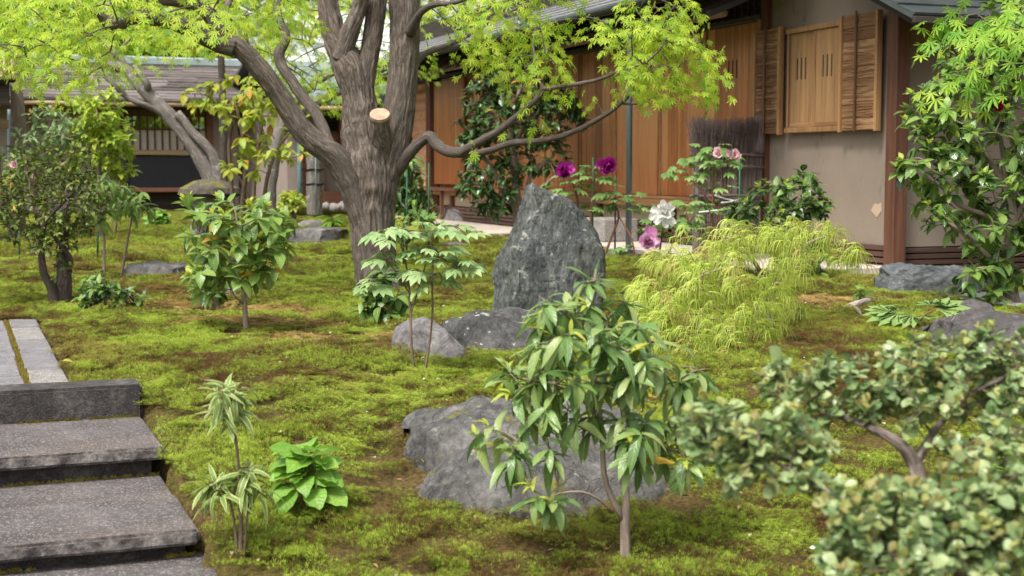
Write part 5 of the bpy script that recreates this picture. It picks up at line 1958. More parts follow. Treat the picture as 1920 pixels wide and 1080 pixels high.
# ------------------------------------------------------------------ trees behind
LT = tree_root('leaning_tree', 405, 432, 'grey lichen covered tree leaning left in front of the shingle roof', 'tree')
yl = 17.5
sk = []
for nm, pts, sg in (('trunk', [(412, 440, yl, 44), (408, 390, yl, 40), (400, 340, yl, 36), (378, 300, yl, 31), (352, 258, yl, 29), (322, 222, yl, 28), (290, 188, yl, 26), (256, 152, yl, 24), (232, 128, yl, 22), (205, 122, yl, 18), (170, 90, yl, 12), (120, 60, yl, 8)], 36),
                    ('limb', [(412, 360, yl - .1, 26), (404, 300, yl - .1, 20), (385, 272, yl - .1, 18), (362, 250, yl - .1, 17), (345, 226, yl - .1, 15), (332, 212, yl - .1, 16)], 24),
                    ('limb', [(318, 222, yl, 14), (285, 203, yl - .1, 11), (258, 192, yl - .2, 11), (237, 181, yl - .2, 11), (215, 160, yl - .3, 10), (192, 140, yl - .3, 6)], 20),
                    ('limb', [(276, 172, yl, 16), (276, 158, yl - .1, 14), (262, 138, yl - .1, 10), (250, 122, yl - .1, 7)], 18),
                    ('limb', [(240, 135, yl, 14), (225, 108, yl, 12), (200, 86, yl, 11), (190, 60, yl, 7)], 18),
                    ('limb', [(205, 112, yl, 7), (222, 98, yl, 6), (243, 72, yl, 5), (262, 58, yl, 3)], 12)):
    sk += wood(LT, nm, pts, M['bark_lichen'], sg, .05, .004, .12, len(nm) + len(pts), 18)
tips = [at(px, py, yl + rng.uniform(-1.2, 1.2)) for px, py in poly_pts([(60, 40), (280, 0), (330, 60), (260, 110), (140, 150), (60, 120)], 26, rng)]
tw = grow(tips, sk[::3], .4, .2, .1, rng)
twigs_part(LT, tw, .008, .003, M['bark_dark'])
ms = []
for i, l in tw: ms += spray_flat(l[-1], l[-1] - l[-2], 14, .085, rng, .45, .2)
put_leaves(LT, ms, 'maple', M['maple_leaf_b'], 120, 'leaf', M['maple_leaf'], .4, rng)

# slim trunks and multi-stem yellowing shrub behind the long limb
ST = tree_root('slim_tree', 420, 428, 'slim straight grey tree rising behind the long maple limb', 'tree')
ys_ = 17.0
sk = wood(ST, 'trunk', [(421, 432, ys_, 16), (420, 330, ys_, 14), (418, 240, ys_, 14), (416, 150, ys_, 13), (412, 90, ys_, 12), (395, 50, ys_, 11), (375, 0, ys_, 9), (360, -60, ys_, 6)], M['bark_dark'], 20, .06, .003, .12, 4)
sk += wood(ST, 'limb', [(412, 105, ys_, 12), (390, 75, ys_, 12), (362, 40, ys_, 10), (345, 20, ys_, 7)], M['bark_dark'], 16, .06, .002, .12, 5)
tips = [at(px, py, ys_ + rng.uniform(-1, 1.5)) for px, py in poly_pts([(260, -40), (520, -40), (500, 60), (420, 105), (330, 75), (270, 50)], 26, rng)]
tw = grow(tips, sk[::3], .4, .2, .1, rng)
twigs_part(ST, tw, .008, .003, M['bark_dark'])
ms = []
for i, l in tw: ms += spray_flat(l[-1], l[-1] - l[-2], 12, .085, rng, .45, .2)
put_leaves(ST, ms, 'maple', M['maple_leaf'], 120, 'leaf', M['maple_leaf_b'], .4, rng)

PT = tree_root('pale_trunk_tree', 503, 412, 'stout pale lichened trunk just left of the maple limb', 'tree')
yp = 18.5
sk = wood(PT, 'trunk', [(503, 416, yp, 34), (504, 385, yp, 28), (508, 340, yp, 24), (514, 300, yp, 24), (522, 262, yp, 22), (540, 215, yp, 18), (570, 175, yp, 16), (600, 150, yp, 14), (640, 130, yp, 10), (690, 100, yp, 7)], M['bark_lichen'], 30, .05, .004, .12, 6, 18)
sk += wood(PT, 'limb', [(518, 275, yp, 16), (545, 235, yp + .2, 15), (580, 205, yp + .3, 14), (625, 180, yp + .4, 13), (665, 165, yp + .5, 11), (720, 130, yp + .6, 9), (790, 105, yp + .8, 8), (850, 78, yp + 1, 6)], M['bark_dark'], 22, .06, .003, .12, 7)
sk += wood(PT, 'limb', [(510, 320, yp, 14), (490, 250, yp, 12), (470, 180, yp, 10), (470, 120, yp, 8), (460, 60, yp, 6)], M['bark_dark'], 18, .06, .002, .1, 8)
tips = [at(px, py, yp + rng.uniform(-1, 1.5)) for px, py in poly_pts([(480, 70), (600, 60), (650, 120), (800, 60), (800, 130), (720, 160), (640, 175), (560, 190), (500, 160)], 40, rng)]
tips += [at(px, py, yp + rng.uniform(-1, 1.5)) for px, py in poly_pts([(440, -60), (800, -60), (790, 50), (440, 40)], 40, rng)]
tw = grow(tips, sk[::3], .4, .2, .1, rng)
twigs_part(PT, tw, .008, .003, M['bark_dark'])
ms = []
for i, l in tw: ms += spray_flat(l[-1], l[-1] - l[-2], 13, .085, rng, .45, .2)
put_leaves(PT, ms, 'maple', M['maple_leaf'], 200, 'leaf', M['maple_leaf_b'], .5, rng)

shrub('yellowing_shrub', 'tall many stemmed shrub with hanging yellow green leaves left of the maple limb', 'shrub', on_ground(470, 440),
      [[(452, 445, 15.5, 11), (455, 380, 15.5, 10), (460, 310, 15.5, 9), (452, 240, 15.5, 7), (440, 190, 15.5, 5)], [(474, 445, 15.4, 9), (476, 360, 15.4, 8), (482, 290, 15.4, 7), (492, 230, 15.4, 5)], [(440, 442, 15.6, 10), (434, 350, 15.6, 8), (430, 270, 15.6, 7), (440, 210, 15.6, 5)],
       [(488, 442, 15.3, 9), (500, 340, 15.3, 7), (520, 280, 15.3, 5), (545, 245, 15.3, 3)], [(462, 300, 15.5, 5), (430, 215, 15.4, 4), (390, 180, 15.2, 3), (350, 175, 15.1, 2)], [(465, 440, 15.5, 6), (468, 380, 15.5, 5), (448, 330, 15.5, 4)]],
      [(460, 215, 15.4, 70, 55, .6), (500, 260, 15.3, 60, 60, .5), (420, 180, 15.3, 50, 40, .4), (470, 300, 15.3, 50, 30, .4), (365, 185, 15.1, 30, 30, .2), (555, 275, 15.2, 25, 25, .2), (478, 170, 15.4, 60, 40, .5)], 95, 'oval', 'yellow_shrub', .13,
      (3, 4), None, 'twig_brown', (.006, .002), .6, (60, 110), 'yellow_leaf', .07, 300, amp=.002, seed=3, segs=10)

# crowns of taller trees beyond the houses
def far_tree(px, py, Y, base_w, crown, n, mat, lab, seed, leafs=.32):
    rr = random.Random(seed)
    b_ = at(px, py, Y)
    b_[2] = 0
    root = empty('background_tree', b_, lab, 'tree', 'trees beyond the houses')
    H = crown[0][2]
    mb = MB()
    tube(mb, np.array([(0, 0, -.1), (.1, 0, H * .4), (-.1, .1, H * .8), (0, 0, H * 1.1)]), np.array((base_w, base_w * .75, base_w * .5, .03)), 14, .4, .01, lump=.15, seed=seed)
    link('trunk', mb.mesh('trunk', M['bark_dark']), root)
    tips = []
    for (dx, dy, dz, r_) in crown:
        for _ in range(int(n * r_ * r_ / sum(c[3] ** 2 for c in crown))):
            v = np.array([rr.gauss(0, 1) for _ in range(3)])
            v *= r_ * rr.random() ** .4 / np.linalg.norm(v)
            v[2] *= .75
            tips.append(b_ + (dx, dy, dz) + v)
    ms = []
    for t in tips:
        d = t - (b_ + (0, 0, H * .7))
        ms += whorl(t, d / np.linalg.norm(d), 7, leafs, rr, (40, 100), .3, .8, back=.5)
    put_leaves(root, ms, 'quad', M[mat], 0, rng=rr)
    return root


fl = [(120, 34, 'light green broad tree behind the shingled roof, leftmost of the back row'), (265, 38, 'yellow green broad tree above the copper ridge of the shingled roof'), (400, 36, 'loose light green tree behind the right end of the shingled roof'), (560, 44, 'tall pale tree behind the tiled hall'), (760, 42, 'bushy green tree behind the hall and the maple fork'),
      (-120, 36, 'rounded green tree beyond the left edge gate'), (-420, 40, 'wide green tree far out on the left'), (1000, 48, 'green tree standing behind the tea house roof')]
for k, (px, Y, lab) in enumerate(fl):
    s_ = Y / 36
    far_tree(px, 400, Y, .22, [(0, 0, 4.6 * s_, 2.4 * s_), (1.6, .5, 3.6 * s_, 1.9 * s_), (-1.7, .3, 3.4 * s_, 2.0 * s_), (.4, -.6, 2.6 * s_, 1.8 * s_), (.2, .4, 6.2 * s_, 1.7 * s_)], 520, 'far_leaf' if k % 3 else 'maple_leaf_b', lab, 50 + k)
hb = MB()                              # clipped evergreen mass closing the garden at the back
ms = []
rr = random.Random(4)
for k in range(5200):
    px = rr.uniform(-900, 1250)
    p = at(px, 330, rr.uniform(46, 50))
    p[2] = 2.6 * rr.random() ** .7 + .4 * math.sin(p[0] * .8)
    d = np.array((rr.gauss(0, 1), -.8, rr.random()))
    ms.append(orient(p, d, np.array((rr.gauss(0, .5), -.5, 1.0)), rr.uniform(.4, .8)))
HG = empty('hedge', (0, 48, 0), 'dark evergreen hedge closing the garden behind all the houses', 'hedge')
put_leaves(HG, ms, 'quad', M['far_dark_leaf'], 0, rng=rr)


# ------------------------------------------------------------------ camellia by the boarded doors
G = on_ground
yc = 16.5
bc = at(972, 442, yc)
bc[2] = .05
CT, sk = shrub('camellia_tree', 'dark glossy camellia tree in front of the boarded doors, right of the maple', 'tree', bc,
      [[(972, 445, yc, 24), (972, 405, yc, 22), (968, 360, yc, 17), (965, 310, yc, 13), (958, 255, yc, 11), (965, 200, yc, 8), (985, 140, yc, 5)],
       [(972, 412, yc, 14), (958, 370, yc, 12), (930, 330, yc, 9), (905, 290, yc, 7), (885, 250, yc, 5)], [(972, 410, yc, 12), (985, 370, yc, 10), (998, 325, yc, 8), (1040, 290, yc, 6)],
       [(974, 402, yc - .1, 9), (1000, 365, yc - .3, 7), (1042, 330, yc - .5, 4)], [(962, 290, yc, 8), (935, 240, yc, 6), (915, 190, yc, 4)], [(962, 270, yc, 7), (1000, 220, yc, 6), (1030, 180, yc, 4)]],
      [(965, 160, yc, 62, 55, .5), (930, 230, yc, 72, 45, .55), (1035, 225, yc, 62, 42, .4), (900, 180, yc, 40, 35, .3), (915, 340, yc, 60, 50, .5), (1000, 290, yc, 70, 35, .45), (890, 270, yc, 35, 28, .3), (1050, 190, yc, 45, 35, .3), (930, 385, yc, 35, 22, .3), (985, 75, yc, 25, 50, .3)],
      420, 'oval', 'camellia', .118, (4, 6), None, 'bark_pale', (.005, .002), .3, (45, 90), 'yellow_leaf', .008, 300, 'trunk', 5, .002, 14, sag=.05)

# ------------------------------------------------------------------ left group
yl = float(G(112, 570)[1])
shrub('small_leaved_tree', 'dark small leaved evergreen with a knotted trunk at the left, in brown moss', 'tree', G(112, 570),
      [[(114, 573, yl, 40), (116, 545, yl, 34), (120, 510, yl, 26), (118, 480, yl + .05, 20), (122, 440, yl + .05, 14), (128, 400, yl, 10), (140, 350, yl, 7)],
       [(105, 560, yl - .05, 20), (94, 535, yl - .08, 17), (82, 512, yl - .1, 14), (77, 480, yl - .1, 13), (76, 455, yl - .1, 12), (82, 425, yl - .1, 11), (98, 400, yl - .1, 10), (125, 372, yl - .1, 8), (150, 345, yl - .1, 5)],
       [(128, 510, yl, 14), (132, 485, yl, 11), (118, 465, yl, 9), (100, 440, yl, 8), (85, 400, yl, 6), (60, 350, yl, 4)]],
      [(85, 370, yl, 95, 75, .45), (50, 330, yl + .1, 60, 55, .4), (140, 380, yl, 60, 60, .4), (110, 440, yl - .1, 60, 40, .3), (20, 400, yl, 50, 60, .35), (120, 310, yl + .1, 60, 45, .35), (110, 500, yl - .05, 22, 25, .15), (-40, 370, yl, 60, 70, .4)],
      620, 'oval', 'dark_small_leaf', .044, (5, 7), None, 'bark_dark', (.004, .0015), .15, (40, 85), 'yellow_leaf', .012, 300, 'trunk', 7, .003, 20, lump=.25, young='bright_leaf', ny=.14)
yb = float(G(190, 455)[1])
shrub('bright_shrub', 'bright yellow green tall shrub behind the dark small leaved evergreen', 'shrub', G(188, 458),
      [[(188, 462, yb, 14), (188, 420, yb, 12), (186, 350, yb, 9), (188, 280, yb, 7), (182, 220, yb, 4), (180, 180, yb, 2)], [(186, 400, yb, 8), (200, 320, yb, 6), (222, 270, yb, 4)], [(188, 380, yb, 7), (165, 300, yb, 5), (150, 250, yb, 3)]],
      [(185, 205, yb, 46, 52, .45), (170, 265, yb, 55, 45, .45), (215, 262, yb, 38, 40, .4), (150, 225, yb, 30, 30, .3), (180, 320, yb, 60, 40, .45), (230, 300, yb, 22, 40, .3)],
      210, 'oval', 'bright_leaf', .11, (5, 6), None, 'bark_pale', (.006, .002), .3, (40, 85), None, 0, 300, 'stem', 9, young='young_leaf', ny=.25, amp=.002, segs=10)
ya = yb - .8
AZ, _ = shrub('grey_leaved_shrub', 'grey green shrub with upright shoots and one pale pink bloom at the left', 'shrub', G(70, 470),
      [[(70, 472, ya, 10), (72, 400, ya, 8), (80, 320, ya, 6), (90, 250, ya, 4), (100, 190, ya, 2)], [(72, 400, ya, 6), (50, 320, ya, 5), (40, 260, ya, 3)], [(75, 350, ya, 5), (110, 270, ya, 4), (125, 220, ya, 2)]],
      [(95, 235, ya, 40, 35, .4), (70, 270, ya, 50, 35, .4), (120, 250, ya, 30, 35, .3), (40, 300, ya, 45, 35, .4)], 80, 'lance', 'grey_leaf', .12, (5, 7), None, 'bark_pale', (.005, .002), .1, (35, 80), None, 0, 220, 'stem', 11, young='thread_orange', ny=.2)
flower(AZ, at(28, 310, yl - .35), (.1, -1, .3), .035, M['petal_pale'], (4, 6), seed=3, stamens=False)
for k, (bx, by, pts, blobs, lab, sd_) in enumerate((
        (195, 525, [(195, 528), (195, 470), (196, 420), (197, 380), (198, 345)], [(198, 375, 48, 42), (180, 345, 35, 22), (225, 345, 28, 20), (165, 385, 25, 15)], 'thin stemmed young tree with drooping green leaves, standing straight behind the low round shrub', 13),
        (232, 520, [(226, 525), (234, 480), (243, 430), (248, 395), (252, 375)], [(258, 375, 36, 20), (240, 380, 25, 18), (282, 385, 14, 14)], 'thin leaning young tree with a small drooping leaf tuft, right of the straight one', 15),
        (216, 445, [(216, 448), (217, 420), (218, 385)], [(222, 385, 26, 24)], 'slight young tree with a pale stem near the bright shrub', 17))):
    Y = float(G(bx, by)[1])
    shrub('young_tree', lab, 'young tree', G(bx, by), [[(x_, y_, Y, 6 - i) for i, (x_, y_) in enumerate(pts)]], [(a_, b__, Y, c_, d_, .22) for a_, b__, c_, d_ in blobs], 26 if k == 0 else 16, 'lance', 'camellia_mid', .11, (4, 6), None, 'bark_pale', (.003, .0015), .5, (50, 95), None, 0, 160, 'stem', sd_, sag=.1)
yv = float(G(190, 585)[1])
shrub('low_shrub', 'low round dark green shrub on the moss beside the knotted trunk', 'shrub', G(190, 585),
      [[(175, 588, yv, 7), (178, 560, yv, 6), (172, 535, yv, 4)], [(195, 588, yv, 6), (198, 555, yv, 5), (200, 530, yv, 3)], [(205, 585, yv, 6), (222, 560, yv, 4), (240, 545, yv, 3)], [(165, 588, yv, 5), (160, 560, yv, 4)]],
      [(185, 535, yv, 35, 24, .14), (170, 560, yv, 18, 22, .12), (215, 545, yv, 28, 22, .14), (250, 555, yv, 24, 16, .1), (245, 580, yv - .05, 20, 8, .08)], 62, 'oval', 'camellia_mid', .06, (4, 5), None, 'bark_dark', (.003, .0015), .2, (45, 85), 'camellia', .4, 300, 'stem', 19)

# ------------------------------------------------------------------ glossy shrub left of the maple
ym = float(G(460, 622)[1])
shrub('glossy_shrub', 'young glossy shrub with large leaves and lime shoot tips on a thin stem', 'shrub', G(460, 622),
      [[(461, 626, ym, 11), (460, 590, ym, 10), (457, 550, ym, 9), (452, 505, ym, 8), (447, 460, ym, 7), (445, 420, ym, 5), (440, 390, ym, 3)], [(458, 560, ym, 5), (480, 520, ym, 5), (505, 475, ym, 4), (520, 440, ym, 3)], [(452, 505, ym, 5), (420, 480, ym, 4), (385, 455, ym, 3), (365, 420, ym, 2)],
       [(449, 480, ym, 5), (480, 430, ym, 4), (490, 390, ym, 2)], [(459, 570, ym, 4), (440, 555, ym - .05, 3), (430, 530, ym - .05, 2)]],
      [(445, 400, ym, 70, 32, .25), (400, 430, ym, 55, 40, .25), (490, 420, ym, 55, 35, .25), (400, 490, ym, 45, 35, .22), (450, 460, ym - .05, 60, 45, .25), (515, 475, ym, 35, 38, .2), (475, 520, ym - .05, 30, 28, .15), (410, 530, ym, 40, 20, .18), (365, 395, ym, 22, 30, .12), (380, 520, ym, 30, 20, .15)],
      92, 'oval', 'camellia_mid', .105, (4, 5), None, 'bark_pale', (.004, .002), .25, (45, 88), 'yellow_leaf', .03, 300, 'stem', 23, young='young_leaf', ny=.5, yl=.55)
y2 = float(G(405, 582)[1])
shrub('small_stemmed_shrub', 'smaller shrub with one bare grey stem just behind the glossy one', 'shrub', G(405, 582), [[(406, 584, y2, 7), (404, 560, y2, 6), (400, 530, y2, 5), (392, 505, y2, 3)]],
      [(375, 510, y2, 35, 25, .2), (405, 545, y2, 30, 18, .2)], 14, 'oval', 'camellia_mid', .1, (4, 5), None, 'bark_pale', (.004, .002), .3, (50, 90), 'camellia', .4, 80, 'stem', 24)

# leafy clumps
def clump(name, label, px, py, n, L, mat, kind, wd, ht, seed, cat='plant', stalk=True):
    rr = random.Random(seed)
    b_ = G(px, py)
    root = empty(name, b_, label, cat)
    Y = b_[1]
    ms, mb = [], MB()
    for k in range(n):
        a = rr.uniform(0, 6.283)
        t = (k + .5) / n
        rad = wd * Y / F_PX * (.25 + .75 * t) * rr.uniform(.6, 1)
        h = ht * Y / F_PX * (1.02 - .75 * t) * rr.uniform(.8, 1.05)
        tip = b_ + (math.cos(a) * rad * .6, math.sin(a) * rad * .6, h)
        d = np.array((math.cos(a), math.sin(a), .6 - 1.0 * t))
        if stalk: tube(mb, np.array([(0, 0, -.01), (math.cos(a) * rad * .2, math.sin(a) * rad * .2, h * .6), tip - b_]), np.array((.004, .003, .002)) * L * 10, 5, .05, cap=False)
        ms.append(orient(tip, d, np.array((-math.cos(a) * .4 + rr.gauss(0, .3), -math.sin(a) * .4 - .25 + rr.gauss(0, .3), 1)), L * rr.uniform(.75, 1.15)))
    if stalk: link('stalks', mb.mesh('stalks', M['twig_green']), root, None, 'stuff')
    put_leaves(root, ms, kind, M[mat], 300, rng=rr)
    return root


clump('broad_leaved_plant', 'bright green broad leaved plant alone on the foreground moss', 580, 948, 54, .092, 'hydrangea', 'broad', 80, 112, 3)
clump('broad_leaved_plant', 'small bright green leafy plant before the dark panel of the shingled house', 295, 428, 60, .16, 'hydrangea', 'broad', 27, 28, 4)
clump('fern', 'little bright fern tuft beside the round stepping stone', 622, 431, 46, .2, 'fern_leaf', 'narrow', 20, 22, 5, 'fern')
clump('fern', 'dry tan grassy tuft left of the little bright fern', 603, 428, 30, .2, 'yellow_shrub', 'narrow', 18, 16, 6, 'fern', False)

# light shrub by the plastered wing
ysb = 20.5
shrub('light_shrub', 'light green shrub with cream edged leaves below the plastered wing', 'shrub', at(548, 408, ysb), [[(548, 410, ysb, 6), (548, 390, ysb, 5), (546, 370, ysb, 3)], [(548, 400, ysb, 5), (560, 380, ysb, 3)]],
      [(548, 382, ysb, 28, 20, .25), (540, 372, ysb, 16, 14, .15)], 55, 'oval', 'bright_leaf', .1, (5, 6), None, 'bark_pale', (.005, .002), .2, (40, 85), 'young_leaf', .25, 120, 'stem', 27)
# shrubs right of the maple trunk
yr_ = 14.5
shrub('dark_shrub', 'dark green long leaved shrub between the maple trunk and the woven screen', 'shrub', at(768, 430, yr_) * (1, 1, 0), [[(768, 440, yr_, 8), (768, 400, yr_, 6), (765, 350, yr_, 4)], [(770, 420, yr_, 6), (785, 370, yr_, 4)]],
      [(768, 335, yr_, 30, 30, .3), (760, 375, yr_, 32, 32, .3), (785, 385, yr_, 26, 28, .3), (765, 300, yr_, 16, 20, .2)], 90, 'lance', 'camellia', .13, (5, 6), None, 'bark_dark', (.004, .002), .35, (45, 90), 'camellia_mid', .4, 200, 'stem', 29)
shrub('leafy_peony', 'yellow green peony bush without flowers at the right foot of the maple', 'peony', G(760, 455), [[(762, 458, 12.6, 6), (764, 430, 12.6, 4), (768, 410, 12.6, 3)], [(760, 455, 12.6, 5), (735, 425, 12.6, 3)], [(764, 455, 12.6, 5), (795, 420, 12.6, 3)]],
      [(770, 412, 12.6, 45, 16, .3), (745, 428, 12.6, 30, 12, .25), (800, 425, 12.6, 30, 14, .25)], 26, 'peony', 'peony_leaf', .15, (2, 4), None, 'twig_green', (.004, .002), .2, (50, 90), 'young_leaf', .15, 120, 'stem', 30)
yt = float(G(712, 604)[1])
shrub('trunk_foot_shrub', 'dark green leafy shrub growing against the right foot of the maple trunk', 'shrub', G(712, 604),
      [[(705, 606, yt, 5), (702, 570, yt, 4), (695, 540, yt, 3)], [(715, 606, yt, 5), (718, 560, yt, 4), (720, 520, yt, 3)], [(722, 604, yt, 5), (738, 570, yt, 3), (748, 545, yt, 2)]],
      [(705, 565, yt, 25, 32, .12), (735, 570, yt, 22, 30, .12), (718, 535, yt, 30, 28, .12), (700, 590, yt, 18, 14, .1)], 44, 'oval', 'camellia_mid', .095, (4, 5), None, 'twig_red', (.003, .0015), .45, (55, 95), 'camellia', .45, 220, 'stem', 31)


def peony(name, label, base, limbs, heads, L, mat, seed, wood='twig_red', cat='peony', up=.1, cap=300, kind='peony'):
    """leaf heads: (px, py, depth, spread px, leaves)"""
    rr = random.Random(seed)
    root = empty(name, base, label, cat)
    W = [limb(l) for l in limbs]
    for P, _ in W:
        if P[0][2] < base[2] + .15: P[0][2] = float(gz(P[0][0], P[0][1])) - .02 if base[2] < .2 else P[0][2]
    sk = stems_part(root, W, M[wood], 'stem', 8, .03, 0, .12, seed)
    tips, sz = [], []
    for px, py, Y, w, n in heads:
        for _ in range(n):
            a = rr.uniform(0, 6.283)
            c = at(px, py, Y)
            r_ = w * Y / F_PX * math.sqrt(rr.random())
            tips.append(c + (math.cos(a) * r_, math.sin(a) * r_ * .8, rr.uniform(-.35, .25) * w * Y / F_PX))
    tw = grow(tips, sk[len(sk) // 4:], .3, .06, .15, rr)
    twigs_part(root, tw, .0032, .0016, M[wood])
    ms = []
    for i, l in tw:
        d = l[-1] - l[-3]
        d[2] *= .3
        d /= np.linalg.norm(d) + 1e-9
        a = rr.uniform(-.5, .5)
        d = np.array((d[0] * math.cos(a) - d[1] * math.sin(a), d[0] * math.sin(a) + d[1] * math.cos(a), rr.uniform(-.35, .15)))
        ms.append(orient(l[-1], d, np.array((rr.uniform(-.3, .3), rr.uniform(-.55, .1), 1)), L * rr.uniform(.75, 1.15)))
    put_leaves(root, ms, kind, M[mat], cap, rng=rr)
    return root


yq = float(G(786, 698)[1])
peony('peony_plant', 'pale leaved peony without flowers on two bare stems before the maple trunk', G(786, 699),
      [[(777, 701, yq, 5), (772, 650, yq, 5), (770, 600, yq, 5), (768, 550, yq, 4), (762, 500, yq, 4), (752, 460, yq, 3)], [(795, 699, yq, 5), (806, 640, yq, 4), (811, 580, yq, 4), (810, 530, yq, 4), (812, 480, yq, 3), (808, 440, yq, 2)], [(770, 590, yq, 3), (785, 540, yq, 3), (800, 490, yq, 3)], [(768, 550, yq, 3), (735, 500, yq, 3), (715, 470, yq, 2)]],
      [(745, 440, yq, 45, 9), (720, 480, yq, 35, 7), (790, 425, yq, 40, 8), (845, 425, yq, 40, 8), (800, 470, yq, 45, 9), (850, 490, yq, 40, 8), (770, 500, yq, 35, 6), (810, 520, yq, 35, 6), (700, 530, yq, 22, 4), (872, 492, yq, 20, 3)], .112, 'peony_pale', 33, 'twig_brown')

yg = 13.2
bp = G(1130, 480)
PM = peony('flowering_peony', 'tall peony with two dark magenta blooms behind the standing stone', at(1110, 470, yg) * (1, 1, 0),
      [[(1095, 480, yg, 5), (1085, 420, yg, 4), (1082, 370, yg, 4), (1070, 335, yg, 3), (1058, 322, yg, 3)], [(1108, 480, yg, 5), (1108, 420, yg, 5), (1110, 360, yg, 4), (1112, 320, yg, 3), (1135, 312, yg, 3)], [(1130, 482, yg, 5), (1148, 440, yg, 5), (1160, 405, yg, 4), (1150, 380, yg, 3)], [(1192, 482, yg - .2, 4), (1185, 450, yg - .2, 3), (1172, 425, yg - .1, 3), (1160, 405, yg, 3)]],
      [(1060, 345, yg, 38, 9), (1085, 335, yg, 30, 6), (1115, 335, yg, 35, 8), (1120, 310, yg, 35, 6), (1140, 365, yg, 40, 8), (1180, 372, yg, 45, 9), (1130, 390, yg, 35, 6), (1165, 385, yg, 30, 5), (1045, 355, yg, 25, 4), (1195, 425, yg - .2, 22, 4), (1175, 460, yg - .2, 18, 3)], .15, 'peony_leaf', 35)
flower(PM, at(1058, 320, yg - .12), (-.2, -1, .15), .082, M['petal_magenta'], (6, 8, 8), seed=1)
flower(PM, at(1137, 311, yg - .12), (.25, -1, -.1), .088, M['petal_magenta'], (6, 8, 9), seed=2)
yw = 11.6
PW = peony('flowering_peony', 'low peony with one ragged white bloom and one violet pink bloom before the terrace', G(1232, 530),
      [[(1232, 535, yw, 5), (1236, 480, yw, 4), (1242, 430, yw, 4), (1245, 405, yw, 3)], [(1226, 535, yw, 4), (1220, 490, yw, 3), (1217, 460, yw, 3)], [(1238, 480, yw, 4), (1270, 440, yw, 3), (1290, 410, yw, 2)]],
      [(1250, 420, yw, 28, 6), (1290, 405, yw, 34, 8), (1300, 385, yw, 35, 7), (1262, 440, yw, 30, 5)], .14, 'peony_leaf', 37)
flower(PW, at(1246, 398, yw - .12), (-.15, -1, .2), .11, M['petal_white'], (7, 9, 10), 'petal_long', 5)
flower(PW, at(1216, 451, yw - .15), (-.1, -1, .1), .09, M['petal_pink'], (6, 8, 8), seed=6)
yx = 12.4
PP = peony('flowering_peony', 'tall peony with pale pink blooms beside the brushwood fence', at(1345, 470, yx) * (1, 1, 0),
      [[(1335, 480, yx, 5), (1335, 400, yx, 5), (1338, 340, yx, 4), (1340, 295, yx, 3)], [(1345, 480, yx, 5), (1350, 380, yx, 4), (1362, 320, yx, 3), (1372, 290, yx, 3)], [(1335, 380, yx, 4), (1300, 340, yx, 3), (1280, 315, yx, 2)]],
      [(1345, 278, yx, 38, 10), (1300, 300, yx, 35, 8), (1275, 322, yx, 28, 6), (1330, 310, yx, 40, 8), (1365, 300, yx, 30, 6), (1340, 350, yx, 45, 8), (1320, 380, yx, 45, 8), (1355, 390, yx, 35, 6), (1310, 420, yx, 40, 7)], .15, 'peony_leaf', 39)
flower(PP, at(1374, 290, yx - .12), (.3, -1, .1), .055, M['petal_pale'], (5, 6, 6), seed=7)
flower(PP, at(1346, 287, yx - .12), (-.4, -1, .2), .045, M['petal_pale'], (5, 6, 6), seed=8)
# ties of pale twine
mb = MB()
for a_, b__ in (((1310, 398), (1392, 385)), ((1352, 380), (1388, 372)), ((1340, 366), (1390, 378))): tube(mb, np.array([at(*a_, 12.3), at((a_[0] + b__[0]) / 2, (a_[1] + b__[1]) / 2 + 2, 12.3), at(*b__, 12.35)]), np.full(3, .007), 5, .1)
tag(link('twine', mb.mesh('twine', flat_mat('white twine', (.7, .7, .7), .6))), 'white twine tying the tall pink peony to a stake', 'twine')

# green garden stakes
for k, (px, y0, y1, Y, lab) in enumerate(((803, 452, 305, 13.4, 'tall green stake right of the dark shrub near the woven screen'), (762, 440, 318, 13.6, 'green stake among the dark shrub beside the maple trunk'), (756, 470, 418, 12.0, 'short green stake at the right foot of the maple'), (1386, 470, 300, 12.2, 'green stake against the brushwood fence'), (1111, 470, 295, 13.2, 'green stake holding the magenta peony'),
                                          (182, 458, 395, 12.6, 'green stake beside the pale stem left of the maple'), (35, 475, 420, 13.0, 'green stake at the left edge of the garden'), (346, 462, 430, 13.5, 'short dark stake behind the glossy shrub'), (1153, 470, 330, 13.4, 'dark stake right of the magenta peony'))):
    p0 = at(px, y0, Y)
    p1 = at(px + 1, y1, Y)
    p0[2] = float(gz(p0[0], p0[1])) - .03
    mb = MB()
    tube(mb, np.array([p0 - p0, p1 - p0]), np.array((.009, .007)), 8, 1, smooth_in=False)
    tag(link('garden_stake', mb.mesh('garden_stake', M['stake']), None, p0), lab, 'stake', 'green garden stakes')

# ------------------------------------------------------------------ shrub before the plaster wall, weeping thread leaf maple
yk = 10.9
shrub('camellia_shrub', 'rounded glossy camellia shrub before the plaster wall under the window', 'shrub', G(1478, 535),
      [[(1478, 535, yk, 9), (1475, 480, yk, 8), (1465, 420, yk, 7), (1450, 380, yk, 5)], [(1476, 490, yk, 7), (1500, 420, yk, 5), (1515, 370, yk, 3)], [(1474, 500, yk, 6), (1430, 430, yk, 5), (1400, 390, yk, 3)], [(1478, 510, yk, 5), (1515, 500, yk, 4), (1545, 515, yk, 2)]],
      [(1440, 365, yk, 50, 28, .3), (1400, 385, yk, 28, 26, .2), (1500, 365, yk, 45, 35, .3), (1540, 385, yk, 25, 28, .2), (1460, 400, yk, 60, 28, .3), (1500, 480, yk, 50, 40, .3), (1530, 520, yk, 30, 18, .2), (1515, 335, yk, 18, 20, .15)],
      135, 'oval', 'camellia_mid', .095, (4, 6), None, 'bark_pale', (.004, .002), .25, (45, 88), 'camellia', .55, 300, 'stem', 41, young='young_leaf', ny=.15)
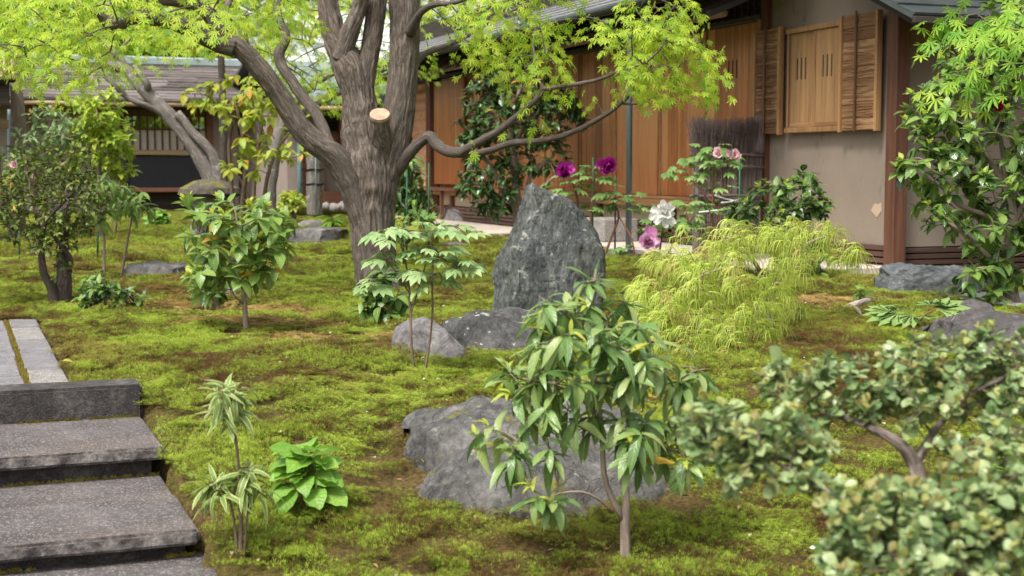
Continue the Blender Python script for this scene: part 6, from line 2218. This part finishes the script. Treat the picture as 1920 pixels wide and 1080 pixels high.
yth = 7.3
rngt = random.Random(43)
TMb = G(1443, 606)
TM, sk = None, None
TM = empty('thread_leaf_maple', TMb, 'weeping yellow green maple with fine thread leaves right of the standing stone', 'tree')
W = [limb(l) for l in ([(1444, 610, float(TMb[1]), 17), (1443, 580, 7.6, 15), (1438, 540, 7.5, 12), (1420, 500, 7.4, 9), (1390, 460, 7.4, 6), (1350, 440, 7.4, 3)], [(1441, 560, 7.55, 9), (1470, 510, 7.6, 8), (1510, 460, 7.6, 6), (1560, 440, 7.6, 3)], [(1430, 520, 7.45, 8), (1380, 500, 7.2, 7), (1310, 520, 7.0, 5), (1260, 560, 6.9, 3)],
                            [(1308, 690, 6.5, 4), (1306, 650, 6.6, 4), (1312, 600, 6.8, 4), (1330, 550, 7.0, 3)], [(1265, 680, 6.4, 4), (1268, 640, 6.6, 4), (1280, 590, 6.8, 3)])]
for P, _ in W[3:]: P[0][2] = float(gz(P[0][0], P[0][1])) - .02
sk = stems_part(TM, W, M['bark_pale'], 'branch', 10, .03, .0008, .15, 5)
tips = blob_tips([(1400, 440, 7.5, 110, 28, .35), (1500, 435, 7.6, 85, 26, .3), (1300, 480, 7.2, 100, 32, .4), (1400, 490, 7.2, 120, 36, .4), (1265, 545, 6.9, 75, 38, .3), (1370, 560, 6.9, 120, 38, .35), (1570, 465, 7.7, 42, 26, .2), (1290, 625, 6.5, 100, 40, .28), (1400, 610, 6.8, 60, 24, .25), (1225, 590, 6.6, 50, 40, .2), (1340, 665, 6.5, 80, 22, .2), (1595, 480, 7.7, 28, 22, .15)], 400, rngt, .55)
tw = grow(tips, sk, .1, .08, .3, rngt)
twigs_part(TM, tw, .0028, .001, M['twig_brown'])
ms = []
for i, l in tw:
    d = l[-1] - l[-2]
    d = np.array((d[0], d[1], d[2] * .3))
    d /= np.linalg.norm(d) + 1e-9
    for k in range(rngt.randint(3, 5)):
        a = rngt.uniform(-1.2, 1.2)
        dd = np.array((d[0] * math.cos(a) - d[1] * math.sin(a), d[0] * math.sin(a) + d[1] * math.cos(a), rngt.uniform(-.35, .35)))
        p = l[-1] + np.array([rngt.uniform(-.035, .035) for _ in range(3)])
        ms.append(orient(p, dd, np.array((rngt.uniform(-.2, .2), rngt.uniform(-.2, .2), 1)), rngt.uniform(.075, .125)))
put_leaves(TM, ms, 'thread', M['thread'], 300, 'leaf', M['thread_orange'], .09, rngt)
LS = G(1508, 612)                       # separate low shoot of the same kind at its right
shrub('thread_leaf_shoot', 'lone arching thread leaf shoot on the moss right of the weeping maple', 'shoot', LS, [[(1500, 614, float(LS[1]), 3), (1500, 595, float(LS[1]), 2), (1505, 580, float(LS[1]), 2)]], [(1505, 574, float(LS[1]), 6, 3, .02)], 3, 'thread', 'thread', .13, (2, 3), None, 'twig_green', (.002, .001), .1, (60, 95), None, 0, 20, 'stem', 44)

# ------------------------------------------------------------------ camellia at the right
yr = 8.6
RC, _ = shrub('camellia_tree', 'tall glossy camellia with lime shoot tips and a dark red bloom at the right edge', 'tree', at(1895, 575, yr) * (1, 1, 0),
      [[(1900, 585, yr, 34), (1894, 545, yr, 28), (1888, 505, yr, 24), (1893, 455, yr, 20), (1900, 400, yr, 17), (1885, 350, yr, 14), (1850, 290, yr, 10), (1815, 230, yr, 7), (1795, 170, yr, 5)],
       [(1892, 520, yr, 14), (1862, 490, yr - .05, 11), (1825, 455, yr - .1, 9), (1790, 425, yr - .1, 7), (1755, 405, yr - .1, 5)], [(1895, 440, yr, 13), (1850, 405, yr, 10), (1800, 385, yr, 9), (1765, 350, yr, 7), (1735, 330, yr, 5)],
       [(1885, 350, yr, 10), (1840, 325, yr, 8), (1790, 320, yr, 7), (1740, 300, yr, 5)], [(1898, 420, yr, 12), (1935, 350, yr, 10), (1960, 270, yr, 8), (1950, 180, yr, 5)], [(1890, 370, yr, 10), (1880, 290, yr, 8), (1870, 220, yr, 6), (1850, 150, yr, 4)]],
      [(1750, 210, yr, 48, 55, .3), (1830, 210, yr, 65, 60, .35), (1900, 240, yr, 60, 80, .4), (1730, 320, yr, 42, 38, .25), (1800, 320, yr, 60, 50, .35), (1880, 350, yr, 55, 60, .35), (1760, 395, yr, 55, 26, .25), (1840, 430, yr, 60, 45, .35), (1900, 480, yr, 50, 55, .3), (1840, 520, yr - .1, 50, 45, .25), (1960, 330, yr, 60, 160, .4), (1830, 110, yr, 70, 60, .3), (1900, 60, yr, 70, 90, .35), (1770, 260, yr, 50, 40, .25), (1860, 570, yr - .1, 50, 20, .2)],
      430, 'oval', 'camellia_mid', .1, (4, 6), None, 'bark_pale', (.005, .002), .2, (45, 88), 'camellia', .25, 300, 'trunk', 47, .002, 14, young='bright_leaf', ny=.35, yl=.5)
flower(RC, at(1872, 201, yr - .45), (-.2, -1, -.1), .045, M['petal_red'], (5, 6), seed=9, stamens=False)

# small peony seedling, little seedlings
ypn = float(G(1718, 625)[1])
PS = empty('peony_seedling', G(1718, 626), 'low peony seedling with broad light green leaves on red stems near the flat rocks', 'peony')
W = [limb([(1720, 628, ypn, 6), (1716, 608, ypn, 5), (1690, 590, ypn, 4)]), limb([(1718, 612, ypn, 5), (1732, 592, ypn, 4), (1755, 580, ypn, 3)])]
W[0][0][0] = np.array(PS.location) + (0, 0, -.02)
sk = stems_part(PS, W, M['twig_red'], 'stem', 8)
ms = []
rr = random.Random(5)
for px, py, ax_, L in ((1690, 588, -1.6, .17), (1672, 585, -.9, .14), (1695, 578, .1, .15), (1712, 590, -2.4, .13), (1755, 582, 1.4, .17), (1745, 574, .3, .14), (1765, 590, 2.2, .15), (1730, 592, 3.0, .13), (1757, 566, .9, .09)):
    p = at(px, py, ypn)
    ms.append(orient(p, np.array((math.sin(ax_), math.cos(ax_), rr.uniform(-.1, .3))), np.array((rr.uniform(-.25, .25), -.55, 1.0)), L))
put_leaves(PS, ms, 'lobed', M['peony_leaf'], 300, rng=rr)
sy = float(G(1618, 575)[1])
shrub('seedling', 'tiny dark green seedling on the brown moss near the bleached root', 'seedling', G(1618, 577), [[(1620, 580, sy, 3), (1617, 560, sy, 2), (1613, 548, sy, 2)]], [(1616, 552, sy, 14, 8, .05)], 5, 'oval', 'camellia_mid', .08, (2, 3), None, 'twig_green', (.002, .001), .2, (60, 95), 'camellia', .5, 30, 'stem', 50)
sy = float(G(1868, 900)[1])
shrub('seedling', 'small green seedling at the right edge behind the holly bush', 'seedling', G(1868, 902), [[(1868, 905, sy, 4), (1866, 860, sy, 3), (1868, 820, sy, 2)]], [(1868, 835, sy, 30, 24, .08), (1880, 870, sy, 34, 14, .08)], 11, 'lance', 'hydrangea', .075, (3, 4), None, 'twig_green', (.002, .001), .2, (60, 95), None, 0, 60, 'stem', 51)
mb = MB()
r0 = G(1600, 588)
tube(mb, np.array([G(1575, 584), G(1595, 585) + (0, 0, .03), G(1625, 577) + (0, 0, .04), G(1650, 574) + (0, 0, .02)]) - r0, np.array((.01, .022, .02, .01)), 12, .02, .002, lump=.3)
tube(mb, np.array([G(1602, 584) + (0, 0, .02), G(1610, 590) + (0, 0, .02), G(1615, 594)]) - r0, np.array((.014, .012, .006)), 8, .02, .001, lump=.3)
tag(link('root', mb.mesh('root', M['drift']), None, r0), 'bleached piece of root lying on the moss right of the weeping maple', 'root')

# stone lantern half hidden behind the glossy shrub
LB = at(395, 430, 16.2)
LB[2] = 0
SL = empty('stone_lantern', LB, 'low stone lantern with a broad mossy cap half hidden behind the shrubs', 'stone lantern')


def prism(nm, parent, prof, n, mat):
    V = []
    for r_, z in prof:
        for k in range(n):
            a = 6.283 * k / n + .3
            V.append((r_ * math.cos(a), r_ * math.sin(a), z))
    i = np.arange(len(prof) - 1)[:, None] * n
    j = np.arange(n)[None]
    Q = np.stack([i + j, i + (j + 1) % n, i + n + (j + 1) % n, i + n + j], -1).reshape(-1, 4)
    top = np.arange(n)[None] + (len(prof) - 1) * n
    V = np.array(V)
    V[:, 2] += .012 * fbm(V * 5, 3, 4)
    return link(nm, mesh_np(nm, V, [Q, top], mat, False), parent)


prism('cap', SL, [(.3, .52), (.36, .56), (.34, .62), (.18, .7), (.05, .73)], 12, M['lantern'])
prism('fire_box', SL, [(.2, .33), (.2, .55)], 6, M['pale_granite'])
for k in range(3):
    a = 2.09 * k
    mb = MB()
    tube(mb, np.array([(.12 * math.cos(a), .12 * math.sin(a), .33), (.24 * math.cos(a), .24 * math.sin(a), .2), (.27 * math.cos(a), .27 * math.sin(a), 0)]), np.array((.06, .06, .05)), 9, .05)
    link('leg', mb.mesh('leg', M['pale_granite']), SL)

# bark wrapped post
WPb = at(590, 402, 20.0)
WPb[2] = 0
WP = empty('wrapped_post', WPb, 'short post wrapped in cracked bark and tied with black rope beside the maple trunk', 'post')
P, Rr = limb([(590, 404, 20.0, 30), (590, 350, 20.0, 31), (590, 300, 20.0, 30), (588, 270, 20.0, 29)])
mb = MB()
tube(mb, P - WPb, Rr, 60, .02, .006, 22, .08, 3)
link('bark', mb.mesh('bark', M['bark_lichen']), WP)
for py in (345, 318):
    c = at(590, py, 20.0) - WPb
    a = np.linspace(0, 6.283, 20)
    mb = MB()
    tube(mb, np.stack([c[0] + .118 * np.cos(a), c[1] + .118 * np.sin(a), c[2] + .006 * np.sin(3 * a)], 1), np.full(20, .012), 6, 1, smooth_in=False)
    tube(mb, np.array([c + (-.1, -.08, 0), c + (-.15, -.11, .02), c + (-.17, -.1, -.02)]), np.full(3, .008), 5, .05)
    link('rope', mb.mesh('rope', flat_mat('black rope', (.012, .01, .01), .9)), WP)
mb = MB()
tube(mb, np.array([at(592, 405, 19.75), at(592, 330, 19.75), at(591, 280, 19.8)]) - WPb, np.full(3, .008), 6, 1, smooth_in=False)
link('tie_rod', mb.mesh('tie_rod', M['pipe_blue']), WP)

# pale trunk and grey pipe at the far left
for (nm, pts, mt, sg, lab, cat) in (('pale_trunk_tree', [(30, 420, 17, 34), (30, 350, 17, 30), (32, 280, 17, 28), (34, 220, 17, 26), (28, 150, 17, 22), (10, 60, 17, 14)], 'bark_pale', 24, 'pale trunked tree behind the shrubs at the left edge', 'tree'),
                                    ('grey_pole', [(18, 430, 18, 9), (18, 350, 18, 9), (18, 280, 18, 9), (18, 205, 18, 9)], 'pipe', 10, 'thin grey green pole under the bamboo roofed gate', 'pole')):
    P, Rr = limb(pts)
    P[0][2] = -.03
    b_ = P[0].copy()
    mb = MB()
    tube(mb, P - b_, Rr, sg, .08, .002 if cat == 'tree' else 0, lump=.1 if cat == 'tree' else 0, seed=5)
    if cat == 'tree':
        rt_ = empty(nm, b_, lab, cat)
        link('trunk', mb.mesh('trunk', M[mt]), rt_)
        tips = [at(px, py, 17 + rng.uniform(-1, 1)) for px, py in poly_pts([(-150, -60), (120, -60), (60, 60), (-150, 80)], 16, rng)]
        tw = grow(tips, list(P[3:]), .3, .2, .1, rng)
        twigs_part(rt_, tw, .008, .003, M['bark_dark'])
        ms = []
        for i, l in tw: ms += spray_flat(l[-1], l[-1] - l[-2], 14, .085, rng, .45, .2)
        put_leaves(rt_, ms, 'maple', M['maple_leaf_b'], 60, 'leaf', rng=rng)
    else: tag(link(nm, mb.mesh(nm, M[mt]), None, b_), lab, cat)

# ------------------------------------------------------------------ foreground
ysp = float(G(1172, 1050)[1])
SPR, _ = shrub('sapling', 'young tree with long drooping glossy leaves on a forked pale stem before the large boulder', 'young tree', G(1173, 1052),
      [[(1173, 1056, ysp, 22), (1172, 1020, ysp, 20), (1172, 985, ysp, 19), (1174, 950, ysp, 16), (1172, 915, ysp + .02, 15), (1165, 870, ysp + .05, 13), (1178, 800, ysp + .1, 11), (1172, 750, ysp + .12, 9), (1150, 690, ysp + .12, 7)],
       [(1168, 972, ysp, 14), (1145, 930, ysp, 13), (1133, 890, ysp, 12), (1130, 840, ysp, 11), (1125, 780, ysp, 10), (1118, 720, ysp, 9), (1112, 660, ysp, 8), (1108, 600, ysp, 6), (1112, 550, ysp, 5), (1118, 505, ysp, 3)],
       [(1150, 960, ysp - .01, 7), (1120, 935, ysp - .05, 6), (1090, 922, ysp - .08, 5), (1050, 925, ysp - .1, 4), (1025, 935, ysp - .1, 2)], [(1126, 790, ysp, 6), (1090, 750, ysp - .05, 5), (1040, 720, ysp - .08, 4), (980, 710, ysp - .1, 3)],
       [(1170, 780, ysp + .1, 6), (1210, 730, ysp + .12, 5), (1260, 690, ysp + .15, 4), (1310, 690, ysp + .15, 2)], [(1120, 730, ysp, 5), (1170, 660, ysp, 4), (1210, 610, ysp, 2)], [(1112, 650, ysp, 4), (1060, 590, ysp, 3), (1010, 555, ysp, 2)], [(1168, 890, ysp + .05, 6), (1220, 850, ysp + .02, 4), (1270, 840, ysp, 2)]],
      [(1110, 540, ysp, 32, 25, .08), (1035, 570, ysp, 42, 30, .09), (1170, 580, ysp, 45, 32, .1), (1080, 610, ysp - .03, 75, 40, .14), (1190, 650, ysp, 65, 40, .14), (1010, 660, ysp, 60, 45, .13), (1110, 690, ysp - .05, 80, 45, .15), (1235, 700, ysp, 60, 40, .12), (960, 720, ysp, 45, 35, .1), (1030, 760, ysp, 60, 40, .12),
       (900, 800, ysp, 32, 26, .08), (1290, 700, ysp, 40, 30, .1), (1300, 780, ysp, 45, 40, .1), (1215, 790, ysp - .05, 60, 40, .12), (1000, 850, ysp - .08, 55, 34, .1), (1010, 930, ysp - .1, 40, 26, .07), (1260, 870, ysp, 38, 28, .08), (1180, 840, ysp - .05, 40, 30, .08), (1110, 800, ysp - .05, 40, 25, .08)],
      100, 'lance', 'sapling_leaf', .088, (6, 8), None, 'bark_pale', (.0035, .0018), .5, (50, 98), 'yellow_leaf', .005, 300, 'stem', 61, .0008, 12, .6, young='young_leaf', ny=.3, up=.5, yl=.55, sag=.15)

yv_ = float(G(452, 1038)[1])
shrub('variegated_seedling', 'slender seedling in two tufts with narrow cream edged leaves on the foreground moss', 'seedling', G(450, 1040),
      [[(450, 1042, yv_, 9), (452, 980, yv_, 8), (450, 920, yv_, 7), (446, 860, yv_, 6), (440, 810, yv_, 5), (434, 775, yv_, 4), (428, 745, yv_, 3)], [(445, 1025, yv_, 6), (438, 970, yv_, 5), (428, 930, yv_, 4)], [(456, 1020, yv_, 5), (464, 960, yv_, 4), (470, 915, yv_, 3)], [(462, 970, yv_, 3), (485, 920, yv_, 3), (500, 905, yv_, 2)]],
      [(428, 742, yv_, 42, 28, .07), (425, 772, yv_, 30, 14, .05), (420, 905, yv_, 36, 24, .06), (465, 895, yv_, 34, 22, .06), (498, 915, yv_, 12, 8, .03)], 26, 'narrow', 'variegated', .086, (5, 6), None, 'twig_brown', (.0028, .0016), .4, (45, 90), None, 0, 300, 'stem', 63, segs=8, along=False, sag=.02)

# holly bush leaning in at the right, close to the camera
hb_ = np.array((1.15, 2.15, float(gz(1.15, 2.15))))
HBr = random.Random(71)
HB_ = empty('holly_bush', hb_, 'close blurred holly bush in clipped tiers of small round leaves at the lower right', 'bush')
W = [limb(l) for l in ([(2080, 1230, 2.35, 60), (1860, 1130, 2.35, 46), (1690, 1035, 2.35, 36), (1640, 985, 2.35, 32), (1598, 950, 2.35, 26), (1560, 930, 2.35, 18), (1480, 880, 2.4, 12), (1420, 850, 2.4, 8)],
                       [(2050, 1210, 2.4, 50), (1860, 1060, 2.55, 36), (1740, 925, 2.65, 30), (1715, 870, 2.7, 27), (1690, 835, 2.7, 22), (1640, 805, 2.75, 15), (1590, 785, 2.8, 14), (1540, 778, 2.8, 8)], [(1715, 870, 2.7, 22), (1760, 800, 2.8, 16), (1820, 740, 2.85, 10), (1900, 700, 2.9, 6)], [(1690, 1035, 2.35, 20), (1720, 980, 2.3, 14), (1780, 940, 2.3, 8)], [(1860, 1130, 2.35, 24), (1880, 1010, 2.3, 16), (1900, 920, 2.3, 8)])]
W[0][0][0] = hb_ + (0, 0, -.03)
W[1][0][0] = hb_ + (.02, .03, -.03)
sk = stems_part(HB_, W, M['bark'], 'branch', 24, .015, .0018, .2, 9)
tips = blob_tips([(1500, 740, 2.85, 90, 55, .12), (1620, 710, 2.9, 130, 60, .16), (1740, 690, 2.9, 100, 60, .15), (1850, 730, 2.9, 110, 70, .15), (1950, 700, 2.9, 90, 90, .15), (1700, 760, 2.8, 110, 40, .12), (1840, 650, 2.95, 60, 35, .1),
                  (1370, 830, 2.45, 75, 50, .1), (1450, 830, 2.5, 95, 60, .12), (1530, 850, 2.5, 60, 45, .1), (1400, 880, 2.42, 70, 40, .1), (1540, 905, 2.38, 60, 30, .08),
                  (1600, 960, 2.25, 50, 40, .08), (1700, 960, 2.25, 80, 55, .12), (1820, 930, 2.3, 90, 60, .12), (1900, 990, 2.2, 90, 80, .12), (1780, 1040, 2.2, 110, 60, .12), (1640, 1060, 2.2, 90, 30, .1), (1560, 1060, 2.25, 35, 25, .06), (1960, 880, 2.35, 70, 70, .12), (1330, 800, 2.45, 55, 45, .08), (1400, 790, 2.45, 80, 40, .1), (1860, 820, 2.6, 90, 50, .12), (1700, 1000, 2.2, 140, 60, .12), (1480, 700, 2.85, 60, 35, .1)], 740, HBr, .72)
tw = grow(tips, sk[len(sk) // 8:], .4, .05, .1, HBr)
twigs_part(HB_, tw, .0028, .0014, M['twig_brown'])
ms, ysm = [], []
for i, l in tw:
    d = l[-1] - l[-2]
    d = d / (np.linalg.norm(d) + 1e-9) + np.array((0, -.1, .7))
    ms += whorl(l[-1], d, HBr.randint(4, 6), .031 * HBr.uniform(.6, 1.12), HBr, (25, 100), .12, .9, .03)
    ms += whorl(l[-2], d, 3, .027, HBr, (50, 105), .12, .9)
    if HBr.random() < .35: ysm += whorl(l[-1] + (0, 0, .012), d + np.array((0, 0, .8)), 3, .02, HBr, (15, 50), 0, .5)
put_leaves(HB_, ms, 'round', M['bush_leaf'], 300, 'leaf', M['bush_young'], .05, HBr)
put_leaves(HB_, ysm, 'round', M['bush_young'], 0, 'leaf', rng=HBr, rest='young_leaves')

# ------------------------------------------------------------------ small litter
fl_ = empty('fallen_flower', G(435, 562) + (0, 0, .03), 'white camellia flower fallen on the moss beside the glossy shrub', 'flower')
rr = random.Random(77)
mb = MB()
tube(mb, np.array([(0, 0, 0), (0, 0, .02), (0, 0, .03)]), np.array((.012, .01, .004)), 6, 1, smooth_in=False)
link('heart', mb.mesh('heart', M['stamen']), fl_)
for k in range(9):
    a = 6.283 * k / 9 + rr.uniform(-.2, .2)
    o = bpy.data.objects.new('petal', leaf_mesh('petal', k % 3, M['petal_white']))
    COL.objects.link(o)
    o.parent = fl_
    o.matrix_basis = Matrix(orient(np.zeros(3), np.array((math.cos(a), math.sin(a), .6 + .4 * (k % 2))), np.array((0, 0, 1.)), .07).tolist())
for px, py, L, mt, lab in ((1128, 975, .075, 'yellow_leaf', 'tan fallen leaf in front of the large boulder'), (118, 692, .05, 'young_leaf', 'pale fallen leaf at the edge of the path stone'), (1212, 760, .05, 'yellow_leaf', 'yellow fallen leaf resting on the upper rock ledge')):
    p = G(px, py) + (0, 0, .035)
    o = bpy.data.objects.new('fallen_leaf', leaf_mesh('oval', 1, M[mt]))
    COL.objects.link(o)
    o.matrix_basis = Matrix(orient(p, np.array((.8, .3, .05)), np.array((.1, -.3, 1.)), L).tolist())
    tag(o, lab, 'leaf')
ms = []
for k in range(1000):
    Y = rr.uniform(3.6, 13)
    x = rr.uniform(-.38, .38) * Y
    a, c = excl(np.array([x]), np.array([Y]))
    if a[0] or c[0]: continue
    p = np.array((x, Y, float(gz(x, Y)) + .022))
    ms.append(orient(p, np.array((rr.gauss(0, 1), rr.gauss(0, 1), .1)), np.array((rr.gauss(0, .3), rr.gauss(0, .3), 1)), rr.uniform(.008, .026)))
lt = empty('leaf_litter', (0, 0, 0), None, None)
lt['kind'] = 'stuff'
lt['label'] = 'scattered pale bits of fallen petals and leaves on the moss'
put_leaves(lt, ms, 'oval', M['litter'], 0, 'leaf', M['petal_white'], .12, rr, 'litter')
